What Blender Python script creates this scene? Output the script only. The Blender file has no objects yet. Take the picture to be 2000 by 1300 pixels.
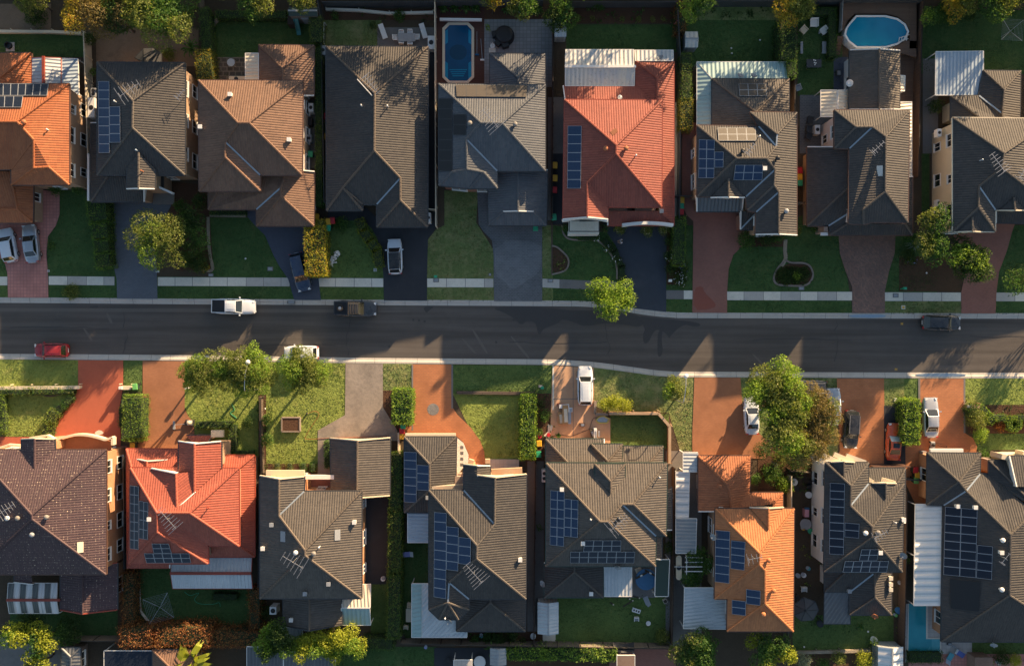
import bpy, math, random
import numpy as np
from mathutils import Vector, Matrix

random.seed(7); rng = np.random.default_rng(11)
SC = bpy.context.scene
COL = SC.collection
# ---------------------------------------------------------------- camera
CAM_H = 100.0            # metres above the ground, looking straight down
PXM = 16.0               # photo pixels per metre on the ground
cam_d = bpy.data.cameras.new('camera'); cam = bpy.data.objects.new('camera', cam_d); COL.objects.link(cam)
cam.location = (0, 0, CAM_H); cam.rotation_euler = (0, 0, 0)
cam_d.sensor_width = 36.0; cam_d.lens = 36.0 * CAM_H / 125.0
cam_d.clip_start = 1.0; cam_d.clip_end = 5000.0
SC.camera = cam
# ---------------------------------------------------------------- world and sun
SUN_EL, SUN_AZ = math.radians(12.6), math.radians(35.5)      # azimuth from +y (photo top) towards +x
world = bpy.data.worlds.new("World"); SC.world = world; world.use_nodes = True
wn = world.node_tree; wn.nodes.clear()
wo = wn.nodes.new('ShaderNodeOutputWorld'); wb = wn.nodes.new('ShaderNodeBackground')
sky = wn.nodes.new('ShaderNodeTexSky'); sky.sky_type = 'NISHITA'; sky.sun_disc = False
sky.sun_elevation = SUN_EL; sky.sun_rotation = SUN_AZ; sky.air_density = 1.0; sky.dust_density = 1.5; sky.ozone_density = 1.0
wb.inputs['Strength'].default_value = 0.068
wn.links.new(sky.outputs[0], wb.inputs['Color']); wn.links.new(wb.outputs[0], wo.inputs['Surface'])
sd = bpy.data.lights.new('sun', 'SUN'); sd.energy = 5.0; sd.angle = math.radians(0.53); sd.color = (1.0, 0.70, 0.41)
sun = bpy.data.objects.new('sun', sd); COL.objects.link(sun)
SUNDIR = Vector((math.sin(SUN_AZ)*math.cos(SUN_EL), math.cos(SUN_AZ)*math.cos(SUN_EL), math.sin(SUN_EL)))
sun.rotation_euler = SUNDIR.to_track_quat('Z', 'Y').to_euler()
vs = SC.view_settings; vs.view_transform = 'Standard'; vs.look = 'None'; vs.gamma = 1.0; vs.use_curve_mapping = False
vs.exposure = 1.6
SC.render.film_transparent = False
SC.cycles.max_bounces = 6; SC.cycles.diffuse_bounces = 3; SC.cycles.glossy_bounces = 3
SC.cycles.transmission_bounces = 4; SC.cycles.transparent_max_bounces = 6

# ---------------------------------------------------------------- helpers
def W(px, py, h=0.0):
    k = (CAM_H - h) / CAM_H
    return Vector(((px - 1000) / PXM * k, (650 - py) / PXM * k, h))

def tag(o, label=None, cat=None, group=None, kind=None):
    if label: o['label'] = label
    if cat: o['category'] = cat
    if group: o['group'] = group
    if kind: o['kind'] = kind
    return o

def empty(name, loc, label, cat, group=None, rz=0.0):
    o = bpy.data.objects.new(name, None); COL.objects.link(o); o.location = loc; o.rotation_euler = (0, 0, rz)
    o.empty_display_size = 0.3
    return tag(o, label, cat, group)

class MB:
    """collects faces of one mesh; coordinates are world, made local to the parent on build"""
    def __init__(s): s.v = []; s.f = []; s.uv = []; s.mi = []
    def face(s, pts, uv=None, mi=0):
        i = len(s.v); s.v += [tuple(p) for p in pts]; s.f.append(tuple(range(i, i + len(pts))))
        s.uv += uv if uv else [(0, 0)] * len(pts); s.mi.append(mi); return s
    def box(s, c, d, rz=0.0, mi=0, taper=1.0):
        cx, cy, cz = c; a, b, h = d[0]/2, d[1]/2, d[2]/2
        co, si = math.cos(rz), math.sin(rz); P = []
        for z in (-1, 1):
            t = taper if z > 0 else 1
            for x, y in ((-a, -b), (a, -b), (a, b), (-a, b)):
                x *= t; y *= t
                P.append((cx + x*co - y*si, cy + x*si + y*co, cz + z*h))
        for q in ((0,1,2,3)[::-1], (4,5,6,7), (0,1,5,4), (1,2,6,5), (2,3,7,6), (3,0,4,7)):
            s.face([P[k] for k in q], None, mi)
        return s
    def bar(s, p, q, w, h=None, mi=0, up=Vector((0, 0, 1))):
        p, q = Vector(p), Vector(q); d = (q - p)
        if d.length < 1e-6: return s
        d.normalize(); h = h or w
        x = d.cross(up)
        if x.length < 1e-3: x = d.cross(Vector((0, 1, 0)))
        x.normalize(); y = x.cross(d); x *= w/2; y *= h/2
        A = [p - x - y, p + x - y, p + x + y, p - x + y]; B = [q - x - y, q + x - y, q + x + y, q - x + y]
        s.face(A, None, mi); s.face(B[::-1], None, mi)
        for k in range(4): s.face([A[k], B[k], B[(k+1) % 4], A[(k+1) % 4]][::-1], None, mi)
        return s
    def tube(s, pts, rs, n=8, mi=0, cap=True):
        pts = [Vector(p) for p in pts]; rings = []
        for i, p in enumerate(pts):
            d = (pts[min(i+1, len(pts)-1)] - pts[max(i-1, 0)]).normalized()
            x = d.cross(Vector((0, 0, 1)))
            if x.length < 1e-3: x = Vector((1, 0, 0))
            x.normalize(); y = x.cross(d); r = rs[i] if isinstance(rs, (list, tuple)) else rs
            rings.append([p + (x*math.cos(2*math.pi*k/n) + y*math.sin(2*math.pi*k/n))*r for k in range(n)])
        for a, b in zip(rings, rings[1:]):
            for k in range(n): s.face([a[k], a[(k+1) % n], b[(k+1) % n], b[k]], None, mi)
        if cap: s.face(rings[0][::-1], None, mi); s.face(rings[-1], None, mi)
        return s
    def lathe(s, c, prof, n=16, mi=0):
        c = Vector(c); rings = [[c + Vector((r*math.cos(2*math.pi*k/n), r*math.sin(2*math.pi*k/n), z)) for k in range(n)] for r, z in prof]
        for a, b in zip(rings, rings[1:]):
            for k in range(n): s.face([a[k], a[(k+1) % n], b[(k+1) % n], b[k]], None, mi)
        s.face(rings[0][::-1], None, mi); s.face(rings[-1], None, mi); return s
    def prism(s, poly, z0, z1, mi=0, bottom=True):
        n = len(poly); A = [Vector((p[0], p[1], z0)) for p in poly]; B = [Vector((p[0], p[1], z1)) for p in poly]
        ar = sum(poly[i][0]*poly[(i+1) % n][1] - poly[(i+1) % n][0]*poly[i][1] for i in range(n))
        if ar < 0: A.reverse(); B.reverse()
        s.face(B, [(p[0], p[1]) for p in B], mi)
        if bottom: s.face(A[::-1], None, mi)
        for i in range(n):
            j = (i+1) % n; L = (A[j]-A[i]).length
            s.face([A[i], A[j], B[j], B[i]], [(0, z0), (L, z0), (L, z1), (0, z1)], mi)
        return s
    def build(s, name, mats, parent=None, smooth=False, weld=False):
        off = Vector((0, 0, 0)); inv = None
        if parent is not None:
            bpy_m = Matrix.LocRotScale(parent.location, parent.rotation_euler, None)
            if parent.parent is not None:
                g = parent.parent; bpy_m = Matrix.LocRotScale(g.location, g.rotation_euler, None) @ bpy_m
            inv = bpy_m.inverted()
        vv = [inv @ Vector(p) for p in s.v] if inv is not None else s.v
        me = bpy.data.meshes.new(name); me.from_pydata([tuple(p) for p in vv], [], s.f)
        uvl = me.uv_layers.new(name='uv'); uvl.data.foreach_set('uv', [c for t in s.uv for c in t])
        if not isinstance(mats, (list, tuple)): mats = [mats]
        for m in mats: me.materials.append(m)
        me.polygons.foreach_set('material_index', s.mi)
        if weld:
            import bmesh
            b = bmesh.new(); b.from_mesh(me); bmesh.ops.remove_doubles(b, verts=b.verts, dist=1e-4)
            bmesh.ops.recalc_face_normals(b, faces=b.faces); b.to_mesh(me); b.free()
        if smooth: me.polygons.foreach_set('use_smooth', [True]*len(me.polygons))
        me.update()
        o = bpy.data.objects.new(name, me); COL.objects.link(o)
        if parent is not None: o.parent = parent
        return o

def copy_tree(o, parent=None):
    c = o.copy(); COL.objects.link(c)
    if parent is not None: c.parent = parent
    for ch in list(o.children): copy_tree(ch, c)
    return c

# ---------------------------------------------------------------- materials
MATS = {}
def newmat(name):
    m = bpy.data.materials.new(name); m.use_nodes = True
    return m, m.node_tree, m.node_tree.nodes['Principled BSDF']
def nd(nt, t, **kw):
    n = nt.nodes.new(t)
    for k, v in kw.items():
        if k.startswith('i_'):
            key = k[2:]; key = int(key) if key.isdigit() else key.replace('_', ' ')
            n.inputs[key].default_value = v
        else: setattr(n, k, v)
    return n
def rgba(c): return (c[0], c[1], c[2], 1.0)
def math_n(nt, op, a, b=None):
    n = nt.nodes.new('ShaderNodeMath'); n.operation = op
    for i, x in enumerate((a, b)):
        if x is None: continue
        if isinstance(x, (int, float)): n.inputs[i].default_value = x
        else: nt.links.new(x, n.inputs[i])
    return n.outputs[0]
def mixc(nt, f, a, b, mode='MIX'):
    n = nt.nodes.new('ShaderNodeMix'); n.data_type = 'RGBA'; n.blend_type = mode
    for idx, x in ((0, f), (6, a), (7, b)):
        if isinstance(x, (int, float)): n.inputs[idx].default_value = x
        elif isinstance(x, tuple): n.inputs[idx].default_value = rgba(x)
        else: nt.links.new(x, n.inputs[idx])
    return n.outputs[2]
def pos(nt): return nt.nodes.new('ShaderNodeNewGeometry').outputs['Position']
def noise(nt, vec, scale, detail=4.0, rough=0.55):
    n = nd(nt, 'ShaderNodeTexNoise', i_Scale=scale, i_Detail=detail, i_Roughness=rough); nt.links.new(vec, n.inputs['Vector']); return n.outputs['Fac']
def ramp(nt, f, a, b):
    n = nd(nt, 'ShaderNodeMapRange'); n.inputs['From Min'].default_value = a; n.inputs['From Max'].default_value = b
    nt.links.new(f, n.inputs['Value']); return n.outputs['Result']
def bump(nt, bs, h, strength=0.5, dist=0.02):
    n = nd(nt, 'ShaderNodeBump', i_Strength=strength, i_Distance=dist); nt.links.new(h, n.inputs['Height']); nt.links.new(n.outputs[0], bs.inputs['Normal'])

def plain(name, c, rough=0.6, metal=0.0, var=0.12, scale=3.0, spec=None, c2=None):
    if name in MATS: return MATS[name]
    m, nt, bs = newmat(name); bs.inputs['Roughness'].default_value = rough; bs.inputs['Metallic'].default_value = metal
    if spec is not None: bs.inputs['Specular IOR Level'].default_value = spec
    p = pos(nt); f = ramp(nt, noise(nt, p, scale), 0.3, 0.7)
    d = c2 or tuple(x*(1-var) for x in c); nt.links.new(mixc(nt, f, d, c), bs.inputs['Base Color'])
    MATS[name] = m; return m

def tilemat(name, c1, c2, lichen=None, rib=0.28, course=0.36, strength=0.5, rough=0.75, metal=False):
    m, nt, bs = newmat(name); bs.inputs['Roughness'].default_value = rough
    uv = nd(nt, 'ShaderNodeUVMap'); sp = nd(nt, 'ShaderNodeSeparateXYZ'); nt.links.new(uv.outputs[0], sp.inputs[0])
    u = math_n(nt, 'DIVIDE', sp.outputs[0], rib); v = math_n(nt, 'DIVIDE', sp.outputs[1], course)
    s = math_n(nt, 'ABSOLUTE', math_n(nt, 'SINE', math_n(nt, 'MULTIPLY', u, math.pi)))
    saw = math_n(nt, 'FRACT', v)
    cmb = nd(nt, 'ShaderNodeCombineXYZ'); nt.links.new(math_n(nt, 'FLOOR', u), cmb.inputs[0]); nt.links.new(math_n(nt, 'FLOOR', v), cmb.inputs[1])
    wnz = nd(nt, 'ShaderNodeTexWhiteNoise'); nt.links.new(cmb.outputs[0], wnz.inputs['Vector'])
    p = pos(nt); big = ramp(nt, noise(nt, p, 0.35, 5), 0.3, 0.7)
    f = math_n(nt, 'ADD', math_n(nt, 'MULTIPLY', wnz.outputs['Value'], 0.0 if metal else 0.55), math_n(nt, 'MULTIPLY', big, 0.45))
    col = mixc(nt, f, c1, c2)
    mp = nd(nt, 'ShaderNodeMapping'); mp.inputs['Scale'].default_value = (1.6, .22, 1); nt.links.new(uv.outputs[0], mp.inputs[0])
    st = math_n(nt, 'MULTIPLY', ramp(nt, noise(nt, mp.outputs[0], 1.0, 6, .65), .42, .78), .5)
    col = mixc(nt, st, col, tuple(x*.55+.012 for x in c1))
    pt = math_n(nt, 'MULTIPLY', ramp(nt, noise(nt, p, 1.7, 6, .7), .55, .72), .35); col = mixc(nt, pt, col, tuple(x*1.15+.025 for x in c2))
    if lichen:
        g = ramp(nt, noise(nt, p, 7.0, 2), 0.60, 0.68); g2 = math_n(nt, 'MULTIPLY', g, math_n(nt, 'GREATER_THAN', saw, 0.72))
        col = mixc(nt, g2, col, lichen)
    nt.links.new(col, bs.inputs['Base Color'])
    h = math_n(nt, 'ADD', math_n(nt, 'MULTIPLY', s, 1.0), math_n(nt, 'MULTIPLY', saw, 0.0 if metal else -0.45))
    bump(nt, bs, h, strength, 0.07)
    MATS[name] = m; return m

def corrugated(name, c1, c2, rib=0.42, rough=0.4, metal=0.0, strength=0.8, trans=0.0, stain=0.25, dist=0.06):
    m, nt, bs = newmat(name); bs.inputs['Roughness'].default_value = rough; bs.inputs['Metallic'].default_value = metal
    uv = nd(nt, 'ShaderNodeUVMap'); sp = nd(nt, 'ShaderNodeSeparateXYZ'); nt.links.new(uv.outputs[0], sp.inputs[0])
    u = math_n(nt, 'DIVIDE', sp.outputs[0], rib)
    s = math_n(nt, 'SINE', math_n(nt, 'MULTIPLY', u, 2*math.pi))
    s = math_n(nt, 'SMOOTH_MIN', math_n(nt, 'SMOOTH_MAX', s, -0.6), 0.6)
    p = pos(nt); wt = nd(nt, 'ShaderNodeTexWhiteNoise', noise_dimensions='1D'); nt.links.new(math_n(nt, 'FLOOR', math_n(nt, 'DIVIDE', sp.outputs[0], 0.84)), wt.inputs['W'])
    f = math_n(nt, 'ADD', math_n(nt, 'MULTIPLY', wt.outputs['Value'], 0.5), math_n(nt, 'MULTIPLY', ramp(nt, noise(nt, p, 0.8, 5), 0.3, 0.7), 0.5))
    col = mixc(nt, f, c1, c2)
    dirt = math_n(nt, 'MULTIPLY', ramp(nt, noise(nt, p, 5.0, 3), 0.6, 0.7), stain)
    nt.links.new(mixc(nt, dirt, col, (0.06, 0.06, 0.055)), bs.inputs['Base Color'])
    bump(nt, bs, s, strength, dist)
    if trans: bs.inputs['Transmission Weight'].default_value = trans
    MATS[name] = m; return m

def brickmat(name, c1, c2, mortar, bw=0.23, bh=0.076, ms=0.012, rough=0.85, wall=True, off=0.5, strength=0.4, blot=0.35, rot=0.0):
    m, nt, bs = newmat(name); bs.inputs['Roughness'].default_value = rough
    b = nd(nt, 'ShaderNodeTexBrick', offset=off); b.inputs['Scale'].default_value = 1.0
    b.inputs['Brick Width'].default_value = bw; b.inputs['Row Height'].default_value = bh; b.inputs['Mortar Size'].default_value = ms
    b.inputs['Color1'].default_value = rgba(c1); b.inputs['Color2'].default_value = rgba(c2); b.inputs['Mortar'].default_value = rgba(mortar)
    p = pos(nt)
    if wall: src = nd(nt, 'ShaderNodeUVMap').outputs[0]
    else: src = p
    if rot:
        mp = nd(nt, 'ShaderNodeMapping'); mp.inputs['Rotation'].default_value = (0, 0, rot); nt.links.new(src, mp.inputs[0]); src = mp.outputs[0]
    nt.links.new(src, b.inputs['Vector'])
    bl = ramp(nt, noise(nt, p, 0.5, 6), 0.35, 0.75)
    fine = ramp(nt, noise(nt, p, 6.0, 3), 0.3, 0.7)
    dk = tuple(0.45*(x+y)/2 for x, y in zip(c1, c2))
    col = mixc(nt, math_n(nt, 'MULTIPLY', bl, blot), b.outputs['Color'], dk)
    col = mixc(nt, math_n(nt, 'MULTIPLY', fine, 0.18), col, mortar)
    nt.links.new(col, bs.inputs['Base Color']); bump(nt, bs, b.outputs['Fac'], -strength, 0.012)
    MATS[name] = m; return m

def groundmat(name, c1, c2, c3=None, s1=0.25, s2=3.0, s3=14.0, bmp=0.6, dist=0.05, rough=0.95, dry=(0.52, 0.70), drystr=0.7, streak=0):
    m, nt, bs = newmat(name); bs.inputs['Roughness'].default_value = rough; bs.inputs['Specular IOR Level'].default_value = 0.2
    p = pos(nt); f1 = ramp(nt, noise(nt, p, s1, 5), 0.3, 0.7); f2 = ramp(nt, noise(nt, p, s2, 4, 0.65), 0.3, 0.7); f3 = noise(nt, p, s3, 3, 0.7)
    f = math_n(nt, 'ADD', math_n(nt, 'MULTIPLY', f1, 0.55), math_n(nt, 'MULTIPLY', f2, 0.45))
    col = mixc(nt, f, c1, c2)
    if c3:
        d = math_n(nt, 'MULTIPLY', ramp(nt, noise(nt, p, 0.55, 7, 0.68), dry[0], dry[1]), drystr)
        col = mixc(nt, d, col, c3)
    spk = ramp(nt, f3, 0.25, 0.75)
    col = mixc(nt, math_n(nt, 'MULTIPLY', spk, 0.5), col, tuple(x*1.7 for x in c2))
    nt.links.new(col, bs.inputs['Base Color'])
    hh = math_n(nt, 'ADD', f3, math_n(nt, 'MULTIPLY', f2, 0.8))
    if streak:
        mp = nd(nt, 'ShaderNodeMapping'); mp.inputs['Scale'].default_value = (.035, 1, 1); nt.links.new(p, mp.inputs[0])
        q = ramp(nt, noise(nt, mp.outputs[0], 1.1, 5, .6), .35, .7)
        nt.links.new(mixc(nt, math_n(nt, 'MULTIPLY', q, streak), bs.inputs['Base Color'].links[0].from_socket, tuple(x*.62 for x in c1)), bs.inputs['Base Color'])
    bump(nt, bs, hh, bmp, dist)
    MATS[name] = m; return m

def leafmat(name, a, b, c, trans=0.45, hi=0.78):
    m, nt, bs = newmat(name); bs.inputs['Roughness'].default_value = 0.55; bs.inputs['Specular IOR Level'].default_value = 0.25
    g = nd(nt, 'ShaderNodeNewGeometry'); r = g.outputs['Random Per Island']
    n = ramp(nt, noise(nt, g.outputs['Position'], 0.9, 3), 0.3, 0.7)
    col = mixc(nt, math_n(nt, 'ADD', math_n(nt, 'MULTIPLY', r, 0.6), math_n(nt, 'MULTIPLY', n, 0.4)), a, b)
    wn_ = nd(nt, 'ShaderNodeTexWhiteNoise', noise_dimensions='1D'); nt.links.new(r, wn_.inputs['W'])
    col = mixc(nt, math_n(nt, 'GREATER_THAN', wn_.outputs['Value'], hi), col, c)
    nt.links.new(col, bs.inputs['Base Color'])
    tr = nd(nt, 'ShaderNodeBsdfTranslucent'); nt.links.new(mixc(nt, 1.0, col, (1.5, 1.45, 0.7), 'MULTIPLY'), tr.inputs['Color'])
    mx = nd(nt, 'ShaderNodeMixShader', i_0=trans); out = nt.nodes['Material Output']
    nt.links.new(bs.outputs[0], mx.inputs[1]); nt.links.new(tr.outputs[0], mx.inputs[2]); nt.links.new(mx.outputs[0], out.inputs['Surface'])
    MATS[name] = m; return m

def carpaint(name, c, rough=0.25, metal=0.0, coat=0.6):
    if name in MATS: return MATS[name]
    m, nt, bs = newmat(name); bs.inputs['Roughness'].default_value = rough; bs.inputs['Metallic'].default_value = metal
    bs.inputs['Coat Weight'].default_value = coat; bs.inputs['Coat Roughness'].default_value = 0.08
    p = pos(nt); f = ramp(nt, noise(nt, p, 1.3, 5), 0.35, 0.75)
    nt.links.new(mixc(nt, math_n(nt, 'MULTIPLY', f, 0.12), c, (0.25, 0.22, 0.18)), bs.inputs['Base Color'])
    nt.links.new(math_n(nt, 'ADD', math_n(nt, 'MULTIPLY', f, 0.12), rough), bs.inputs['Roughness'])
    MATS[name] = m; return m

def solarmat(name, c1, c2, line):
    m, nt, bs = newmat(name); bs.inputs['Roughness'].default_value = 0.22; bs.inputs['Specular IOR Level'].default_value = 0.4
    uv = nd(nt, 'ShaderNodeUVMap'); b = nd(nt, 'ShaderNodeTexBrick', offset=0.0); b.inputs['Scale'].default_value = 1.0
    b.inputs['Brick Width'].default_value = 0.166; b.inputs['Row Height'].default_value = 0.166; b.inputs['Mortar Size'].default_value = 0.012
    b.inputs['Color1'].default_value = rgba(c1); b.inputs['Color2'].default_value = rgba(c2); b.inputs['Mortar'].default_value = rgba(line)
    nt.links.new(uv.outputs[0], b.inputs['Vector']); nt.links.new(b.outputs['Color'], bs.inputs['Base Color'])
    MATS[name] = m; return m

# roofs
M = MATS
tilemat('charcoal_tile', (0.040, 0.038, 0.038), (0.070, 0.064, 0.059), strength=0.62)
tilemat('grey_tile', (0.074, 0.065, 0.057), (0.118, 0.103, 0.089), strength=0.62)
tilemat('cap_tan', (0.10, 0.080, 0.064), (0.135, 0.11, 0.088))
tilemat('brown_tile', (0.135, 0.076, 0.050), (0.205, 0.118, 0.078))
tilemat('orange_tile', (0.30, 0.092, 0.034), (0.40, 0.136, 0.050))
tilemat('terracotta_tile', (0.33, 0.115, 0.05), (0.44, 0.165, 0.072))
tilemat('bright_orange_tile', (0.40, 0.148, 0.055), (0.52, 0.205, 0.078))
tilemat('scarlet_tile', (0.31, 0.074, 0.045), (0.40, 0.106, 0.066))
tilemat('red_tile', (0.225, 0.056, 0.038), (0.30, 0.082, 0.055))
tilemat('plum_tile', (0.060, 0.036, 0.042), (0.092, 0.056, 0.060), lichen=(0.55, 0.44, 0.33))
tilemat('slate_blue_tile', (0.075, 0.085, 0.10), (0.11, 0.118, 0.13))
corrugated('pale_metal', (0.42, 0.47, 0.50), (0.56, 0.60, 0.62))
corrugated('cream_metal', (0.62, 0.55, 0.42), (0.72, 0.66, 0.54))
corrugated('white_metal', (0.66, 0.68, 0.68), (0.78, 0.78, 0.76), rib=0.9, dist=0.12, strength=1.0, stain=0.1)
corrugated('blue_metal', (0.30, 0.38, 0.46), (0.38, 0.47, 0.56))
corrugated('clear_sheet', (0.42, 0.46, 0.50), (0.66, 0.62, 0.52), rib=0.5, stain=0.5)
corrugated('green_sheet', (0.26, 0.40, 0.40), (0.34, 0.48, 0.48), rib=0.5)
corrugated('dark_metal', (0.10, 0.11, 0.12), (0.14, 0.15, 0.16))
corrugated('grey_metal', (0.26, 0.29, 0.31), (0.34, 0.37, 0.39))
corrugated('striped_dark', (0.10, 0.12, 0.12), (0.14, 0.155, 0.15))
# walls
brickmat('brick_tan', (0.42, 0.24, 0.13), (0.34, 0.18, 0.095), (0.42, 0.36, 0.28))
brickmat('brick_orange', (0.52, 0.20, 0.07), (0.42, 0.15, 0.05), (0.45, 0.33, 0.22))
brickmat('brick_red', (0.30, 0.085, 0.045), (0.24, 0.065, 0.035), (0.33, 0.25, 0.20))
brickmat('brick_brown', (0.20, 0.11, 0.075), (0.16, 0.09, 0.06), (0.28, 0.23, 0.19))
plain('render_white', (0.72, 0.72, 0.70), 0.8, var=0.06, scale=0.6)
plain('render_pink', (0.68, 0.58, 0.53), 0.8, var=0.06, scale=0.6)
plain('render_cream', (0.62, 0.52, 0.36), 0.8, var=0.08, scale=0.6)
plain('trim_white', (0.78, 0.77, 0.73), 0.5, var=0.04)
plain('trim_cream', (0.70, 0.60, 0.44), 0.5, var=0.05)
plain('trim_dark', (0.045, 0.047, 0.05), 0.45)
plain('trim_green', (0.03, 0.055, 0.045), 0.45)
plain('trim_red', (0.30, 0.06, 0.035), 0.5)
plain('trim_brown', (0.10, 0.055, 0.04), 0.5)
plain('valley_metal', (0.36, 0.42, 0.47), 0.35, 0.4)
plain('steel', (0.55, 0.56, 0.57), 0.35, 0.7)
plain('vent_grey', (0.24, 0.225, 0.205), 0.6, 0.0)
plain('white_plastic', (0.78, 0.78, 0.76), 0.4, var=0.04)
plain('grey_plastic', (0.32, 0.34, 0.36), 0.5)
plain('black_plastic', (0.018, 0.018, 0.02), 0.45)
plain('rubber', (0.02, 0.02, 0.02), 0.8)
plain('window_glass', (0.014, 0.018, 0.02), 0.05, var=0.3, scale=0.8, spec=0.8)
plain('solar_frame', (0.40, 0.42, 0.45), 0.4, 0.3)
solarmat('solar_blue', (0.015, 0.034, 0.080), (0.018, 0.040, 0.092), (0.05, 0.08, 0.13))
solarmat('solar_black', (0.011, 0.016, 0.028), (0.013, 0.019, 0.032), (0.02, 0.027, 0.042))
plain('pool_mat_black', (0.014, 0.015, 0.017), 0.5)
plain('pool_mat_tan', (0.06, 0.05, 0.04), 0.6, scale=8)
# ---------------------------------------------------------------- ground materials
groundmat('soil', (0.048, 0.036, 0.025), (0.088, 0.067, 0.046), s1=0.4)
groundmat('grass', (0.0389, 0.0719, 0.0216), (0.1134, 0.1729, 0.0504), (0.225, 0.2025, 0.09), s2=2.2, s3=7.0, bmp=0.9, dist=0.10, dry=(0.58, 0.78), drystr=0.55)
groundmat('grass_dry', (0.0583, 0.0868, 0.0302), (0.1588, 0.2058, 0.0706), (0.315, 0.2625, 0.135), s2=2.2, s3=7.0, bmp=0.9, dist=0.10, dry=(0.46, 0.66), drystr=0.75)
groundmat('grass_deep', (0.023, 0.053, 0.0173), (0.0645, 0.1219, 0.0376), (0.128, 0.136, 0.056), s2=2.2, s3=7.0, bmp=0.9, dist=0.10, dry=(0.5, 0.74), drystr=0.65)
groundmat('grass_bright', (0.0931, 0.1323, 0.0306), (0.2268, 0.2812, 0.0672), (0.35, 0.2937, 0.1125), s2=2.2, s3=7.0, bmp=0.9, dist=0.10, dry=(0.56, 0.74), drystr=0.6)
groundmat('sandy_dirt', (0.15, 0.105, 0.07), (0.22, 0.155, 0.105), (0.08, 0.06, 0.04), bmp=0.4)
groundmat('mulch', (0.050, 0.028, 0.018), (0.10, 0.055, 0.034), s2=6, s3=22, bmp=0.8)
groundmat('leaf_litter', (0.06, 0.035, 0.02), (0.10, 0.06, 0.035), (0.02, 0.03, 0.012), s2=4, s3=20, bmp=0.9)
groundmat('gravel_white', (0.55, 0.53, 0.49), (0.72, 0.70, 0.66), (0.3, 0.3, 0.3), s2=8, s3=28, bmp=0.9)
groundmat('gravel_grey', (0.12, 0.12, 0.125), (0.19, 0.19, 0.19), (0.30, 0.29, 0.28), s2=8, s3=24, bmp=0.8)
groundmat('asphalt', (0.092, 0.083, 0.076), (0.118, 0.106, 0.095), (0.075, 0.070, 0.066), s1=0.08, s2=0.6, s3=40, bmp=0.35, dist=0.02, rough=0.85, dry=(0.5, 0.75), drystr=0.6, streak=0.7)
groundmat('asphalt_wet', (0.050, 0.048, 0.047), (0.062, 0.058, 0.056), s1=0.3, s2=1.5, s3=40, bmp=0.2, dist=0.01, rough=0.5)
groundmat('asphalt_patch', (0.108, 0.096, 0.086), (0.130, 0.116, 0.103), s1=0.3, s2=1.5, s3=40, bmp=0.3, dist=0.02, rough=0.85)
groundmat('concrete', (0.4941, 0.468, 0.4042), (0.6588, 0.621, 0.528), (0.3477, 0.333, 0.2888), s1=0.3, s2=2.5, s3=18, bmp=0.2, dist=0.01, dry=(0.5, 0.72), drystr=0.6)
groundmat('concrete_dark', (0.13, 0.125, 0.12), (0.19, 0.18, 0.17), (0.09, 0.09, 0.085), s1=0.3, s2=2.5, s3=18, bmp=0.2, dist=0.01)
groundmat('concrete_kerb', (0.36, 0.34, 0.31), (0.46, 0.435, 0.39), (0.22, 0.21, 0.19), s1=0.25, s2=2.5, s3=20, bmp=0.25, dist=0.01, dry=(0.5, 0.72), drystr=0.55)
groundmat('concrete_tan', (0.42, 0.25, 0.15), (0.52, 0.32, 0.20), (0.33, 0.20, 0.13), s1=0.25, s2=1.5, s3=18, bmp=0.15, dist=0.01)
groundmat('aggregate', (0.10, 0.09, 0.082), (0.31, 0.27, 0.23), (0.08, 0.075, 0.07), s1=0.5, s2=2.4, s3=20, bmp=0.5, dist=0.02)
groundmat('coated_navy', (0.033, 0.0405, 0.054), (0.045, 0.054, 0.069), (0.0675, 0.075, 0.09), s1=0.2, s2=1.0, s3=30, bmp=0.3, dist=0.01, rough=0.7)
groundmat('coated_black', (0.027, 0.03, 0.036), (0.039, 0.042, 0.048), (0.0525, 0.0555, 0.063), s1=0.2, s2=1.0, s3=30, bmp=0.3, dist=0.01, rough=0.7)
groundmat('coated_red', (0.31, 0.088, 0.052), (0.39, 0.115, 0.068), (0.25, 0.075, 0.05), s1=0.2, s2=1.5, s3=30, bmp=0.3, dist=0.01)
groundmat('stone_edge', (0.20, 0.17, 0.13), (0.34, 0.29, 0.22), (0.09, 0.08, 0.06), s2=5, s3=20, bmp=0.9)
brickmat('paver_pink', (0.54, 0.225, 0.1875), (0.63, 0.27, 0.225), (0.375, 0.18, 0.15), 0.40, 0.40, 0.03, wall=False, off=0.0, blot=0.55)
brickmat('paver_slate', (0.1275, 0.1455, 0.1725), (0.1575, 0.177, 0.207), (0.0975, 0.108, 0.1275), 0.30, 0.15, 0.02, wall=False, blot=0.25)
brickmat('paver_navy', (0.0675, 0.0825, 0.117), (0.0825, 0.099, 0.135), (0.0525, 0.063, 0.09), 0.30, 0.15, 0.02, wall=False, blot=0.15)
brickmat('paver_charcoal', (0.0975, 0.105, 0.114), (0.1425, 0.15, 0.159), (0.18, 0.1875, 0.195), 0.40, 0.20, 0.03, wall=False, blot=0.45)
brickmat('paver_redbrown', (0.39, 0.1575, 0.1125), (0.315, 0.1275, 0.093), (0.255, 0.135, 0.105), 0.24, 0.12, 0.014, wall=False, blot=0.3)
brickmat('paver_mottled', (0.36, 0.1875, 0.1275), (0.165, 0.105, 0.0825), (0.18, 0.135, 0.12), 0.24, 0.12, 0.014, wall=False, blot=0.5, rot=0.785)
brickmat('paver_orange', (0.54, 0.21, 0.085), (0.46, 0.17, 0.07), (0.36, 0.17, 0.09), 0.40, 0.20, 0.026, wall=False, blot=0.55)
brickmat('paver_terracotta', (0.46, 0.19, 0.085), (0.38, 0.155, 0.07), (0.30, 0.15, 0.09), 0.24, 0.12, 0.016, wall=False, blot=0.55)
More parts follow.
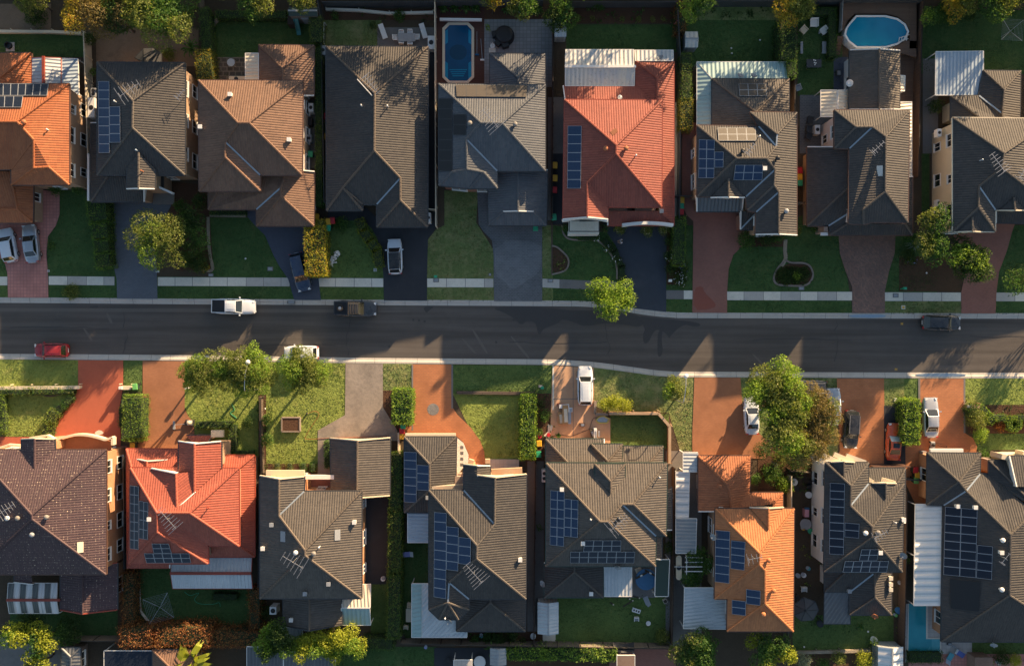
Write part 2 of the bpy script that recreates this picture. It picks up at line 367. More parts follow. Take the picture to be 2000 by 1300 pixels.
brickmat('paver_grey', (0.24, 0.2475, 0.255), (0.3, 0.3075, 0.315), (0.165, 0.168, 0.1725), 0.45, 0.45, 0.03, wall=False, off=0.0, blot=0.3)
brickmat('paver_drydark', (0.135, 0.144, 0.1545), (0.1875, 0.198, 0.21), (0.225, 0.2325, 0.24), 0.40, 0.20, 0.03, wall=False, blot=0.5)
groundmat('wet_red', (0.23, 0.075, 0.052), (0.27, 0.09, 0.062), s1=0.3, s2=2, s3=20, bmp=0.2, dist=0.01, rough=0.5)
brickmat('paver_pale', (0.46, 0.43, 0.40), (0.52, 0.49, 0.455), (0.36, 0.34, 0.32), 0.5, 0.5, 0.02, wall=False, off=0.0, blot=0.15)
brickmat('flagstone', (0.07, 0.055, 0.045), (0.13, 0.105, 0.085), (0.25, 0.21, 0.16), 0.75, 0.55, 0.07, wall=False, off=0.37, blot=0.4)
brickmat('deck_brown', (0.16, 0.098, 0.066), (0.20, 0.125, 0.085), (0.06, 0.035, 0.025), 4.0, 0.14, 0.014, wall=False, blot=0.25)
brickmat('deck_jarrah', (0.09, 0.0375, 0.027), (0.12, 0.048, 0.033), (0.03, 0.015, 0.012), 4.0, 0.14, 0.014, wall=False, blot=0.3)
brickmat('sleepers', (0.13, 0.095, 0.07), (0.18, 0.135, 0.10), (0.03, 0.025, 0.02), 2.4, 0.22, 0.03, wall=False, blot=0.5)

def chaikin(P, n=2):
    for _ in range(n):
        Q = []
        for i in range(len(P)):
            a, b = P[i], P[(i+1) % len(P)]
            Q += [(0.75*a[0]+0.25*b[0], 0.75*a[1]+0.25*b[1]), (0.25*a[0]+0.75*b[0], 0.25*a[1]+0.75*b[1])]
        P = Q
    return P
def cr(P, n=6):
    """smooth open line through the points"""
    out = []
    for i in range(len(P)-1):
        p0 = P[max(i-1, 0)]; p1 = P[i]; p2 = P[i+1]; p3 = P[min(i+2, len(P)-1)]
        for k in range(n):
            t = k/n
            out.append(tuple(0.5*((2*p1[j]) + (-p0[j]+p2[j])*t + (2*p0[j]-5*p1[j]+4*p2[j]-p3[j])*t*t + (-p0[j]+3*p1[j]-3*p2[j]+p3[j])*t**3) for j in range(2)))
    return out + [P[-1]]
def bulge(r, x0, y0, x1, y1): return [(x0, y0), (x1, y0), (x1, y1), (x0, y1)]

def sheet(name, poly, z, mat, smooth=0, kind='structure', parent=None):
    P = chaikin(poly, smooth) if smooth else poly
    mb = MB(); pts = [W(x, y) for x, y in P]
    ar = sum(pts[i].x*pts[(i+1) % len(pts)].y - pts[(i+1) % len(pts)].x*pts[i].y for i in range(len(pts)))
    if ar < 0: pts.reverse()
    mb.face([(p.x, p.y, z) for p in pts])
    o = mb.build(name, M[mat], parent)
    if kind: o['kind'] = kind
    return o
def R(x0, y0, x1, y1): return [(x0, y0), (x1, y0), (x1, y1), (x0, y1)]

# ---------------------------------------------------------------- terrain, road, kerbs
b = MB(); b.face([(-3000, -3000, -0.30), (3000, -3000, -0.30), (3000, 3000, -0.30), (-3000, 3000, -0.30)]); g = b.build('ground', M['grass_deep']); g['kind'] = 'structure'
NK = cr([(-3200, 581), (-400, 581), (0, 581), (400, 584), (800, 586), (1080, 587.5), (1150, 589), (1200, 594), (1250, 603), (1310, 609.5), (1400, 611), (2000, 612), (2400, 612), (5200, 612)], 5)
SK = cr([(-3200, 701), (-400, 701), (0, 701), (400, 704), (700, 708.5), (1000, 711), (1090, 712.5), (1160, 717), (1230, 726), (1300, 734.5), (1400, 736), (2000, 738), (2400, 738), (5200, 738)], 5)
def slab(name, K, far, mat):
    mb = MB(); top = [W(x, y) for x, y in K]
    for a, c in zip(K, K[1:]):
        p, q = W(*a), W(*c); r, s = W(c[0], far), W(a[0], far)
        f = [p, q, r, s] if far > 650 else [s, r, q, p]
        f = f[::-1] if far > 650 else f[::-1]
        mb.face(f)
        mb.face([(p.x, p.y, 0), (q.x, q.y, 0), (q.x, q.y, -0.3), (p.x, p.y, -0.3)])
    o = mb.build(name, M[mat]); o['kind'] = 'structure'; return o
slab('terrain', NK, -2600, 'soil'); slab('terrain', SK, 3900, 'soil')
mb = MB()
for i in range(len(NK)-1):
    a, c, d, e = NK[i], NK[i+1], SK[min(i+1, len(SK)-1)], SK[i]
    mb.face([(W(*e).x, W(*e).y, -0.125), (W(*d).x, W(*d).y, -0.125), (W(*c).x, W(*c).y, -0.125), (W(*a).x, W(*a).y, -0.125)])
road = mb.build('road', M['asphalt']); road['kind'] = 'structure'
def kerb(K, sgn):
    prof = [(-0.6, -0.02), (-0.5, 0.014), (2.6, 0.014), (4.2, -0.02), (6.0, -0.085), (10.2, -0.112), (10.25, -0.2)]
    mb = MB()
    for a, c in zip(K, K[1:]):
        for (o1, z1), (o2, z2) in zip(prof, prof[1:]):
            q = [(W(a[0], a[1]+sgn*o1), z1), (W(c[0], c[1]+sgn*o1), z1), (W(c[0], c[1]+sgn*o2), z2), (W(a[0], a[1]+sgn*o2), z2)]
            q = [(p.x, p.y, z) for p, z in q]
            mb.face(q[::-1] if sgn > 0 else q)
    # expansion joints
    o = mb.build('kerb', M['concrete_kerb']); o['kind'] = 'structure'
    jb = MB()
    x = -300.0
    while x < 2300:
        y = np.interp(x, [p[0] for p in K], [p[1] for p in K])
        for (o1, z1), (o2, z2) in zip(prof[1:-1], prof[2:-1]):
            jb.face([(W(x, y+sgn*o1).x, W(x, y+sgn*o1).y, z1+.003), (W(x+.7, y+sgn*o1).x, W(x, y+sgn*o1).y, z1+.003), (W(x+.7, y+sgn*o2).x, W(x, y+sgn*o2).y, z2+.003), (W(x, y+sgn*o2).x, W(x, y+sgn*o2).y, z2+.003)][::(-1 if sgn > 0 else 1)])
        x += 37 + 9*random.random()
    j = jb.build('joint_lines', M['concrete_dark'], o)
kerb(NK, 1); kerb(SK, -1)
# stains, repairs and wet patches on the road
RZ = -0.121
def stain(poly, mat='asphalt_wet', z=RZ, n=2, name='road_stain'):
    global RZ; RZ += 0.0004
    return sheet(name, poly, z+RZ+0.121, mat, n)
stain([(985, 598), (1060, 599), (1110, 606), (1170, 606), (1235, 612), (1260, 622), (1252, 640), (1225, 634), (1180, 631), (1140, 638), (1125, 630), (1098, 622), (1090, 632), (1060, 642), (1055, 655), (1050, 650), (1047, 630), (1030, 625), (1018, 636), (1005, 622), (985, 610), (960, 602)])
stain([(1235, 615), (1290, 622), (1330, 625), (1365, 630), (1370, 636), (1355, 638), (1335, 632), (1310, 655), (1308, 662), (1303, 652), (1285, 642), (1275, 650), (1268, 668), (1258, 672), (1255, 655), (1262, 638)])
stain([(825, 598), (850, 598), (838, 606), (832, 612)]); stain([(172, 598), (192, 596), (190, 602), (178, 603)])
stain([(-300, 600), (800, 604), (800, 611), (300, 609), (-300, 607)], 'asphalt_patch', RZ-0.001)
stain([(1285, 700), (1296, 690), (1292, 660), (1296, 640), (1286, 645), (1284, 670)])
for x0, y0, x1, y1 in ((920, 642, 948, 690), (995, 655, 1030, 700), (1468, 690, 1490, 715), (900, 660, 925, 690), (160, 640, 175, 665), (205, 610, 214, 632)):
    stain([(x0, y0), (x0+6, y0+2), (x1+7, y1), (x1, y1)], 'asphalt_patch', RZ+0.001)
for x, y in ((807, 624), (829, 627), (818, 625), (969, 668), (1003, 624), (760, 676), (1350, 690)): stain([(x-2, y-2), (x+2, y-2), (x+2, y+3), (x-2, y+2)], 'asphalt_wet', RZ+.002)
for k in range(9):                                      # tar sealed cracks
    x0 = 60+k*225+random.uniform(-60, 60); L = [(x0+random.uniform(-5, 5), 606+10*j+(x0/2000)*24) for j in range(9)] if k % 2 else [(x0+24*j, 640+(k*37) % 40+random.uniform(-2.5, 2.5)) for j in range(9)]
    stain(L+[(x+1.1, y+1.1) for x, y in L[::-1]], 'asphalt_wet', RZ, 0)
# survey marks painted on the road: yellow H
plain('yellow_paint', (0.75, 0.42, 0.05), 0.6)
for x, y in ((1762.5, 632), (1751, 721)):
    h = MB()
    for dx in (-1.6, 1.6): h.box(W(x+dx, y, 0)+Vector((0, 0, -0.1185)), (0.07, 0.30, 0.003))
    h.box(W(x, y, 0)+Vector((0, 0, -0.1185)), (0.14, 0.07, 0.003)); o = h.build('road_marking', M['yellow_paint']); o['kind'] = 'structure'
# paths (slabs with joints)
def path(x0, y0, x1, y1, mat='concrete', dark=()):
    sl = (y1-y0)/ (x1-x0); x = x0; parts = []
    while x < x1-2:
        nx = min(x + 34 + random.choice((0, 0, 4, 3)), x1)
        if x1 - nx < 12: nx = x1
        yy, ny = y0+sl*(x-x0), y0+sl*(nx-x0)
        parts.append((x, nx, yy, ny)); x = nx
    o = sheet('footpath', [(x0, y0), (x1, y1), (x1, y1+17.3), (x0, y0+17.3)], 0.022, 'concrete_dark')
    for a, c, ya, yc in parts:
        mt = 'concrete' if random.random() > .3 else 'concrete_kerb'
        if any(d0 <= (a+c)/2 <= d1 for d0, d1 in dark): mt = 'concrete_dark'
        s = MB(); P = [W(a+.5, ya+17), W(c-.5, yc+17), W(c-.5, yc+.3), W(a+.5, ya+.3)]
        s.face([(p.x, p.y, 0.0245) for p in P]); q = s.build('slab', M[mt], o)
for a in ((-400, 538.5, 15, 540), (95, 539, 224, 540), (308, 541, 566, 542), (621, 542.5, 749, 543.3), (834, 543.5, 964, 544), (1059, 544, 1204, 550, 'concrete', ((1095, 1204),)),
          (1301, 566.5, 1353, 567, 'concrete', ((1301, 1330),)), (1419, 569, 1665, 569.5), (1727, 570.5, 1877, 571), (1945, 571, 2400, 572)): path(*a)
# ---------------------------------------------------------------- lawns and beds
LZ = 0.004; LAWNS = []; DRIVES = []
for P, mt in (
    (R(-400, 430, 16, 582), 'grass'), ([(90, 372), (168, 372), (205, 400), (230, 560), (229, 583), (94, 582), (92, 500)], 'grass_deep'),
    ([(306, 540), (578, 541), (578, 585.5), (306, 583)], 'grass_deep'), ([(410, 425), (490, 425), (512, 445), (540, 500), (575, 545), (408, 543), (416, 527)], 'grass_deep'),
    ([(622, 445), (640, 432), (735, 432), (752, 500), (752, 587), (622, 586)], 'grass'),
    ([(834, 588), (965, 589), (965, 490), (950, 465), (930, 435), (934, 372), (868, 372), (868, 440), (852, 448), (834, 470)], 'grass_dry'),
    ([(1058, 440), (1080, 440), (1080, 590), (1058, 589)], 'grass_dry'), ([(1080, 440), (1190, 455), (1225, 520), (1225, 600), (1150, 591), (1080, 590)], 'grass_deep'),
    (R(1300, 440, 1354, 611), 'grass_deep'), ([(1419, 611), (1419, 520), (1440, 480), (1480, 455), (1570, 420), (1640, 450), (1666, 611)], 'grass_deep'),
    (R(1726, 455, 1830, 613), 'grass_deep'), (R(1944, 440, 2400, 613), 'grass_deep'), (R(1756, 500, 1880, 569), 'leaf_litter'), (R(1726, 586, 1878, 613), 'grass_dry'),
    (R(-400, 64, 163, 112), 'grass_deep'), (R(418, 38, 612, 165), 'grass_deep'), (R(634, 38, 745, 96), 'grass_dry'), (R(1106, 48, 1322, 102), 'grass_deep'),
    (R(1330, 20, 1530, 130), 'grass_deep'), (R(1558, 10, 1645, 188), 'grass_deep'), (R(1800, 20, 2400, 145), 'grass_deep'), (R(1800, 300, 1815, 440), 'grass_deep'),
    ([(-400, 701), (0, 702), (153, 703), (153, 756), (-400, 756)], 'grass_bright'), ([(-400, 763), (150, 765), (120, 800), (90, 852), (-400, 852)], 'grass_bright'), (R(241, 704, 280, 765), 'grass'),
    ([(360, 705), (676, 709), (676, 812), (622, 842), (622, 930), (505, 930), (380, 850), (360, 800)], 'grass_bright'),
    (R(748, 710, 806, 763), 'grass_dry'), ([(884, 712), (1080, 713), (1080, 768), (884, 768)], 'grass'), ([(884, 768), (1025, 772), (1025, 900), (948, 902)], 'grass_bright'), (R(1060, 765, 1082, 830), 'grass'),
    ([(1158, 717), (1230, 727), (1300, 736), (1356, 738), (1356, 885), (1330, 885), (1306, 806), (1190, 806), (1158, 790)], 'grass_dry'), (R(1192, 808, 1306, 875), 'grass'),
    ([(1445, 737), (1636, 738), (1636, 890), (1480, 890), (1445, 800)], 'grass_dry'), (R(1725, 739, 1766, 795), 'grass_dry'), (R(1766, 739, 1795, 785), 'grass'),
    (R(1884, 739, 2400, 812), 'grass_bright'), (R(1900, 845, 2400, 878), 'grass'),
    (R(20, 1190, 240, 1250), 'grass_deep'), (R(262, 1105, 492, 1230), 'grass_deep'), (R(724, 1140, 768, 1240), 'grass'), (R(785, 1060, 842, 1245), 'grass_deep'),
    (R(1084, 1160, 1312, 1258), 'grass'), (R(1548, 1190, 1756, 1274), 'grass'), (R(1895, 1250, 2400, 1290), 'grass'),
    (R(640, 1262, 852, 1420), 'grass_deep'), (R(-100, 1100, 20, 1260), 'soil')):
    LZ += 0.0003; LAWNS.append((P, mt)); sheet('lawn' if mt.startswith('grass') else 'ground_bed', P, LZ, mt)
BZ = 0.026
for P, mt, n in (
    (R(186, 55, 388, 130), 'sandy_dirt', 0), (R(-60, 8, 100, 62), 'sandy_dirt', 0), (R(418, 112, 482, 162), 'flagstone', 0),
    (R(634, 18, 850, 40), 'mulch', 0), (R(852, 8, 948, 170), 'deck_jarrah', 0), (R(946, 8, 1080, 40), 'mulch', 0), (R(946, 38, 1080, 170), 'paver_grey', 0),
    (R(737, 54, 850, 100), 'concrete_dark', 0), (R(1084, 5, 1325, 46), 'mulch', 0), (R(1325, 5, 1530, 40), 'grass_dry', 0),
    (R(1562, 186, 1668, 300), 'paver_charcoal', 0), (R(1628, 112, 1664, 188), 'paver_navy', 0), (R(1802, 115, 1832, 300), 'concrete_dark', 0), (R(1757, 95, 1790, 345), 'deck_brown', 0),
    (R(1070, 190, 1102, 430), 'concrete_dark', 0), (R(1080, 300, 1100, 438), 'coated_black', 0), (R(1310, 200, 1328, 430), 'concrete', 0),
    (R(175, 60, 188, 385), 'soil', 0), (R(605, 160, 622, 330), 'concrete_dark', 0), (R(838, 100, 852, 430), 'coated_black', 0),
    ([(340, 380), (410, 372), (410, 425), (417, 528), (345, 528), (330, 420)], 'mulch', 0), ([(335, 355), (388, 360), (388, 405), (345, 405)], 'mulch', 0),
    ([(1078, 478), (1088, 482), (1108, 500), (1111, 517), (1102, 530), (1078, 537)], 'mulch', 2), ([(1512, 545), (1520, 528), (1540, 513), (1570, 514), (1588, 526), (1586, 546), (1570, 556), (1525, 558)], 'mulch', 2),
    (R(1302, 450, 1330, 556), 'mulch', 0), (R(642, 428, 712, 445), 'grass_deep', 0), (R(1450, 455, 1530, 482), 'mulch', 0),
    (R(-80, 754, 156, 768), 'mulch', 0), (R(505, 770, 520, 930), 'mulch', 0), (R(746, 762, 778, 860), 'mulch', 0), (R(510, 905, 620, 935), 'mulch', 0), (R(1028, 768, 1080, 905), 'mulch', 0),
    (R(1890, 790, 2060, 846), 'mulch', 0), (R(1480, 870, 1586, 965), 'mulch', 0), (R(706, 962, 764, 1140), 'coated_black', 0), (R(1030, 900, 1062, 1260), 'concrete_dark', 0),
    (R(1184, 1105, 1280, 1166), 'concrete_dark', 0), (R(210, 870, 248, 1120), 'paver_redbrown', 0), (R(1300, 880, 1370, 1260), 'concrete_dark', 0), (R(1550, 930, 1616, 1200), 'soil', 0), (R(1740, 1000, 1790, 1190), 'soil', 0),
    (R(1745, 1200, 1768, 1262), 'soil', 0), (R(1838, 1180, 1898, 1292), 'paver_pale', 0), (R(1764, 1178, 1840, 1292), 'paver_pale', 0), (R(1774, 1276, 2100, 1420), 'paver_pink', 0),
    (R(848, 1264, 990, 1420), 'coated_black', 0), (R(1190, 1264, 1320, 1420), 'paver_redbrown', 0), (R(990, 1262, 1190, 1420), 'leaf_litter', 0),
    (R(230, 1100, 262, 1260), 'leaf_litter', 0), (R(1030, 1235, 1085, 1262), 'concrete', 0), (R(890, 1232, 1060, 1262), 'mulch', 0), (R(1545, 1270, 1760, 1420), 'leaf_litter', 0),
    (R(0, 1240, 120, 1420), 'concrete_dark', 0), (R(120, 1250, 300, 1420), 'soil', 0)):
    BZ += 0.0003; sheet('garden_bed' if mt in ('mulch', 'soil', 'leaf_litter') else 'paving', P, BZ, mt, n)
# ---------------------------------------------------------------- driveways
DZ = 0.050
for P, mt in (
    ([(16, 581), (95, 581.5), (94, 535), (91, 495), (94, 462), (110, 440), (117, 418), (117, 376), (60, 368), (-160, 368), (-160, 432), (-60, 500), (8, 506), (15, 535)], 'paver_pink'),
    ([(229, 583), (308, 583.5), (306, 510), (302, 465), (334, 402), (336, 392), (205, 392), (212, 445), (220, 510), (228, 545)], 'paver_slate'),
    ([(575, 585.5), (627, 586), (624, 560), (620, 520), (596, 436), (500, 436), (500, 404), (478, 404), (484, 424), (498, 440), (518, 460), (535, 500), (546, 520), (563, 545)], 'paver_navy'),
    ([(750, 586.5), (834, 587), (834, 545), (836, 466), (850, 448), (852, 425), (736, 425), (715, 405), (640, 405), (640, 428), (712, 432), (726, 446), (737, 465), (746, 500), (749, 540)], 'coated_black'),
    ([(965, 588), (1059, 588), (1059, 435), (952, 435), (954, 372), (932, 372), (935, 438), (944, 452), (961, 470), (964, 500)], 'paver_charcoal'),
    ([(1214, 597), (1240, 602), (1301, 609), (1301, 545), (1302, 450), (1306, 436), (1178, 436), (1186, 455), (1203, 480), (1214, 510), (1218, 545)], 'coated_navy'),
    ([(1352, 610.5), (1420, 611), (1420, 568), (1423, 525), (1432, 498), (1452, 478), (1478, 455), (1478, 405), (1361, 400), (1361, 240), (1332, 240), (1332, 400), (1341, 420), (1354, 432)], 'paver_redbrown'),
    ([(1664, 611.5), (1728, 611.5), (1728, 568), (1736, 530), (1747, 495), (1749, 452), (1637, 452), (1640, 495), (1651, 530), (1664, 560)], 'paver_mottled'),
    ([(1877, 612), (1944, 612), (1946, 568), (1951, 530), (1966, 490), (1977, 450), (1985, 430), (1860, 430), (1862, 460), (1880, 490), (1886, 530), (1877, 570)], 'paver_redbrown'),
    ([(153, 703), (241, 704), (241, 752), (233, 800), (236, 850), (236, 885), (90, 885), (-160, 885), (-160, 852), (100, 853), (104, 825), (118, 798), (148, 772), (153, 755)], 'coated_red'),
    ([(279, 704.5), (361, 705), (361, 798), (368, 812), (380, 826), (380, 885), (245, 885), (276, 850), (279, 770)], 'paver_terracotta'),
    ([(675, 709.5), (748, 710), (748, 795), (776, 840), (778, 860), (648, 866), (645, 935), (621, 935), (621, 840), (674, 810)], 'aggregate'),
    ([(804, 711), (885, 712), (884, 795), (894, 810), (920, 835), (938, 860), (946, 882), (948, 910), (915, 910), (915, 885), (904, 862), (890, 850), (788, 858), (788, 835), (804, 830)], 'paver_orange'),
    ([(1079, 714), (1160, 718), (1160, 800), (1166, 808), (1192, 816), (1192, 875), (1062, 875), (1075, 830)], 'concrete_tan'),
    ([(1356, 737), (1446, 737.5), (1450, 790), (1462, 830), (1500, 860), (1495, 895), (1352, 895), (1352, 845)], 'paver_terracotta'),
    ([(1634, 739), (1726, 739), (1727, 795), (1742, 815), (1770, 870), (1768, 925), (1615, 925), (1640, 880), (1636, 800)], 'paver_orange'),
    ([(1793, 739), (1885, 739), (1884, 845), (1900, 855), (1908, 872), (1905, 890), (1812, 890), (1812, 990), (1790, 990), (1760, 925), (1768, 870), (1793, 800)], 'paver_orange')):
    DZ += 0.0004; DRIVES.append(P); sheet('driveway', P, DZ, mt)
EZ = 0.060
for P, mt, n in ((R(1726, 792, 1768, 925), 'coated_black', 0), ([(891, 853), (905, 864), (915, 887), (915, 908), (905, 912), (891, 930)], 'gravel_white', 0),
    ([(966, 470), (1057, 470), (1058, 515), (1050, 535), (1030, 548), (1000, 568), (985, 548), (966, 538)], 'paver_drydark', 1),
    (R(1793, 739, 1797, 800), 'concrete_dark', 0), (R(1881.5, 739, 1885, 845), 'concrete_dark', 0), (R(804, 712, 807, 840), 'concrete_dark', 0), (R(881.5, 712, 885, 797), 'concrete_dark', 0),
    (R(1079, 714, 1082, 800), 'concrete', 0), (R(1119, 716, 1120, 868), 'concrete_dark', 0), (R(1080, 778, 1160, 779.2), 'concrete_dark', 0),
    ([(184, 844), (196, 838), (205, 846), (190, 850)], 'concrete', 1), ([(154, 850), (162, 844), (172, 850)], 'concrete', 1), (R(238, 780, 242, 860), 'concrete_dark', 0),
    ([(1355, 562), (1372, 558), (1376, 572), (1392, 586), (1400, 598), (1385, 604), (1354, 606)], 'wet_red', 1)):
    EZ += 0.0004; sheet('paving_detail', P, EZ, mt, n)
for a in (0, 1, 2, 3): sheet('stepping_stone', R(899, 870+a*11.3, 905, 876+a*11.3), EZ+.006, 'paver_charcoal')
# round inlay in the orange brick drive
sheet('paving_inlay', [(846+11.5*math.cos(t*math.pi/12), 799+11.5*math.sin(t*math.pi/12)) for t in range(24)], EZ, 'gravel_grey')
# metal ramp plates in the gutter, covers, drain
plain('plate_blue', (0.33, 0.44, 0.54), 0.35, 0.5)
for (x0, x1, y) in ((1659, 1730, 617), (1789, 1886, 732)):
    m_ = MB(); m_.prism([(W(x, yy).x, W(x, yy).y) for x, yy in chaikin(R(x0, y-3.2, x1, y+3.2), 2)], -0.10, 0.03)
    tag(m_.build('kerb_ramp', M['plate_blue']), 'long blue grey metal kerb ramp in front of the %s driveway' % ('mottled brown paver' if y < 650 else 'orange paver silver sedan'), 'kerb ramp')
for x, y, w_, h_, lab in ((1749, 577, 11, 8, 'grey pit cover in the footpath near the brown paver driveway'), (852, 547, 11, 8, 'grey pit cover at west end of the footpath beside dry lawn'), (1075, 548, 11, 7, 'dark pit cover in footpath east of charcoal paver drive'),
    (412, 537, 10, 6, 'small dark meter cover on lawn beside footpath'), (528, 525, 11, 8, 'grey meter box lid on dark lawn west of navy driveway'), (569, 617-27, 16, 6, 'dark kerb drain grate behind the white ute'),
    (1764, 600, 7, 7, 'pale square cover with orange centre on verge'), (733, 527, 6, 6, 'small white cover on lawn beside curved hedge'), (1750, 780, 8, 6, 'pale concrete cover on dry verge beside orange drive'), (95, 529, 4, 4, 'small white cover beside pink driveway edge'), (308, 530, 6, 4, 'small white letterbox cap at slate driveway edge'),
    (957, 536, 5, 5, 'small grey cover at the corner of dry lawn'), (1565, 563, 11, 7, 'dark meter cover beside the footpath below kidney shaped bed'), (1056, 754, 9, 5, 'grey cover on the shaded verge beside tan drive')):
    cb = MB(); c0 = W(x, y); cb.box((c0.x, c0.y, 0.035), (w_/PXM, h_/PXM, 0.07)); o = cb.build('access_cover', M['concrete_dark' if 'dark' in lab or 'grey' in lab else 'trim_white'])
    tag(o, lab, 'cover'); ib = MB(); ib.box((c0.x, c0.y, 0.074), (w_/PXM*.7, h_/PXM*.7, 0.012)); ib.build('lid', M['yellow_paint' if 'orange centre' in lab else 'concrete' if 'pale' in lab else 'grey_plastic'], o)
# garden edging, stone borders
def edging(pts, w, h, mat, label, n=4, cat='garden edging', smooth=True):
    P = cr(pts, n) if smooth and len(pts) > 2 else pts; m_ = MB()
    for a, c in zip(P, P[1:]): m_.bar(W(*a)+Vector((0, 0, h/2)), W(*c)+Vector((0, 0, h/2)), w, h)
    return tag(m_.build('garden_edging', M[mat]), label, cat)
edging([(1078, 435), (1078, 480), (1078, 536)], 0.16, 0.10, 'trim_brown', 'straight brown edging strip west of the red roofed house lawn', smooth=False)
edging([(1078, 480), (1090, 484), (1108, 502), (1110, 517), (1102, 529), (1078, 536)], 0.2, 0.12, 'brick_brown', 'brown brick edging round teardrop flower bed')
edging([(1098, 440), (1100, 455), (1110, 466), (1130, 469), (1160, 469), (1178, 478), (1195, 500), (1204, 520), (1205, 545)], 0.2, 0.12, 'brick_brown', 'curved brown edging beside the navy driveway flower strip')
edging([(1530, 512), (1518, 525), (1511, 543), (1518, 555), (1545, 558), (1575, 556), (1587, 540), (1583, 522), (1570, 514), (1545, 513), (1533, 507)], 0.22, 0.12, 'brick_brown', 'brown brick edging round kidney shaped bed')
edging([(1534, 468), (1533, 490), (1534, 505), (1526, 520)], 0.45, 0.08, 'stone_edge', 'narrow strip of pale stones leading to kidney shaped bed')
edging([(417, 125), (415, 60), (425, 40), (445, 35), (560, 37), (605, 42)], 0.5, 0.18, 'stone_edge', 'pale stone border round shaded lawn with green slide')
edging([(407, 424), (408, 470), (411, 500), (415, 527), (395, 527)], 0.35, 0.15, 'stone_edge', 'stone edge between dark shrubs and brown house lawn')
edging([(410, 421), (480, 422)], 0.3, 0.12, 'stone_edge', 'short stone edge under brown tiled house front', smooth=False)
edging([(10, 770), (14, 805), (12, 838), (4, 852)], 0.16, 0.1, 'trim_brown', 'red brown edging at west side of plum house lawn')
edging([(12, 769), (70, 770), (100, 773), (133, 768), (125, 785), (105, 800)], 0.16, 0.1, 'trim_brown', 'wavy red brown edging along north side of plum house lawn')
edging([(270, 1118), (273, 1165), (275, 1192), (300, 1225)], 0.25, 0.15, 'concrete', 'pale concrete garden edge beside rotary clothesline lawn', smooth=False)
# ---------------------------------------------------------------- house builder
PITCH = 0.0241           # rise per photo pixel of run
CAMP = Vector((0, 0, CAM_H))
def inset(P, d):
    """offset a simple closed polygon inwards"""
    n = len(P); ar = sum(P[i].x*P[(i+1) % n].y - P[(i+1) % n].x*P[i].y for i in range(n)); sg = 1 if ar > 0 else -1; out = []
    for i in range(n):
        a, b_, c = P[i-1], P[i], P[(i+1) % n]
        e1 = (b_-a).normalized(); e2 = (c-b_).normalized()
        n1 = Vector((-e1.y, e1.x))*sg; n2 = Vector((-e2.y, e2.x))*sg
        k = n1 + n2; den = max(1 + n1.dot(n2), 0.35)
        out.append(b_ + k*(d/den))
    return out

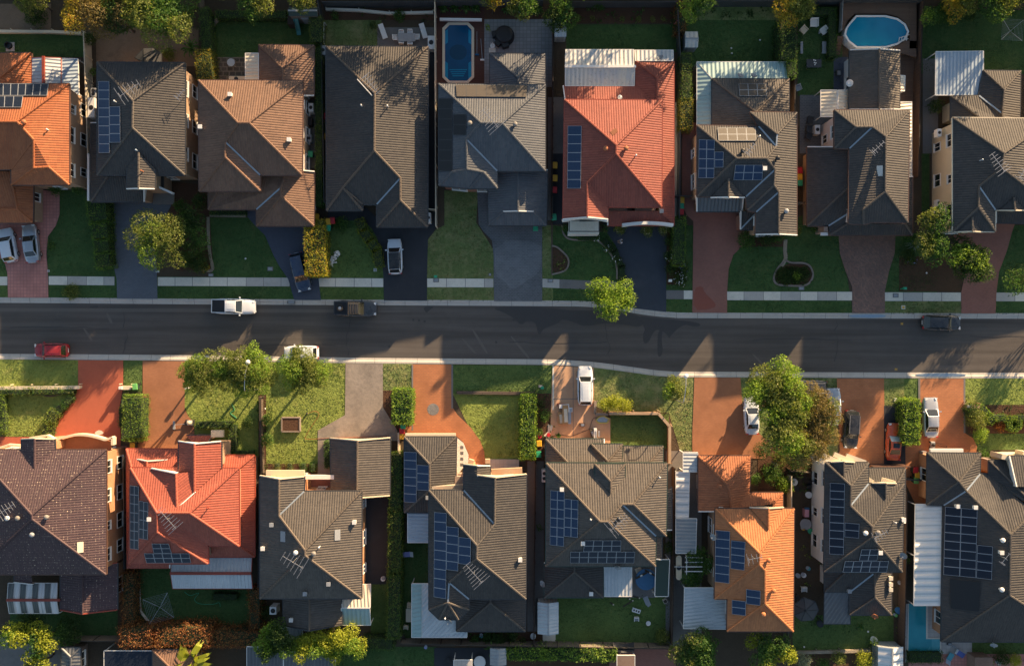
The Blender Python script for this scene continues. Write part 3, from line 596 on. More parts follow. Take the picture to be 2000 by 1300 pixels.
class House:
    def __init__(s, label, cx, cy, name='house', cat='house', group='houses along the street'):
        s.root = empty(name, W(cx, cy, 0), label, cat, group); s.planes = []
    def roof(s, E, V, F, tile, *mats, wall=None, cap=None, trim='trim_dark', gable='trim_white', base=0.0, pitch=PITCH, win=True, name='roof', ins=0.45, valleys=True, fasc=0.2, wins=('trim_white',)):
        for m_ in mats:
            if m_.startswith(('brick', 'render')): wall = m_
            else: cap = m_
        P = {k: W(v[0], v[1], E + (v[2] if len(v) > 2 else 0)*pitch) for k, v in V.items()}
        Fl = []
        for f in F:
            ks = f.split() if ' ' in f else list(f)
            pts = [P[k] for k in ks]
            n = Vector((0, 0, 0))
            for i in range(len(pts)):
                a, b_ = pts[i], pts[(i+1) % len(pts)]
                n += Vector(((a.y-b_.y)*(a.z+b_.z), (a.z-b_.z)*(a.x+b_.x), (a.x-b_.x)*(a.y+b_.y)))
            if n.z < 0: ks = ks[::-1]; pts = pts[::-1]; n = -n
            Fl.append((ks, pts, n.normalized()))
        mb = MB(); edges = {}
        for ks, pts, n in Fl:
            up = Vector((0, 0, 1)) - n*n.z
            up = up.normalized() if up.length > 0.03 else Vector((0, 1, 0))
            ud = up.cross(n).normalized()
            mb.face(pts, [(p.dot(ud), p.dot(up)) for p in pts])
            c = sum(pts, Vector())/len(pts)
            s.planes.append(([(CAM_H/(CAM_H-p.z)*p.x*PXM+1000, 650-CAM_H/(CAM_H-p.z)*p.y*PXM) for p in pts], n, c))
            for i in range(len(ks)):
                a, b_ = ks[i], ks[(i+1) % len(ks)]
                edges.setdefault(tuple(sorted((a, b_))), []).append((n, c, a, b_))
        ro = mb.build(name, M[tile], s.root)
        caps = MB(); val = MB(); gut = MB(); gab = MB(); barge = MB(); nxt = {}
        for (a, b_), L in edges.items():
            p, q = P[a], P[b_]
            if len(L) == 2:
                (n1, c1, *_), (n2, c2, *_) = L
                conv = (c2-p).dot(n1) < -0.01
                if n1.dot(n2) > 0.997: continue
                if conv:
                    lift = Vector((0, 0, 0.03)); d = (q-p); m_ = max(1, int(d.length/0.45))
                    caps.tube([p+lift, q+lift], 0.125, 6)
                    for k in range(1, m_): caps.tube([p+lift+d*((k-.06)/m_), p+lift+d*((k+.06)/m_)], 0.15, 6, cap=False)
                elif valleys:
                    val.bar(p+Vector((0, 0, .03)), q+Vector((0, 0, .03)), 0.17, 0.05)
            else:
                n1, c1, x, y = L[0]; nxt[x] = y
                p, q = P[x], P[y]
                if abs(p.z-q.z) < 0.12:
                    if abs(p.z-E) < 0.15:
                        o_ = Vector((q.y-p.y, p.x-q.x, 0)).normalized()*0.04
                        gut.bar(p+o_+Vector((0, 0, -fasc/2)), q+o_+Vector((0, 0, -fasc/2)), 0.13, fasc)
                else:
                    ed = Vector((q.x-p.x, q.y-p.y)); gr = Vector((n1.x, n1.y))
                    if ed.length < .05 or abs(ed.normalized().dot(gr.normalized())) < .9: continue
                    lo = Vector((p.x, p.y, E-.15)), Vector((q.x, q.y, E-.15))
                    pts = [p+Vector((0, 0, -.04)), q+Vector((0, 0, -.04)), lo[1], lo[0]]
                    L_ = (q-p).length
                    gab.face(pts[::-1], [(0, p.z), (L_, q.z), (L_, E), (0, E)][::-1])
                    barge.bar(p, q, 0.12, 0.22)
        if caps.f: caps.build('ridge_cap', M[cap or tile], ro, smooth=True)
        if val.f: val.build('valley', M[tile if any(k in tile for k in ('red', 'scarlet', 'orange', 'terracotta')) else 'valley_metal'], ro)
        if gut.f: gut.build('gutter', M[trim], ro)
        if gab.f: gab.build('gable', M[gable], s.root)
        if barge.f: barge.build('barge_board', M[gable], s.root)
        # outline -> soffit and walls
        if nxt and wall:
            st = next(iter(nxt)); ring = [st]
            while nxt[ring[-1]] != st and len(ring) < 60: ring.append(nxt[ring[-1]])
            poly = [Vector((P[k].x, P[k].y)) for k in ring]
            # drop points that are gable tips in line with their neighbours
            out = []
            for i, v in enumerate(poly):
                a, c = poly[i-1], poly[(i+1) % len(poly)]
                cr_ = abs((v-a).x*(c-v).y - (v-a).y*(c-v).x)
                if cr_ > 0.25: out.append(v)
            poly = out
            ip = inset(poly, ins)
            sof = MB(); sof.face([(v.x, v.y, E-.1) for v in poly][::-1]); sof.build('soffit', M['trim_white'], ro)
            s.walls(ip, base, E-.08, wall, win, wins[0])
        return ro
    def walls(s, ip, z0, z1, wall, win=True, frame='trim_white'):
        wb_ = MB(); wb_.prism([(v.x, v.y) for v in ip], z0, z1, bottom=False); wb_.build('wall', M[wall], s.root)
        if not win: return
        n = len(ip); ar = sum(ip[i].x*ip[(i+1) % n].y - ip[(i+1) % n].x*ip[i].y for i in range(n))
        for i in range(n):
            a, b_ = (ip[i], ip[(i+1) % n]) if ar > 0 else (ip[(i+1) % n], ip[i])
            d = b_-a; L = d.length
            if L < 2.2: continue
            d.normalize(); nr = Vector((d.y, -d.x)); mid = (a+b_)/2
            if nr.dot(-mid) < 0.12*mid.length: continue
            levels = [1.5] if z1-z0 < 4 else [1.4, z1-1.25]
            k = max(1, int(L/3.3))
            for lv in levels:
                for j in range(k):
                    w_ = random.choice((1.0, 1.5, 1.8)); h_ = random.choice((1.0, 1.3)) if lv > 2 else 1.3
                    c = a + d*(L*(j+.5)/k + random.uniform(-.3, .3))
                    s.window(c, d, nr, z0+lv, w_, h_, frame)
    def window(s, c, d, nr, z, w_, h_, frame='trim_white'):
        f = MB(); C = Vector((c.x, c.y, z)); D = Vector((d.x, d.y, 0)); Nn = Vector((nr.x, nr.y, 0))
        for sx in (-1, 1): f.bar(C+D*(sx*w_/2)-Vector((0, 0, h_/2))+Nn*.03, C+D*(sx*w_/2)+Vector((0, 0, h_/2))+Nn*.03, .08, .1, up=Nn)
        for sz in (-1, 1): f.bar(C-D*(w_/2)+Vector((0, 0, sz*h_/2))+Nn*.03, C+D*(w_/2)+Vector((0, 0, sz*h_/2))+Nn*.03, .1, .08)
        f.bar(C-Vector((0, 0, h_/2))+Nn*.03, C+Vector((0, 0, h_/2))+Nn*.03, .05, .08, up=Nn)
        f.bar(C-D*(w_/2+.08)-Vector((0, 0, h_/2+.06))+Nn*.08, C+D*(w_/2+.08)-Vector((0, 0, h_/2+.06))+Nn*.08, .2, .06)
        fo = f.build('window', M[frame], s.root)
        p = MB(); a = C+Nn*.022
        p.face([a-D*(w_/2-.04)-Vector((0, 0, h_/2-.04)), a+D*(w_/2-.04)-Vector((0, 0, h_/2-.04)), a+D*(w_/2-.04)+Vector((0, 0, h_/2-.04)), a-D*(w_/2-.04)+Vector((0, 0, h_/2-.04))])
        p.build('pane', M['window_glass'], fo)
    def hit(s, px, py, ref=None):
        """point of the roof seen at a photo position, and the roof normal there"""
        g = W(px, py, 0); d = g - CAMP; best = None
        for poly, n, c in s.planes:
            x, y = ref or (px, py); ins = False; j = len(poly)-1
            for i in range(len(poly)):
                if (poly[i][1] > y) != (poly[j][1] > y) and x < (poly[j][0]-poly[i][0])*(y-poly[i][1])/(poly[j][1]-poly[i][1]) + poly[i][0]: ins = not ins
                j = i
            if not ins: continue
            t = n.dot(c-CAMP)/n.dot(d); p = CAMP + d*t
            if best is None or p.z > best[0].z: best = (p, n)
        if best is None:
            poly, n, c = min(s.planes, key=lambda q: (sum(a for a, _ in q[0])/len(q[0])-px)**2 + (sum(b_ for _, b_ in q[0])/len(q[0])-py)**2)
            t = n.dot(c-CAMP)/n.dot(d); best = (CAMP+d*t, n)
        return best
    def panels(s, q, nc, nr, cell='solar_blue', frame='solar_frame', name='solar_panel', gap=0.012, lift=0.13):
        """grid of panels whose outer corners are seen at q = (nw, ne, se, sw)"""
        (ax, ay), (bx, by), (cx, cy), (dx, dy) = q
        ref = ((ax+bx+cx+dx)/4, (ay+by+cy+dy)/4)
        def at(u, v):
            x = (ax*(1-u)+bx*u)*(1-v) + (dx*(1-u)+cx*u)*v; y = (ay*(1-u)+by*u)*(1-v) + (dy*(1-u)+cy*u)*v
            p, n = s.hit(x, y, ref); return p, n
        for i in range(nc):
            for j in range(nr):
                u0, u1 = i/nc, (i+1)/nc; v0, v1 = j/nr, (j+1)/nr
                A, n = at(u0, v0); B, _ = at(u1, v0); C, _ = at(u1, v1); D, _ = at(u0, v1)
                ctr = (A+B+C+D)/4; P = [ctr + (p-ctr)*(1-gap) + n*lift for p in (D, C, B, A)]
                m_ = MB(); lo = [p - n*.045 for p in P]
                for k in range(4): m_.face([lo[k], lo[(k+1) % 4], P[(k+1) % 4], P[k]], None, 0)
                m_.face(lo[::-1], None, 0)
                c2 = sum(P, Vector())/4; I = []
                for k in range(4):
                    e1 = (P[k-1]-P[k]).normalized(); e2 = (P[(k+1) % 4]-P[k]).normalized(); I.append(P[k]+(e1+e2)*.034)
                for k in range(4): m_.face([P[k], P[(k+1) % 4], I[(k+1) % 4], I[k]], None, 0)
                ux = (I[1]-I[0]).normalized(); uy = n.cross(ux)
                m_.face(I, [((p-I[0]).dot(ux), (p-I[0]).dot(uy)) for p in I], 1)
                m_.build(name, [M[frame], M[cell]], s.root)
    def vent(s, px, py, kind='whirly', mat=None):
        p, n = s.hit(px, py); m_ = MB()
        if kind == 'whirly':
            m_.lathe(p-Vector((0, 0, .15)), [(.13, 0), (.13, .35), (.22, .40), (.28, .50), (.26, .62), (.16, .70), (.02, .73)], 12)
            return m_.build('roof_vent', M[mat or 'vent_grey'], s.root, smooth=True)
        if kind == 'box':
            m_.box(p+Vector((0, 0, .15)), (.36, .36, .5)); m_.box(p+Vector((0, 0, .43)), (.46, .46, .06)); return m_.build('roof_vent', M[mat or 'trim_white'], s.root)
        if kind == 'pipe':
            m_.tube([p-Vector((0, 0, .1)), p+Vector((0, 0, .55))], .055, 8); m_.lathe(p+Vector((0, 0, .55)), [(.10, 0), (.10, .1), (.02, .14)], 8); return m_.build('vent_pipe', M[mat or 'white_plastic'], s.root)
        if kind == 'skylight':
            ux = Vector((1, 0, 0)) - n*n.x; ux.normalize(); uy = n.cross(ux)
            a = [p+ux*x*.32+uy*y*.6+n*.08 for x, y in ((-1, -1), (1, -1), (1, 1), (-1, 1))]; lo = [v-n*.12 for v in a]
            m_.face(a); [m_.face([lo[k], lo[(k+1) % 4], a[(k+1) % 4], a[k]]) for k in range(4)]
            return m_.build('skylight', M[mat or 'clear_sheet'], s.root)
    def antenna(s, px, py, ang=-0.9, L=2.6, n=6, w=1.7, h=1.1):
        """yagi antenna: mast, boom and rods of falling length; (px, py) is where its middle is seen"""
        p, _ = s.hit(px, py); m_ = MB(); top = p + Vector((0, 0, h)); top = CAMP + (top-CAMP)
        top = W(px, py, p.z+h)
        d = Vector((math.cos(ang), math.sin(ang), 0)); e = Vector((-d.y, d.x, 0))
        base, _ = s.hit(px, py); m_.tube([Vector((top.x, top.y, base.z-.3)), top+Vector((0, 0, .15))], .025, 6)
        m_.bar(top-d*L/2, top+d*L/2, .045)
        for k in range(n):
            t = k/(n-1); c = top+d*(t-.5)*L; ww = w*(1-.55*t); m_.bar(c-e*ww/2, c+e*ww/2, .04, .03)
        m_.bar(top-d*L*.45-e*.3+Vector((0, 0, .2)), top-d*L*.45+e*.3+Vector((0, 0, .2)), .05)
        return m_.build('tv_antenna', M['steel'], s.root)
    def dish(s, px, py, h=None, az=0.0, r=0.42, mat='grey_plastic'):
        p, _ = s.hit(px, py); z = h if h else p.z+.6; c = W(px, py, z); m_ = MB(); n = 14
        ax = Vector((math.cos(az)*.75, math.sin(az)*.75, .66)).normalized(); x = ax.cross(Vector((0, 0, 1))).normalized(); y = x.cross(ax)
        rings = [[c + ax*(q*q*.22) + (x*math.cos(2*math.pi*k/n)+y*math.sin(2*math.pi*k/n))*q*r for k in range(n)] for q in (.12, .5, .8, 1)]
        for a, b_ in zip(rings, rings[1:]):
            for k in range(n): m_.face([a[k], a[(k+1) % n], b_[(k+1) % n], b_[k]]); m_.face([a[k]-ax*.02, b_[k]-ax*.02, b_[(k+1) % n]-ax*.02, a[(k+1) % n]-ax*.02])
        m_.face(rings[0])
        m_.tube([c-ax*.05, c-ax*.05-Vector((0, 0, .8))], .03, 6); m_.bar(c-y*r*.95, c+ax*.5-y*.05, .03); m_.box(c+ax*.5, (.09, .09, .09))
        return m_.build('satellite_dish', M[mat], s.root)
    def boxpart(s, name, px, py, z, d, mat, rz=0.0):
        m_ = MB(); c = W(px, py, z); m_.box((c.x, c.y, z), d, rz); return m_.build(name, M[mat], s.root)
    def beam(s, name, pts, w, h, mat):
        m_ = MB()
        for a, c in zip(pts, pts[1:]): m_.bar(W(*a), W(*c), w, h)
        return m_.build(name, M[mat], s.root)
    def door(s, px, py, w_, h_, nr, mat, name='garage_door'):
        """a door leaf standing at the wall foot seen at (px, py); nr = wall direction +1 south, -1 north"""
        c = W(px, py, 0); m_ = MB(); m_.box((c.x, c.y, h_/2), (w_, .08, h_))
        for k in range(1, 5): m_.box((c.x, c.y-.05*nr, h_*k/5), (w_-.1, .03, .05))
        return m_.build(name, M[mat], s.root)

def cover(label, polys, mat, posts=(), name='patio_cover', cat='patio cover', thick=0.06, beam=None, beammat='trim_white', group=None):
    """free roof sheets on posts; polys = lists of (px, py, h)"""
    c0 = [p for p in polys[0] if not isinstance(p, str)]; cx = sum(p[0] for p in c0)/len(c0); cy = sum(p[1] for p in c0)/len(c0)
    root = empty(name, W(cx, cy, 0), label, cat, group)
    for poly in polys:
        mt = poly[-1] if isinstance(poly[-1], str) else mat; pp = [p for p in poly if not isinstance(p, str)]
        pts = [W(*p) for p in pp]; n = Vector((0, 0, 0))
        for i in range(len(pts)):
            a, b_ = pts[i], pts[(i+1) % len(pts)]; n += Vector(((a.y-b_.y)*(a.z+b_.z), (a.z-b_.z)*(a.x+b_.x), (a.x-b_.x)*(a.y+b_.y)))
        if n.z < 0: pts.reverse(); n = -n
        n.normalize(); up = Vector((0, 0, 1))-n*n.z; up = up.normalized() if up.length > .02 else Vector((0, 1, 0))
        ud = up.cross(n).normalized(); m_ = MB()
        lo = [p-Vector((0, 0, thick)) for p in pts]
        m_.face(pts, [(p.dot(ud), p.dot(up)) for p in pts]); m_.face(lo[::-1])
        for k in range(len(pts)): m_.face([lo[k], lo[(k+1) % len(pts)], pts[(k+1) % len(pts)], pts[k]])
        m_.build('roof_sheet', M[mt], root)
        g_ = MB(); low = min(p.z for p in pts)
        for k in range(len(pts)):
            a, b_ = pts[k], pts[(k+1) % len(pts)]
            g_.bar(a-Vector((0, 0, .06)), b_-Vector((0, 0, .06)), .07, .14)
        g_.build('edge_trim', M[beammat], root)
    for (x, y, h) in posts:
        c = W(x, y, h); m_ = MB(); m_.box((c.x, c.y, (h-.08)/2), (.1, .1, h-.08)); m_.build('post', M[beammat], root)
    if beam:
        m_ = MB(); [m_.bar(W(*a), W(*c), beam[2], beam[2]*.7) for a, c in [beam[:2]]]; m_.build('ridge_beam', M[beam[3]], root)
    return root
# ================================================================ houses of the top row, west to east
# ---- orange tiled house at the left edge
H = House('two storey house with sunlit orange tiled roof beside pink driveway', 40, 260)
H.roof(5.4, dict(a=(135,164),b=(-95,164),c=(34,238,70),d=(-30,238,70),e=(66,273,66),f=(66,328,44),k=(95,326,37),g=(135,361),i=(22,361),j=(22,331),l=(-95,331)),
       ['b a c d','a g k f e c','e f i j','f k g i','d c e j l','b d l'], 'orange_tile', 'brick_tan', trim='trim_brown')
H.roof(2.9, dict(a=(65,335),b=(64,435),c=(34,408,30),d=(-70,408,30),e=(-70,435),f=(-70,335,60),g=(20,335,45)), ['a b c g','c d e b','g c d f'], 'orange_tile', 'brick_tan', trim='trim_brown')
H.roof(2.9, dict(a=(61,104),b=(-70,104),c=(0,152,46),d=(-70,152,46),e=(61,170),f=(0,170,46)), ['b a c d','a e f c'], 'orange_tile', 'brick_tan', trim='trim_brown')
H.panels([(-7,164.5),(96,165),(93,188),(-7,188)], 7, 1, 'solar_black', 'grey_plastic'); H.panels([(-7,189),(46,189),(43,211),(-7,211)], 3, 1, 'solar_black', 'grey_plastic')
H.vent(50, 240, 'whirly', 'terracotta_tile'); H.vent(97, 255, 'pipe')
cover('white corrugated gable patio cover with red beams beside orange tiled house', [[(62,113,2.9),(84,112,3.3),(84,163,3.3),(62,163,2.9)],[(86,112,3.3),(119,113,2.7),(119,163,2.7),(86,163,3.3)]], 'pale_metal', [(63,114,2.8),(118,114,2.6)], beam=((85,110,3.4),(85,163,3.4),.3,'trim_red'), beammat='trim_red')
cover('flat blue grey sheet roof beside the red beamed patio cover', [[(121,114,2.6),(152,115,2.4),(154,186,2.4),(135,172,2.6),(121,165,2.6)]], 'blue_metal', [(151,116,2.3),(153,184,2.3)])
# ---- dark tiled house with tan north face
H = House('dark two storey house with blue solar column west of the bright round tree', 275, 240)
H.roof(5.4, dict(a=(190,122),b=(361,123),c=(361,342),d=(190,342),r=(260,197,76),s=(259,250,76)), ['a b r','b c s r','c d s','d a r s'], 'charcoal_tile', 'grey_tile', 'brick_tan')
H.roof(5.75, dict(p=(271,298,30),q=(271,368,30),r=(248,326),s=(248,369),t=(303,330),u=(302,369)), ['p q s r','p t u q'], 'charcoal_tile', 'grey_tile', 'brick_tan', win=False)
H.roof(2.8, dict(a=(178,240),b=(178,394),c=(282,394),d=(210,345,42),e=(234,345,42),f=(196,240,18),g=(282,345,42)), ['a b d f','b c e d','c g e'], 'charcoal_tile', 'grey_tile', 'brick_tan', win=False, ins=.3)
H.panels([(193.5,159.5),(215,159.5),(215.5,299),(194.5,299)], 1, 8); H.panels([(215.5,209),(236,209),(236.5,279),(215.5,279)], 1, 4)
H.antenna(252, 176, 0.6, 2.6, 6, 2.3); H.antenna(352, 184, 0.9, 1.2, 4, 1.0); H.vent(228, 200, 'pipe'); H.vent(280, 335, 'pipe', 'terracotta_tile'); H.vent(270, 295, 'pipe', 'blue_metal')
H.beam('porch_parapet', [(303,362,3.2),(338,378,3.2)], .25, .7, 'render_white'); H.beam('porch_parapet', [(303,338,3.0),(318,338,3.0),(318,372,3.0)], .2, .35, 'trim_dark')
H.boxpart('entry_step', 320, 388, .1, (2.6, 1.4, .2), 'concrete_dark')
H.beam('wall_cap', [(173,300,2.5),(173,392,2.5)], .25, .2, 'trim_white')
cover('small octagonal garden gazebo with shade put into its roof colour behind the dark tiled house', [[(263,113,2.3),(298,113,2.3),(281,122,3.2)],[(298,113,2.3),(315,121,2.3),(281,122,3.2)],[(280,95,2.3),(263,113,2.3),(281,122,3.2)],[(315,104,2.3),(298,94,2.3),(281,122,3.2)],[(298,94,2.3),(280,95,2.3),(281,122,3.2)],[(315,121,2.3),(315,104,2.3),(281,122,3.2)]], 'trim_dark', [(265,113,2.3),(297,95,2.3),(314,120,2.3)], name='gazebo', cat='gazebo', beammat='trim_dark')  # dark roof colour stands in for the shade of nearby trees
# ---- brown tiled house
H = House('two storey house with warm brown tiled hip roof above dark blue driveway', 490, 265)
H.roof(5.4, dict(a=(388,157),b=(591,158),c=(590,342),d=(508,342),e=(508,373),f=(389,373),R1=(465,240,88),R2=(487,240,88),R3=(440,277,56),R4=(440,307,54)), ['a b R2 R1','b c R2','R1 R2 c d R3','a f R4 R3 R1','R3 R4 e d','R4 f e'], 'brown_tile', 'brown_tile', 'brick_tan', trim='trim_brown')
H.roof(2.9, dict(a=(506,88),b=(613,89),c=(613,187),d=(506,187),r=(552,134,46),s=(552,187,46)), ['a b r','b c s r','a r s d'], 'brown_tile', 'brown_tile', 'brick_tan', trim='trim_brown')
H.roof(2.9, dict(a=(614,335),b=(613,441),c=(501,441),d=(501,409),f=(407,409),g=(407,372),r=(549,383,58),q=(548,367,58),p=(560,330,54),h=(512,345,48),k=(424,372,30)), ['a b r q p','r b c','q r c d','d q p h k f','g f k'], 'brown_tile', 'brown_tile', 'brick_tan', trim='trim_brown')
H.vent(451, 186, 'box'); H.vent(393, 249, 'box'); H.vent(566, 274, 'box')
cover('cream corrugated lean to cover behind brown tiled house', [[(479,104,2.7),(505,104,2.9),(505,157,2.9),(479,157,2.7)]], 'cream_metal', [(480,105,2.6)])
# ---- large dark single storey roof
H = House('long dark hip roofed house behind the white car with black roof', 737, 270)
H.roof(3.4, dict(a=(637,91),b=(836,92),c=(835,443),d=(736,443),e=(736,399),f=(708,399),g=(708,411),h=(638,411),R1=(732,182,92),R2=(731,294,92),L=(670,367,36),M=(782,348,50),N=(782,391,50)),
       ['a b R1','b c N M R2 R1','a h L R2 R1','R2 L f e M','L h g','L g f','M N d e','N d c'], 'charcoal_tile', 'cap_tan', 'brick_brown', trim='trim_dark')
H.antenna(725, 165, -0.9, 2.4, 7, 1.5); H.vent(707, 208, 'pipe'); H.vent(758, 209, 'pipe'); H.beam('downpipe', [(698,155,5.2),(727,187,5.6)], .1, .1, 'trim_white')
# ---- steel blue house
H = House('two storey house with steel blue ribbed roof and black pool heating mats', 960, 260)
H.roof(4.95, dict(a=(857,164),b=(1065,166),c=(1065,334),d=(971,334),e=(971,368),f=(917,368),g=(857,362),R1=(939,240,80),R2=(981,241,80),R3=(911,272,56),R4=(912,330,46),k=(944,336,28),m=(884,335,28)),
       ['a b R2 R1','b c R2','R1 R2 c d R3','a g m R4 R3 R1','R3 R4 k e d','g f k R4 m','f e k'], 'slate_blue_tile', 'slate_blue_tile', 'brick_red')
H.roof(2.8, dict(a=(957,105),b=(1064,106),c=(1065,175),d=(957,175),r=(1012,152,48),s=(1012,175,48)), ['a b r','b c s r','a r s d'], 'slate_blue_tile', 'slate_blue_tile', 'brick_red')
H.roof(2.8, dict(a=(953,332),b=(1069,332),c=(1067,440),d=(954,440),e=(983,413,27),f=(1042,413,27),r=(1012,332,55),s=(1012,412,55)), ['a d e s r','b r s f c','d c f e'], 'slate_blue_tile', 'slate_blue_tile', 'brick_red')
H.panels([(890,167),(1030,168),(1028,191),(892,190)], 7, 1, 'pool_mat_tan', 'trim_dark', name='pool_heating_mat', gap=0)
H.panels([(858,193),(884,193),(884,334),(857,334)], 1, 7, 'pool_mat_black', 'trim_dark', name='pool_heating_mat', gap=0); H.panels([(886,224),(911,224),(911,264),(886,264)], 1, 2, 'pool_mat_black', 'trim_dark', name='pool_heating_mat', gap=0)
H.antenna(958, 232, 2.3, 2.6, 8, 2.6); H.vent(918, 242, 'whirly'); H.vent(1006, 244, 'whirly')
H.door(1010, 431, 4.8, 2.2, 1, 'trim_dark')
# ---- red roofed house
H = House('two storey house with red tiled roof and white curved front parapet', 1200, 310)
H.roof(5.4, dict(a=(1103,195),b=(1293,196),c=(1292,404),d=(1187,404),e=(1187,428),g=(1100,428),R1=(1204,284,90),R2=(1203,300,90),R3=(1147,358,44),R4=(1147,424,44)), ['a b R1','b c R2 R1','R2 c d R3','a g R4 R3 R2 R1','R3 R4 e d'], 'red_tile', 'red_tile', 'render_white', trim='trim_red')
H.roof(2.8, dict(p=(1100,168),q=(1243,168),r=(1243,120),s=(1316,121),t=(1316,440),u=(1187,440),R=(1283,152,36),Q=(1283,212,36),X=(1272,200,30),Y=(1104,200,30),Z=(1290,412,27),U=(1187,412,27)), ['p q X Y','q r R Q X','r s R','s t Z Q R','u t Z U'], 'red_tile', 'red_tile', 'render_white', trim='trim_red')
H.panels([(1109.5,246.5),(1136.5,246.5),(1135,368.5),(1108.5,368.5)], 1, 7)
H.vent(1182, 291, 'whirly', 'terracotta_tile'); H.vent(1222, 291, 'whirly', 'terracotta_tile'); H.beam('skylight_shaft', [(1194,262,8.0),(1204,254,8.0)], .5, .3, 'terracotta_tile'); H.vent(1210, 192, 'whirly', 'white_plastic'); H.vent(1241, 305, 'pipe'); H.vent(1291, 413, 'box', 'grey_plastic')
H.dish(1290, 115, 3.4, 2.2); H.beam('box_gutter', [(1188,408,3.6),(1225,408,3.6)], .4, .3, 'trim_brown'); H.beam('box_gutter', [(1240,408,3.6),(1280,408,3.6)], .4, .3, 'trim_brown')
arc = lambda x0, x1, y, s, h: [(x0+(x1-x0)*t/10, y - s*math.sin(math.pi*t/10), h) for t in range(11)]
H.beam('curved_parapet', arc(1098, 1187, 431, 6, 5.1), .3, .7, 'render_white'); H.beam('curved_parapet', arc(1215, 1314, 440, 4, 3.0), .35, .9, 'render_white')
H.boxpart('balcony_deck', 1140, 445, 2.6, (3.6, 1.5, .2), 'concrete'); H.beam('balcony_rail', [(1112,432,3.6),(1112,452,3.6),(1170,452,3.6),(1170,432,3.6)], .06, .5, 'trim_dark')
H.boxpart('balcony_step', 1139, 455, 1.2, (3.6, .5, 2.4), 'render_white'); H.door(1262, 430, 4.8, 2.2, 1, 'trim_cream')
cover('streaky white corrugated patio cover behind the red roofed house', [[(1105,97,2.9),(1238,97,2.9),(1238,129,3.2),(1104,129,3.2)],[(1104,131,3.2),(1240,131,3.2),(1239,168,2.8),(1104,168,2.8)]], 'clear_sheet', [(1106,98,2.8),(1237,98,2.8)], beam=((1103,130,3.3),(1242,130,3.3),.28,'trim_white'))
cover('narrow corrugated lean to north of the red roof end', [[(1240,98,2.7),(1315,98,2.7),(1315,119,2.9),(1241,119,2.9)]], 'clear_sheet', [(1314,99,2.6)])
# ---- dark house with pale verandah
H = House('dark tiled house wrapped by a pale green metal verandah roof', 1460, 320)
H.roof(5.4, dict(a=(1362,245),n=(1482,247),v=(1516,286,42),m2=(1497,309,63),m1=(1439,309,66),w=(1362,384),p=(1514,331,44),s1=(1457,384),b=(1465,219),c=(1556,220),r1=(1518,262,42),e=(1556,459),g2=(1521,457,37),g1=(1521,375,37),q=(1512,362,44),s2=(1460,411),x=(1477,414),y=(1476,458)),
       ['a n v m2 m1','a m1 w','m1 m2 p s1 w','b c r1','b r1 v n','c e g2 g1 q p m2 v r1','p q s2 s1','q g1 x s2','g1 g2 y x'], 'charcoal_tile', 'grey_tile', 'brick_tan', trim='trim_brown')
H.roof(5.45, dict(p=(1423,349,35),q=(1423,385,35),l=(1388,386),r=(1454,386)), ['p q l','p r q'], 'charcoal_tile', 'grey_tile', trim='trim_white')
H.roof(3.0, dict(a=(1361,380,30),b=(1452,382,30),c=(1449,413),d=(1361,413)), ['a b c d'], 'dark_metal', wall='brick_orange', win=False)
H.roof(2.8, dict(a=(1447,412,24),b=(1476,412,24),c=(1474,448),d=(1446,448),r=(1476,417,24)), ['a b r d','r c d'], 'charcoal_tile', 'grey_tile', 'brick_red', win=False, ins=.25)
H.roof(2.9, dict(a=(1391,154),b=(1541,155),c=(1541,225),d=(1391,247),r=(1476,219,64),s=(1476,247,64)), ['a b r','b c s r','a r s d'], 'grey_tile', 'cap_tan', 'brick_tan')
H.panels([(1365.5,273),(1396,274),(1395,348),(1364.5,348)], 2, 4); H.panels([(1396,297),(1413.5,297),(1413,327.5),(1396,327.5)], 1, 2); H.panels([(1436,322),(1490,322),(1488,351.5),(1432,351.5)], 3, 2)
H.panels([(1401,251),(1475,251),(1477,276),(1403,276)], 4, 2, 'pool_mat_tan', 'grey_plastic', name='solar_panel'); H.panels([(1442,165),(1496,165),(1497,189),(1444,189)], 3, 2, 'pool_mat_tan', 'grey_plastic', name='solar_panel')
H.vent(1449, 296, 'whirly', 'black_plastic'); H.vent(1517, 310, 'whirly', 'black_plastic'); H.vent(1534, 413, 'whirly', 'grey_plastic'); H.antenna(1466, 291, .9, 1.4, 4, 1.2); H.vent(1481, 268, 'pipe'); H.vent(1492, 330, 'box')
H.dish(1445, 150, 3.6, 1.2); H.dish(1471, 150, 3.6, 1.2)
cover('pale green L shaped metal verandah roof along dark brown roof', [[(1361,121,2.3),(1536,121,2.3),(1540,154,2.7),(1391,154,2.7)],[(1361,121,2.3),(1391,154,2.7),(1391,244,2.7),(1361,244,2.3)]], 'green_sheet', [(1362,122,2.2),(1535,122,2.2),(1362,180,2.2)])
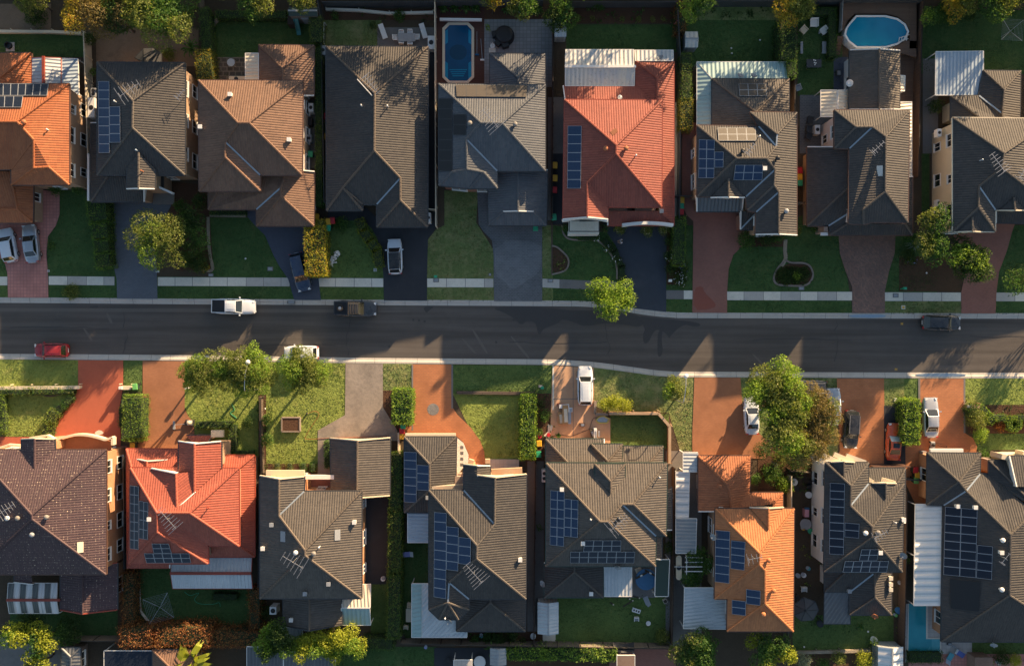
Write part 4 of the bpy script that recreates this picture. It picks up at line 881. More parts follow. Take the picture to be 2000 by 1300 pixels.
# ---- dark house with the white gable wall
H = House('dark tiled house with white upper wall above mottled brown driveway', 1700, 320)
H.roof(5.4, dict(a=(1630,215),b=(1776,216),c=(1773,434),d=(1705,434),e=(1686,438),g=(1658,437),k=(1659,290),m=(1630,290),R1=(1672,248,35),R2=(1704,248,38),R3=(1730,267,48),R4=(1729,374,48),R5=(1686,409,27)),
       ['a b R3 R2 R1','a R1 m','R1 R2 k m','R2 R3 R4 R5 e g k','b c R4 R3','R4 c d R5','R5 d e'], 'charcoal_tile', 'grey_tile', 'render_pink', trim='trim_brown')
H.roof(2.8, dict(a=(1577,287),b=(1577,441),c=(1618,441),d=(1620,459),e=(1782,459),f=(1782,345),g=(1658,365,78),h=(1658,287,78),i=(1658,416,40),k=(1768,437,22),l=(1768,345,14),j=(1655,437,22)), ['a b g h','g b c i','c d j i','d e k j','e f l k'], 'charcoal_tile', 'grey_tile', 'brick_tan', trim='trim_brown', win=False)
H.roof(2.9, dict(a=(1660,98),b=(1717,96,57),c=(1757,99),d=(1757,214),e=(1717,214,57),f=(1659,214)), ['a b e f','b c d e'], 'grey_tile', 'cap_tan', 'render_white')
H.antenna(1715, 288, .75, 1.8, 5, 1.0, h=.5); H.vent(1718, 334, 'skylight'); H.dish(1661, 162, 4.2, 3.6, mat='white_plastic')
H.boxpart('entry_pillar', 1608, 447, 1.4, (.9, 1.0, 2.8), 'brick_red'); H.boxpart('pillar_cap', 1610, 457, 2.5, (.9, .35, .3), 'render_white'); H.door(1695, 452, 5.0, 2.2, 1, 'trim_cream')
cover('pale cream corrugated awning in two pitches beside white wall', [[(1603,176,2.4),(1635,176,2.8),(1635,228,2.8),(1603,228,2.4)],[(1637,176,2.8),(1658,176,2.4),(1658,214,2.4),(1637,220,2.8)]], 'cream_metal', [(1604,177,2.3),(1604,227,2.3)])
cover('narrow cream corrugated strip roof along the tan east slope', [[(1757,199,2.3),(1781,199,2.2),(1781,345,2.2),(1773,345,2.3),(1772,218,2.4),(1757,217,2.4)]], 'cream_metal', [(1780,200,2.1),(1780,343,2.1)])
cover('small white fabric awning on the back deck', [[(1756,147,2.4),(1768,148,2.1),(1767,178,2.1),(1756,178,2.4)]], 'cream_metal', [(1767,149,2.0),(1766,177,2.0)], cat='awning')
# ---- cream walled house at the right edge
H = House('dark tiled house with cream west wall and several white windows', 1960, 340)
H.roof(5.6, dict(a=(1861,230),b=(2062,232),c=(2062,410),d=(1944,410),e=(1944,452),f=(1861,452),R1=(1961,299,82),R2=(1957,328,82),R3=(1912,364,46),R4=(1911,405,45)), ['a b R1','b c R2 R1','R2 c d R3','a f R4 R3 R2 R1','R3 R4 e d','R4 f e'], 'charcoal_tile', 'grey_tile', 'render_cream', trim='trim_cream')
H.roof(5.65, dict(p=(1899,424,26),q=(1899,452,26),l=(1870,453),r=(1918,453)), ['p q l','p r q'], 'charcoal_tile', 'grey_tile', gable='trim_cream'); H.roof(5.65, dict(p=(1980,386,26),q=(1982,411,26),l=(1951,411),r=(2003,411)), ['p q l','p r q'], 'charcoal_tile', 'grey_tile', gable='trim_cream')
H.roof(2.8, dict(a=(1945,404,30),b=(2066,404,30),c=(2066,436),d=(1945,435)), ['a b c d'], 'charcoal_tile', wall='render_cream', win=False)
H.roof(2.9, dict(a=(1921,138),b=(1993,139),c=(1992,236),d=(1915,236,40),R=(1961,175,36),S=(1959,236,36),q=(1912,187),p=(1858,188),t=(1858,236),u=(1921,236,44),v=(1957,222,36)), ['a b R','b c S v R','a R v q','p q v S u','p u t'], 'charcoal_tile', 'grey_tile', 'render_cream')
H.antenna(1950, 318, 2.2, 2.4, 7, 1.9); H.antenna(1998, 336, 1.1, 1.6, 4, 1.2); H.vent(1913, 314, 'pipe', 'blue_metal')
H.door(2000, 425, 4.8, 2.2, 1, 'trim_cream')
cover('square flat blue grey metal pergola roof beside shaded lawn', [[(1828,101,2.9),(1921,100,2.9),(1921,186,2.7),(1827,186,2.7)]], 'blue_metal', [(1830,102,2.8),(1829,184,2.6),(1920,102,2.8)], name='pergola', cat='pergola')
# ================================================================ houses of the bottom row, west to east
H = House('large two storey brick house with plum coloured lichen flecked roof', 70, 1000)
H.roof(5.6, dict(a=(-52,878),b=(207,878),c=(207,1121),d=(-52,1121),r=(63,1005,118),s=(63,1013,118)), ['a b r','b c s r','s c d','d a r s'], 'plum_tile', 'brick_tan', 'brick_orange', trim='trim_brown')
H.roof(5.62, dict(p=(68,914,30),q=(68,856,30),l=(42,857),m=(42,882),r=(106,857),t=(107,882)), ['l q p m','p q r t'], 'plum_tile', 'brick_tan', 'brick_orange', gable='trim_cream', win=False)
H.roof(2.9, dict(a=(118,1110),b=(118,1190),c=(161,1198,40),d=(161,1110,40),e=(229,1098),f=(229,1190)), ['a b c d','d c f e'], 'plum_tile', 'plum_tile', 'brick_orange', gable='trim_red')
H.roof(2.9, dict(a=(28,1118),b=(60,1118,25),c=(64,1140,25),d=(28,1136)), ['a b c d'], 'plum_tile')
arcb = lambda x0, x1, y, s, h: [(x0+(x1-x0)*t/12, y - s*math.sin(math.pi*t/12), h) for t in range(13)]
H.beam('balcony_parapet', arcb(110, 208, 858, 10, 3.2), .25, .8, 'trim_cream'); H.beam('balcony_parapet', [(108,858,3.2),(94,850,3.2),(60,855,3.2)], .25, .6, 'trim_cream'); H.beam('balcony_parapet', [(208,858,3.2),(222,853,3.2),(222,868,3.2)], .25, .8, 'trim_cream')
bf = MB(); bf.prism([(W(x, y, 2.7).x, W(x, y, 2.7).y) for x, y, _ in arcb(110, 216, 862, 12, 0)] + [(W(216, 884, 2.7).x, W(216, 884, 2.7).y), (W(110, 884, 2.7).x, W(110, 884, 2.7).y)], 2.5, 2.7); bf.build('balcony_floor', M['paver_terracotta'], H.root)
bf = MB(); bf.prism([(W(x, y, 0).x, W(x, y, 0).y) for x, y in ((118,862),(205,862),(226,866),(226,890),(118,890))], 0, 2.5); bf.build('garage_wall', M['brick_orange'], H.root)
H.beam('balcony_parapet', [(0,874,3.0),(18,868,3.0),(42,870,3.0)], .25, .5, 'trim_cream')
H.vent(94, 1008, 'whirly'); H.vent(38, 1010, 'whirly'); H.vent(66, 1042, 'whirly', 'grey_plastic'); H.vent(157, 1068, 'skylight', 'cream_metal'); H.antenna(12, 994, .6, 2.0, 6, 1.8); H.vent(18, 1010, 'whirly', 'white_plastic')
cover('black and white striped awning with red ridge behind plum roofed house', [[(x0,1138,2.5),(x0+12,1138,2.5),(x0+10,1169,3.0),(x0-2,1169,3.0),m_] for x0, m_ in ((16,'striped_dark'),(28,'white_metal'),(40,'striped_dark'),(52,'white_metal'),(64,'striped_dark'),(76,'white_metal'),(88,'striped_dark'),(100,'white_metal'))]
      + [[(x0-2,1173,3.0),(x0+10,1173,3.0),(x0+14,1197,2.5),(x0+2,1197,2.5),m_] for x0, m_ in ((16,'striped_dark'),(28,'white_metal'),(40,'striped_dark'),(52,'white_metal'),(64,'striped_dark'),(76,'white_metal'),(88,'striped_dark'),(100,'white_metal'))], 'striped_dark', [(18,1196,2.4),(116,1196,2.4)], beam=((13,1171,3.1),(117,1171,3.1),.28,'trim_red'), cat='awning')
# ---- bright red house
H = House('two storey house with vivid scarlet tiled roof and black solar panels', 370, 990)
H.roof(5.4, dict(a=(255,913),b=(466,914),c=(467,1066),d=(406,1065),e=(406,1100),f=(252,1100),R1=(307,1001,72),R2=(371,1001,84),R3=(307,1038,58)), ['a b R2 R1','b c R2','R1 R2 c d','R1 d e R3','R3 e f','a R1 R3 f'], 'scarlet_tile', 'scarlet_tile', 'brick_tan', trim='trim_red', win=False)
H.roof(5.5, dict(q=(380,866,38),p=(380,962,38),l=(349,861),m=(349,930),r=(432,861),s=(432,914)), ['l q p m','q r s p'], 'scarlet_tile', 'scarlet_tile', 'brick_tan', win=False, valleys=False)
H.roof(5.5, dict(q=(344,924,42),p=(346,992,58),l=(296,914),m=(300,928),r=(382,920,24),s=(382,960,38)), ['l q p m','q r s p'], 'scarlet_tile', 'scarlet_tile', valleys=False)
H.roof(2.8, dict(a=(247,876),b=(349,877),c=(349,916,36),d=(257,912,32),e=(249,1108),f=(258,1098,10),g=(332,1108),h=(332,1098,10)), ['a b c d','a d f e','e f h g'], 'scarlet_tile', 'scarlet_tile', 'brick_tan', trim='trim_red', win=False)
H.roof(2.9, dict(q=(287,900,26),p=(288,913,28),l=(268,896,10),r=(328,897,10),m=(268,913,12),s=(328,913,12)), ['l q p m','q r s p'], 'scarlet_tile', 'scarlet_tile')
H.roof(2.8, dict(a=(432,889),b=(497,889),c=(497,1087),d=(405,1087),e=(467,914,25),f=(467,1066,25),g=(432,914,25),h=(405,1066,25)), ['a b e g','b c f e','c d h f'], 'scarlet_tile', 'scarlet_tile', 'brick_tan', trim='trim_red', win=False)
H.roof(3.0, dict(a=(364,850),b=(414,850),c=(404,864,16),d=(376,864,16)), ['a b c d'], 'scarlet_tile', wall='brick_tan', win=False, ins=.2)
H.panels([(255.5,947),(272.5,949),(272,1072),(255.5,1070)], 2, 7, 'solar_black', 'grey_plastic'); H.panels([(274,977),(291,980),(290,1053),(273,1050)], 2, 4, 'solar_black', 'grey_plastic')
H.panels([(297,1060),(330,1060),(336,1078.5),(301,1078.5)], 2, 2, 'solar_black', 'grey_plastic'); H.panels([(282,1079),(370,1079),(374,1097.5),(287,1097.5)], 5, 2, 'solar_black', 'grey_plastic')
H.antenna(327, 1013, 2.3, 2.8, 8, 2.2); H.vent(294, 1012, 'box'); H.vent(408, 990, 'pipe', 'trim_red'); H.boxpart('chimney_cap', 425, 846, 3.0, (1.4, .8, .5), 'trim_cream')
cover('pale blue gabled patio roof with red ridge behind scarlet roofed house', [[(336,1088,2.6),(492,1088,2.6),(491,1117,3.0),(333,1117,3.0)],[(333,1121,3.0),(491,1121,3.0),(493,1149,2.5),(337,1149,2.5)]], 'pale_metal', [(338,1148,2.4),(415,1148,2.4),(492,1148,2.4)], beam=((332,1119,3.1),(491,1119,3.1),.3,'trim_red'), beammat='trim_red')
# ---- grey brown house with separate garage
H = House('grey brown tiled house joined to a gabled garage by grey driveway', 610, 1050)
H.roof(5.4, dict(a=(508,928),b=(594,930),c=(594,959),d=(706,959),e=(706,1168),f=(508,1168),g1=(545,935,38),g2=(545,1006,38),R1=(596,1074,96),R2=(596,1084,96)), ['a g1 g2 R1 R2 f','g1 b c g2','c d R1 g2','d e R2 R1','R2 e f'], 'grey_tile', 'cap_tan', 'brick_orange', gable='trim_cream')
H.roof(2.9, dict(a=(645,855),b=(762,854),c=(761,967),d=(647,960),q=(698,860,56),p=(697,972,56)), ['a q p d','q b c p'], 'grey_tile', 'cap_tan', 'brick_orange', gable='trim_cream')
H.roof(2.9, dict(a=(553,1160),b=(553,1220),q=(604,1231,46),p=(604,1160,46),c=(668,1219),d=(666,1160)), ['a b q p','p q c d'], 'grey_tile', 'cap_tan', 'brick_brown', gable='trim_dark')
H.boxpart('porch_floor', 620, 945, .15, (3.4, 2.4, .3), 'paver_redbrown'); H.beam('porch_beam', [(596,931,2.9),(655,931,2.9)], .5, .3, 'trim_white'); H.beam('porch_wall', [(652,931,2.0),(652,960,2.0)], .5, 1.2, 'brick_orange'); H.beam('window_hood', [(520,924,2.4),(595,924,2.4)], .8, .25, 'trim_cream')
H.antenna(572, 1097, 2.6, 2.6, 6, 2.6, h=2.2); H.vent(579, 1077, 'whirly', 'white_plastic'); H.vent(614, 1079, 'whirly'); H.vent(659, 1044, 'skylight', 'grey_plastic'); H.vent(693, 1018, 'box'); H.vent(515, 1069, 'box'); H.vent(553, 1047, 'skylight', 'grey_plastic'); H.vent(625, 1066, 'pipe'); H.vent(597, 1157, 'box', 'grey_plastic'); H.vent(643, 1138, 'box', 'grey_plastic'); H.vent(570, 1208, 'box'); H.vent(532, 1023, 'box', 'grey_plastic')
H.door(700, 862, 4.6, 2.1, -1, 'trim_cream')
cover('cream and grey green gabled patio roof behind grey brown house', [[(706,1141,2.6),(724,1140,2.6),(723,1186,3.0),(668,1186,3.0),(667,1165,2.7),(706,1165,2.8),'cream_metal'],[(666,1187,3.0),(722,1187,3.0),(724,1220,2.4),(669,1220,2.4)]], 'green_sheet', [(723,1219,2.3),(670,1219,2.3)])
# ---- dark house with the octagonal bay
H = House('dark ribbed roof house with octagonal bay and large blue solar array', 930, 1050)
H.roof(2.9, dict(a=(790,853),b=(891,853),c=(890,946),d=(790,1000),r=(839,906,50),s=(839,957,50),e=(840,1000)), ['a b r','b c s r','a r s d','s e d'], 'charcoal_tile', 'grey_tile', 'brick_orange')
H.roof(5.4, dict(a=(838,957),b=(906,957),n=(906,906),p=(932,909,26),g=(932,927,30),h=(967,932,58),i=(1028,925),j=(1027,1169),s=(916,1169),t=(916,1190),u=(895,1209),v=(858,1209),w=(838,1190),R1=(966,1023,58),R2=(932,1065,92),R3=(931,1090,92),R4=(877,1137,38),T=(875,1176,38)),
       ['a b R1 R2','n p g h R1 b','h i j R3 R2 R1','R3 j s R4','R4 s t T','T t u','T u v','T v w','a R2 R3 R4 T w'], 'charcoal_tile', 'grey_tile', 'brick_orange', gable='trim_cream')
H.roof(5.42, dict(p=(932,909,26),q=(932,929,28),x=(957,929),y=(957,909)), ['p y x q'], 'charcoal_tile', 'grey_tile')
H.roof(2.9, dict(a=(892,1160),b=(892,1232),c=(1026,1232),d=(1027,1160),r=(958,1176,56),q=(958,1160,56)), ['a q r b','r c b','q d c r'], 'charcoal_tile', 'grey_tile', 'brick_brown')
H.panels([(790,881.5),(814.5,882.5),(814.5,981),(790,979)], 1, 6); H.panels([(815.5,907),(839,908.5),(838.5,957.5),(815,956)], 1, 3)
H.panels([(849,999),(873,1001),(872,1168),(848,1164)], 1, 9); H.panels([(873,1026.5),(896.5,1029),(895.5,1114),(872.5,1111)], 1, 5); H.panels([(897,1047.5),(920.5,1050),(920,1102),(896,1099)], 1, 3)
H.antenna(926, 1120, 2.3, 2.6, 8, 2.4, h=1.8); H.vent(1016, 1091, 'box'); H.dish(878, 1210, 5.2, 4.2); H.vent(836, 970, 'box', 'grey_plastic'); H.vent(870, 1204, 'pipe')
H.beam('front_pillar', [(915,900,2.2),(925,903,2.2)], .6, .8, 'brick_orange'); H.beam('front_pillar', [(948,900,2.2),(957,900,2.2)], .5, .8, 'brick_orange')
H.boxpart('porch_paving', 985, 906, .1, (3.6, 1.2, .2), 'paver_pale'); H.beam('porch_parapet', [(960,922,2.9),(1020,919,2.9)], .8, .5, 'brick_orange'); H.beam('garage_lintel', [(792,850,2.4),(890,850,2.4)], .5, .4, 'trim_cream'); H.boxpart('entry_wall', 898, 938, 1.5, (1.0, 1.5, 3.0), 'brick_red'); H.beam('bay_wall', [(842,953,3.6),(905,949,3.6)], .5, .8, 'brick_tan')
cover('pale blue corrugated patio roof round the octagonal bay', [[(824,1139,2.6),(838,1139,2.7),(838,1190,2.7),(858,1210,2.7),(891,1210,2.7),(891,1233,2.6),(912,1233,2.5),(912,1244,2.5),(824,1244,2.5)],[(804,1139,2.5),(824,1139,2.6),(824,1244,2.5),(804,1244,2.4),'green_sheet']], 'pale_metal', [(805,1140,2.4),(805,1243,2.3),(910,1243,2.4)])
cover('flat pale blue metal awning west of the solar array', [[(796,1001,2.5),(838,1001,2.7),(838,1059,2.7),(796,1059,2.5)]], 'blue_metal', [(797,1002,2.4),(797,1058,2.4)], cat='awning')
# ---- dark grey house with hipped dormers
H = House('dark grey tiled house with two hipped dormers facing tan driveway', 1185, 1000)
H.roof(5.4, dict(a=(1067,904),b=(1303,904),c=(1301,1046),d=(1281,1046),e=(1280,1105),f=(1066,1105),R1=(1172,1018,98),R2=(1187,1018,98),R3=(1215,984,72),R4=(1237,984,70)), ['a b R4 R3 R2 R1','b c R4','R3 R4 c d','R2 R3 d e','R1 R2 e f','a R1 f'], 'grey_tile', 'cap_tan', 'brick_tan', trim='trim_green')
H.roof(6.0, dict(a=(1162,906),b=(1221,906),r=(1193,940,30),s=(1193,962,33),l=(1163,932),m=(1220,932)), ['a b r','a r s l','b m s r'], 'grey_tile', 'cap_tan', 'brick_tan', trim='trim_green', base=5.3, win=False, ins=.1)
H.roof(2.8, dict(a=(1066,857),b=(1180,857),c=(1180,908,46),d=(1112,906,45),e=(1066,908)), ['a b c d','a d e'], 'grey_tile', 'cap_tan', 'brick_tan', trim='trim_green', win=False)
H.roof(2.8, dict(f=(1180,871),g=(1295,871),h=(1266,905,30),i=(1180,908,32),k=(1295,908)), ['f g h i','g k h'], 'grey_tile', 'cap_tan', 'brick_tan', trim='trim_green', win=False)
H.roof(3.3, dict(a=(1155,867),b=(1216,867),r=(1187,900,30),s=(1187,908,30),l=(1156,908),m=(1215,908)), ['a b r','a r s l','b m s r'], 'grey_tile', 'cap_tan', 'brick_tan', trim='trim_green', base=2.4, win=False, ins=.1)
H.roof(2.8, dict(a=(1296,960,10),b=(1312,950),c=(1312,1034),d=(1296,1034,10)), ['a b c d'], 'grey_tile', 'cap_tan'); H.roof(3.4, dict(a=(1278,1040,10),b=(1293,1046),c=(1292,1092),d=(1278,1090,10)), ['a b c d'], 'grey_tile', 'cap_tan')
H.roof(2.8, dict(a=(1063,1098),b=(1063,1166),c=(1178,1166),d=(1178,1098),r=(1122,1116,54),q=(1122,1098,54)), ['a q r b','r c b','q d c r'], 'charcoal_tile', 'grey_tile', 'brick_tan', trim='trim_green')
H.panels([(1076,956.5),(1103,959),(1102,1066),(1074.5,1063)], 2, 6); H.panels([(1103.5,973),(1130,976),(1129,1049),(1102.5,1046)], 2, 4); H.panels([(1142,1053.5),(1213,1053.5),(1212,1075),(1139,1075)], 4, 2, 'solar_black', 'grey_plastic'); H.panels([(1114,1075.5),(1240,1075.5),(1238,1097.5),(1113,1097.5)], 7, 2, 'solar_black', 'grey_plastic')
H.antenna(1208, 1022, .7, 2.4, 7, 2.2); H.vent(1208, 1012, 'whirly', 'black_plastic'); H.vent(1153, 1012, 'pipe'); H.vent(1097, 954, 'box'); H.vent(1138, 1059, 'box'); H.vent(1287, 930, 'pipe'); H.dish(1207, 1105, 5.4, 4.4); H.dish(1062, 1138, 2.9, 3.4); H.vent(1154, 1157, 'box')
H.door(1110, 866, 4.6, 2.2, -1, 'trim_cream')
cover('pale blue ribbed patio roof beside round trampoline', [[(1180,1106,2.8),(1234,1106,2.8),(1234,1164,2.6),(1179,1164,2.6)]], 'pale_metal', [(1180,1163,2.5),(1233,1163,2.5)])
cover('dark green shade cloth strip between fence and trampoline', [[(1281,1092,2.4),(1308,1092,2.6),(1305,1164,2.6),(1279,1164,2.4)]], 'trim_green', [(1281,1093,2.3),(1280,1163,2.3),(1307,1093,2.5),(1304,1163,2.5)], name='shade_cloth', cat='shade cloth')
# ---- orange house
H = House('orange tiled house beside white carport roof', 1470, 1080)
H.roof(2.8, dict(a=(1364,890),b=(1466,890),c=(1464,962),d=(1529,962),e=(1529,998),f=(1364,998),r=(1419,945,50),s=(1424,956,50),t=(1429,998,50),x=(1440,992,34),z=(1508,984,22),y=(1508,998,22)), ['a b r','b c x s r','a r s f','s t f','c d z x','d e y z','s x t'], 'terracotta_tile', 'terracotta_tile', 'brick_tan', trim='trim_brown')
H.roof(5.4, dict(a=(1397,993),b=(1551,993),c=(1549,1232),d=(1420,1232),e=(1421,1169),f=(1396,1169),R1=(1484,1080,78),R2=(1483,1102,76),R3=(1494,1113,64),R4=(1494,1178,58)), ['a b R1','a R1 R2 f','R2 R3 e f','R3 R4 d e','R4 c d','b c R4 R3 R2 R1'], 'bright_orange_tile', 'bright_orange_tile', 'brick_tan', trim='trim_brown')
H.roof(5.42, dict(q=(1501,992,36),p=(1501,1032,38),l=(1464,990),r=(1530,990)), ['l q p','q r p'], 'bright_orange_tile', 'bright_orange_tile', gable='trim_cream')
H.panels([(1397.5,1034),(1426,1036.5),(1424.5,1138),(1396.5,1134.5)], 1, 6); H.panels([(1428,1054),(1456,1057),(1454,1112.5),(1427,1109)], 1, 4); H.panels([(1457.5,1149),(1485.5,1152.5),(1485,1181),(1457.5,1177.5)], 1, 2); H.panels([(1429.5,1170),(1457,1173),(1456.5,1201),(1429.5,1197.5)], 1, 2)
H.vent(1404, 948, 'whirly', 'terracotta_tile'); H.vent(1500, 1092, 'whirly', 'bright_orange_tile'); H.vent(1509, 1151, 'whirly', 'bright_orange_tile'); H.vent(1489, 1197, 'whirly', 'bright_orange_tile'); H.antenna(1474, 1090, .2, 1.6, 4, 1.4); H.dish(1395, 1047, 5.6, 3.4); H.vent(1407, 992, 'box')
cover('white ribbed carport roof beside orange tiled house', [[(1337,1147,2.7),(1396,1147,2.9),(1396,1171,2.9),(1419,1172,2.9),(1418,1228,2.9),(1335,1227,2.7)]], 'pale_metal', [(1338,1148,2.6),(1336,1226,2.6)], name='carport', cat='carport')
cover('white flat roof section north of the narrow side awning', [[(1334,883,2.5),(1363,883,2.6),(1363,921,2.6),(1334,921,2.5)]], 'pale_metal', [(1335,884,2.4),(1335,920,2.4)], name='side_awning', cat='awning')
cover('long narrow white side awning along brown boundary fence', [[(1320,921,2.3),(1347,921,2.4),(1346,961,2.4),(1320,960,2.3)],[(1320,961,2.2),(1346,962,2.3),(1345,1010,2.3),(1320,1010,2.2)]], 'white_metal', [(1321,922,2.2),(1321,1009,2.2)], name='side_awning', cat='awning')
cover('grey flat carport roof behind the long narrow side awning', [[(1320,1012,2.3),(1361,1012,2.4),(1359,1080,2.4),(1320,1080,2.3)]], 'grey_metal', [(1321,1079,2.2),(1358,1079,2.3)], name='side_awning', cat='awning')
# ---- white walled house
H = House('dark tiled house with tall white west wall beside brown tree', 1690, 1050)
H.roof(5.6, dict(a=(1613,903),b=(1696,903),c=(1696,944),d=(1765,944),e=(1762,1116),f=(1610,1116),R1=(1662,948,45),R2=(1661,987,45),R3=(1704,1028,70),R4=(1703,1049,70)), ['a b R1','a R1 R2 R3 R4 f','b c R2 R1','c d R3 R2','d e R4 R3','R4 e f'], 'charcoal_tile', 'grey_tile', 'render_white', trim='trim_dark')
H.roof(5.65, dict(p=(1648,930,24),q=(1648,901,24),l=(1623,902),r=(1669,902)), ['l q p','q r p'], 'charcoal_tile', 'grey_tile', gable='trim_cream'); H.roof(5.65, dict(p=(1730,972,26),q=(1730,943,26),l=(1703,943),r=(1750,943)), ['l q p','q r p'], 'charcoal_tile', 'grey_tile', gable='trim_cream')
H.roof(2.9, dict(a=(1694,914),b=(1768,914),c=(1768,1020),d=(1760,1020,8),e=(1752,944,28),f=(1694,946,28)), ['a b e f','b c d e'], 'charcoal_tile', 'grey_tile', 'render_white', win=False)
H.roof(2.8, dict(a=(1611,1108),b=(1611,1155),c=(1660,1155),d=(1660,1200),e=(1741,1200),g=(1741,1108),R=(1708,1118,36),S=(1709,1166,36),k=(1660,1108,36)), ['a b k','b c R k','c d S R','S d e','e g R S','R g k'], 'charcoal_tile', 'grey_tile', 'render_white')
H.panels([(1621,942),(1650,943.5),(1647.5,1082.5),(1619.5,1080.5)], 1, 9, 'solar_black'); H.panels([(1650,1019.5),(1678.5,1022),(1677.5,1050),(1649.5,1047.5)], 1, 2, 'solar_black'); H.panels([(1682,1071),(1716,1071),(1712,1093),(1677,1093)], 2, 2, 'solar_black'); H.panels([(1650,1094),(1735,1094),(1731,1115.5),(1645,1115.5)], 5, 2, 'solar_black')
for a, c in (((1583,888),(1612,903)), ((1605,888),(1640,902)), ((1628,886),(1665,902)), ((1652,889),(1690,903))): H.beam('cornice', [a+(5.2,), c+(5.4,)], .55, .35, 'trim_cream')
H.beam('cornice', [(1696,936,5.0),(1704,941,5.4)], .5, .4, 'trim_cream'); H.beam('cornice', [(1722,936,5.0),(1748,943,5.4)], .5, .4, 'trim_cream')
H.vent(1688, 1039, 'whirly', 'white_plastic'); H.vent(1712, 1038, 'whirly'); H.antenna(1720, 1044, .5, 1.6, 5, 1.4); H.vent(1745, 1018, 'pipe'); H.vent(1762, 1013, 'box'); H.dish(1766, 1083, 6.0, 3.6); H.vent(1717, 1077, 'box'); H.dish(1709, 1200, 3.4, 4.2, mat='terracotta_tile'); H.vent(1657, 1152, 'box', 'grey_plastic')
for y in (1127, 1139, 1149): H.vent(1737, y, 'box', 'cream_metal')
H.door(1728, 906, 4.4, 2.1, -1, 'trim_brown')
cover('flat dark corrugated patio roof south of white walled house', [[(1610,1155,2.6),(1661,1156,2.7),(1661,1218,2.5),(1609,1218,2.4)]], 'dark_metal', [(1610,1217,2.3),(1660,1217,2.4)], beammat='trim_dark')
# ---- single storey dark house, right edge
H = House('wide dark single storey house with large black solar grid beside swimming pool', 1930, 1060)
H.roof(3.1, dict(a=(1812,884),b=(1915,885),c=(1914,925),d=(1932,925),e=(1811,985),f=(1843,986),g=(1839,1252),h=(2115,1253),j=(2115,940),R0=(1873,940,55),R1=(1887,958,50),R2=(1974,1043,128),R3=(1972,1162,128),w=(2020,1000,98)),
       ['a b R0','b c R1 R0','a R0 e','R0 R1 f e','f R1 R2 R3 g','R3 h g','c d w R2 R1','R2 w j h R3'], 'charcoal_tile', 'grey_tile', 'brick_orange')
H.roof(3.2, dict(p=(1932,899),s=(2115,899),q=(2020,985,88),d=(1932,930),x=(2115,985,88)), ['p q d','p s x q'], 'charcoal_tile', 'grey_tile', wall='brick_orange', win=False)
H.roof(4.0, dict(a=(1971,890),b=(2070,890),c=(2070,950,40),d=(1985,950,40)), ['a b c d'], 'charcoal_tile', 'grey_tile', wall='trim_cream', win=False, ins=.1)
H.panels([(1846,988.5),(1909,994),(1906,1127),(1842.5,1121)], 2, 8, 'solar_black'); H.panels([(1909,1063),(1939,1066),(1937,1131),(1906.5,1127)], 1, 4, 'solar_black')
H.panels([(1855,1129),(1915,1135),(1912,1193),(1856,1187)], 1, 1, 'pool_mat_black', 'pool_mat_black', name='pool_heating_mat')
H.vent(1955, 1053, 'whirly', 'white_plastic'); H.vent(1953, 1149, 'whirly', 'white_plastic'); H.vent(1953, 1077, 'box'); H.antenna(1964, 1090, .9, 1.4, 3, .8); H.dish(1941, 1256, 3.4, 4.3); H.vent(1868, 987, 'box'); H.vent(1902, 989, 'box')
H.beam('portico_wall', [(1945,888,2.6),(1970,893,2.6)], .6, 2.4, 'trim_cream'); H.beam('portico_wall', [(1990,884,2.6),(2040,890,2.6)], .6, 1.6, 'trim_cream'); H.boxpart('porch_wall', 1925, 905, 1.3, (1.1, 1.4, 2.6), 'brick_red'); H.beam('front_lintel', [(1816,880,2.6),(1880,880,2.6)], .5, .35, 'trim_white')
cover('bold white corrugated awning beside solar grid and pool', [[(1788,984,2.7),(1842,984,2.9),(1839,1182,2.9),(1785,1182,2.6)]], 'white_metal', [(1789,985,2.6),(1786,1181,2.5),(1787,1085,2.6)], cat='awning')
# ================================================================ fences, walls, sheds, pools
brickmat('palings', (0.20, 0.165, 0.13), (0.26, 0.215, 0.17), (0.05, 0.04, 0.03), 0.11, 4.0, 0.008, off=0.0, blot=0.3)
brickmat('palings_brown', (0.115, 0.07, 0.05), (0.145, 0.09, 0.062), (0.03, 0.02, 0.015), 0.11, 4.0, 0.008, off=0.0, blot=0.3)
corrugated('fence_cream', (0.50, 0.46, 0.38), (0.56, 0.52, 0.44), rib=0.2, strength=0.4, stain=0.05)
corrugated('fence_dark', (0.055, 0.06, 0.065), (0.075, 0.08, 0.085), rib=0.2, strength=0.4, stain=0.05)
def fence(pts, label, mat='palings', h=1.8, t=0.06, post='palings', step=2.4, cat='fence', cap=None, name='fence'):
    root = empty(name, W(*pts[0], 0), label, cat)
    m_ = MB(); c_ = MB()
    for a, b_ in zip(pts, pts[1:]):
        A, B = W(*a, h), W(*b_, h); A.z = B.z = 0; d = (B-A); L = d.length; d.normalize(); n = Vector((-d.y, d.x, 0))*t/2
        q = [A-n, B-n, B+n, A+n]
        m_.face([v+Vector((0, 0, h)) for v in q]); off = A.x+A.y
        for i in range(4):
            u, v = q[i], q[(i+1) % 4]; l = (v-u).length
            m_.face([u, v, v+Vector((0, 0, h)), u+Vector((0, 0, h))], [(off, 0), (off+l, 0), (off+l, h), (off, h)])
        c_.bar(A+Vector((0, 0, h+.02)), B+Vector((0, 0, h+.02)), t+.05, .05)
        k = max(1, int(L/step))
        for i in range(k+1):
            p = A+d*(L*i/k)+n*2.2; pm = MB(); pm.box((p.x, p.y, h/2), (.09, .09, h-.02), math.atan2(d.y, d.x))
            pm.build('post', M[post], root)
    m_.build('panel', M[mat], root); c_.build('cap_rail', M[cap or post], root)
    return root
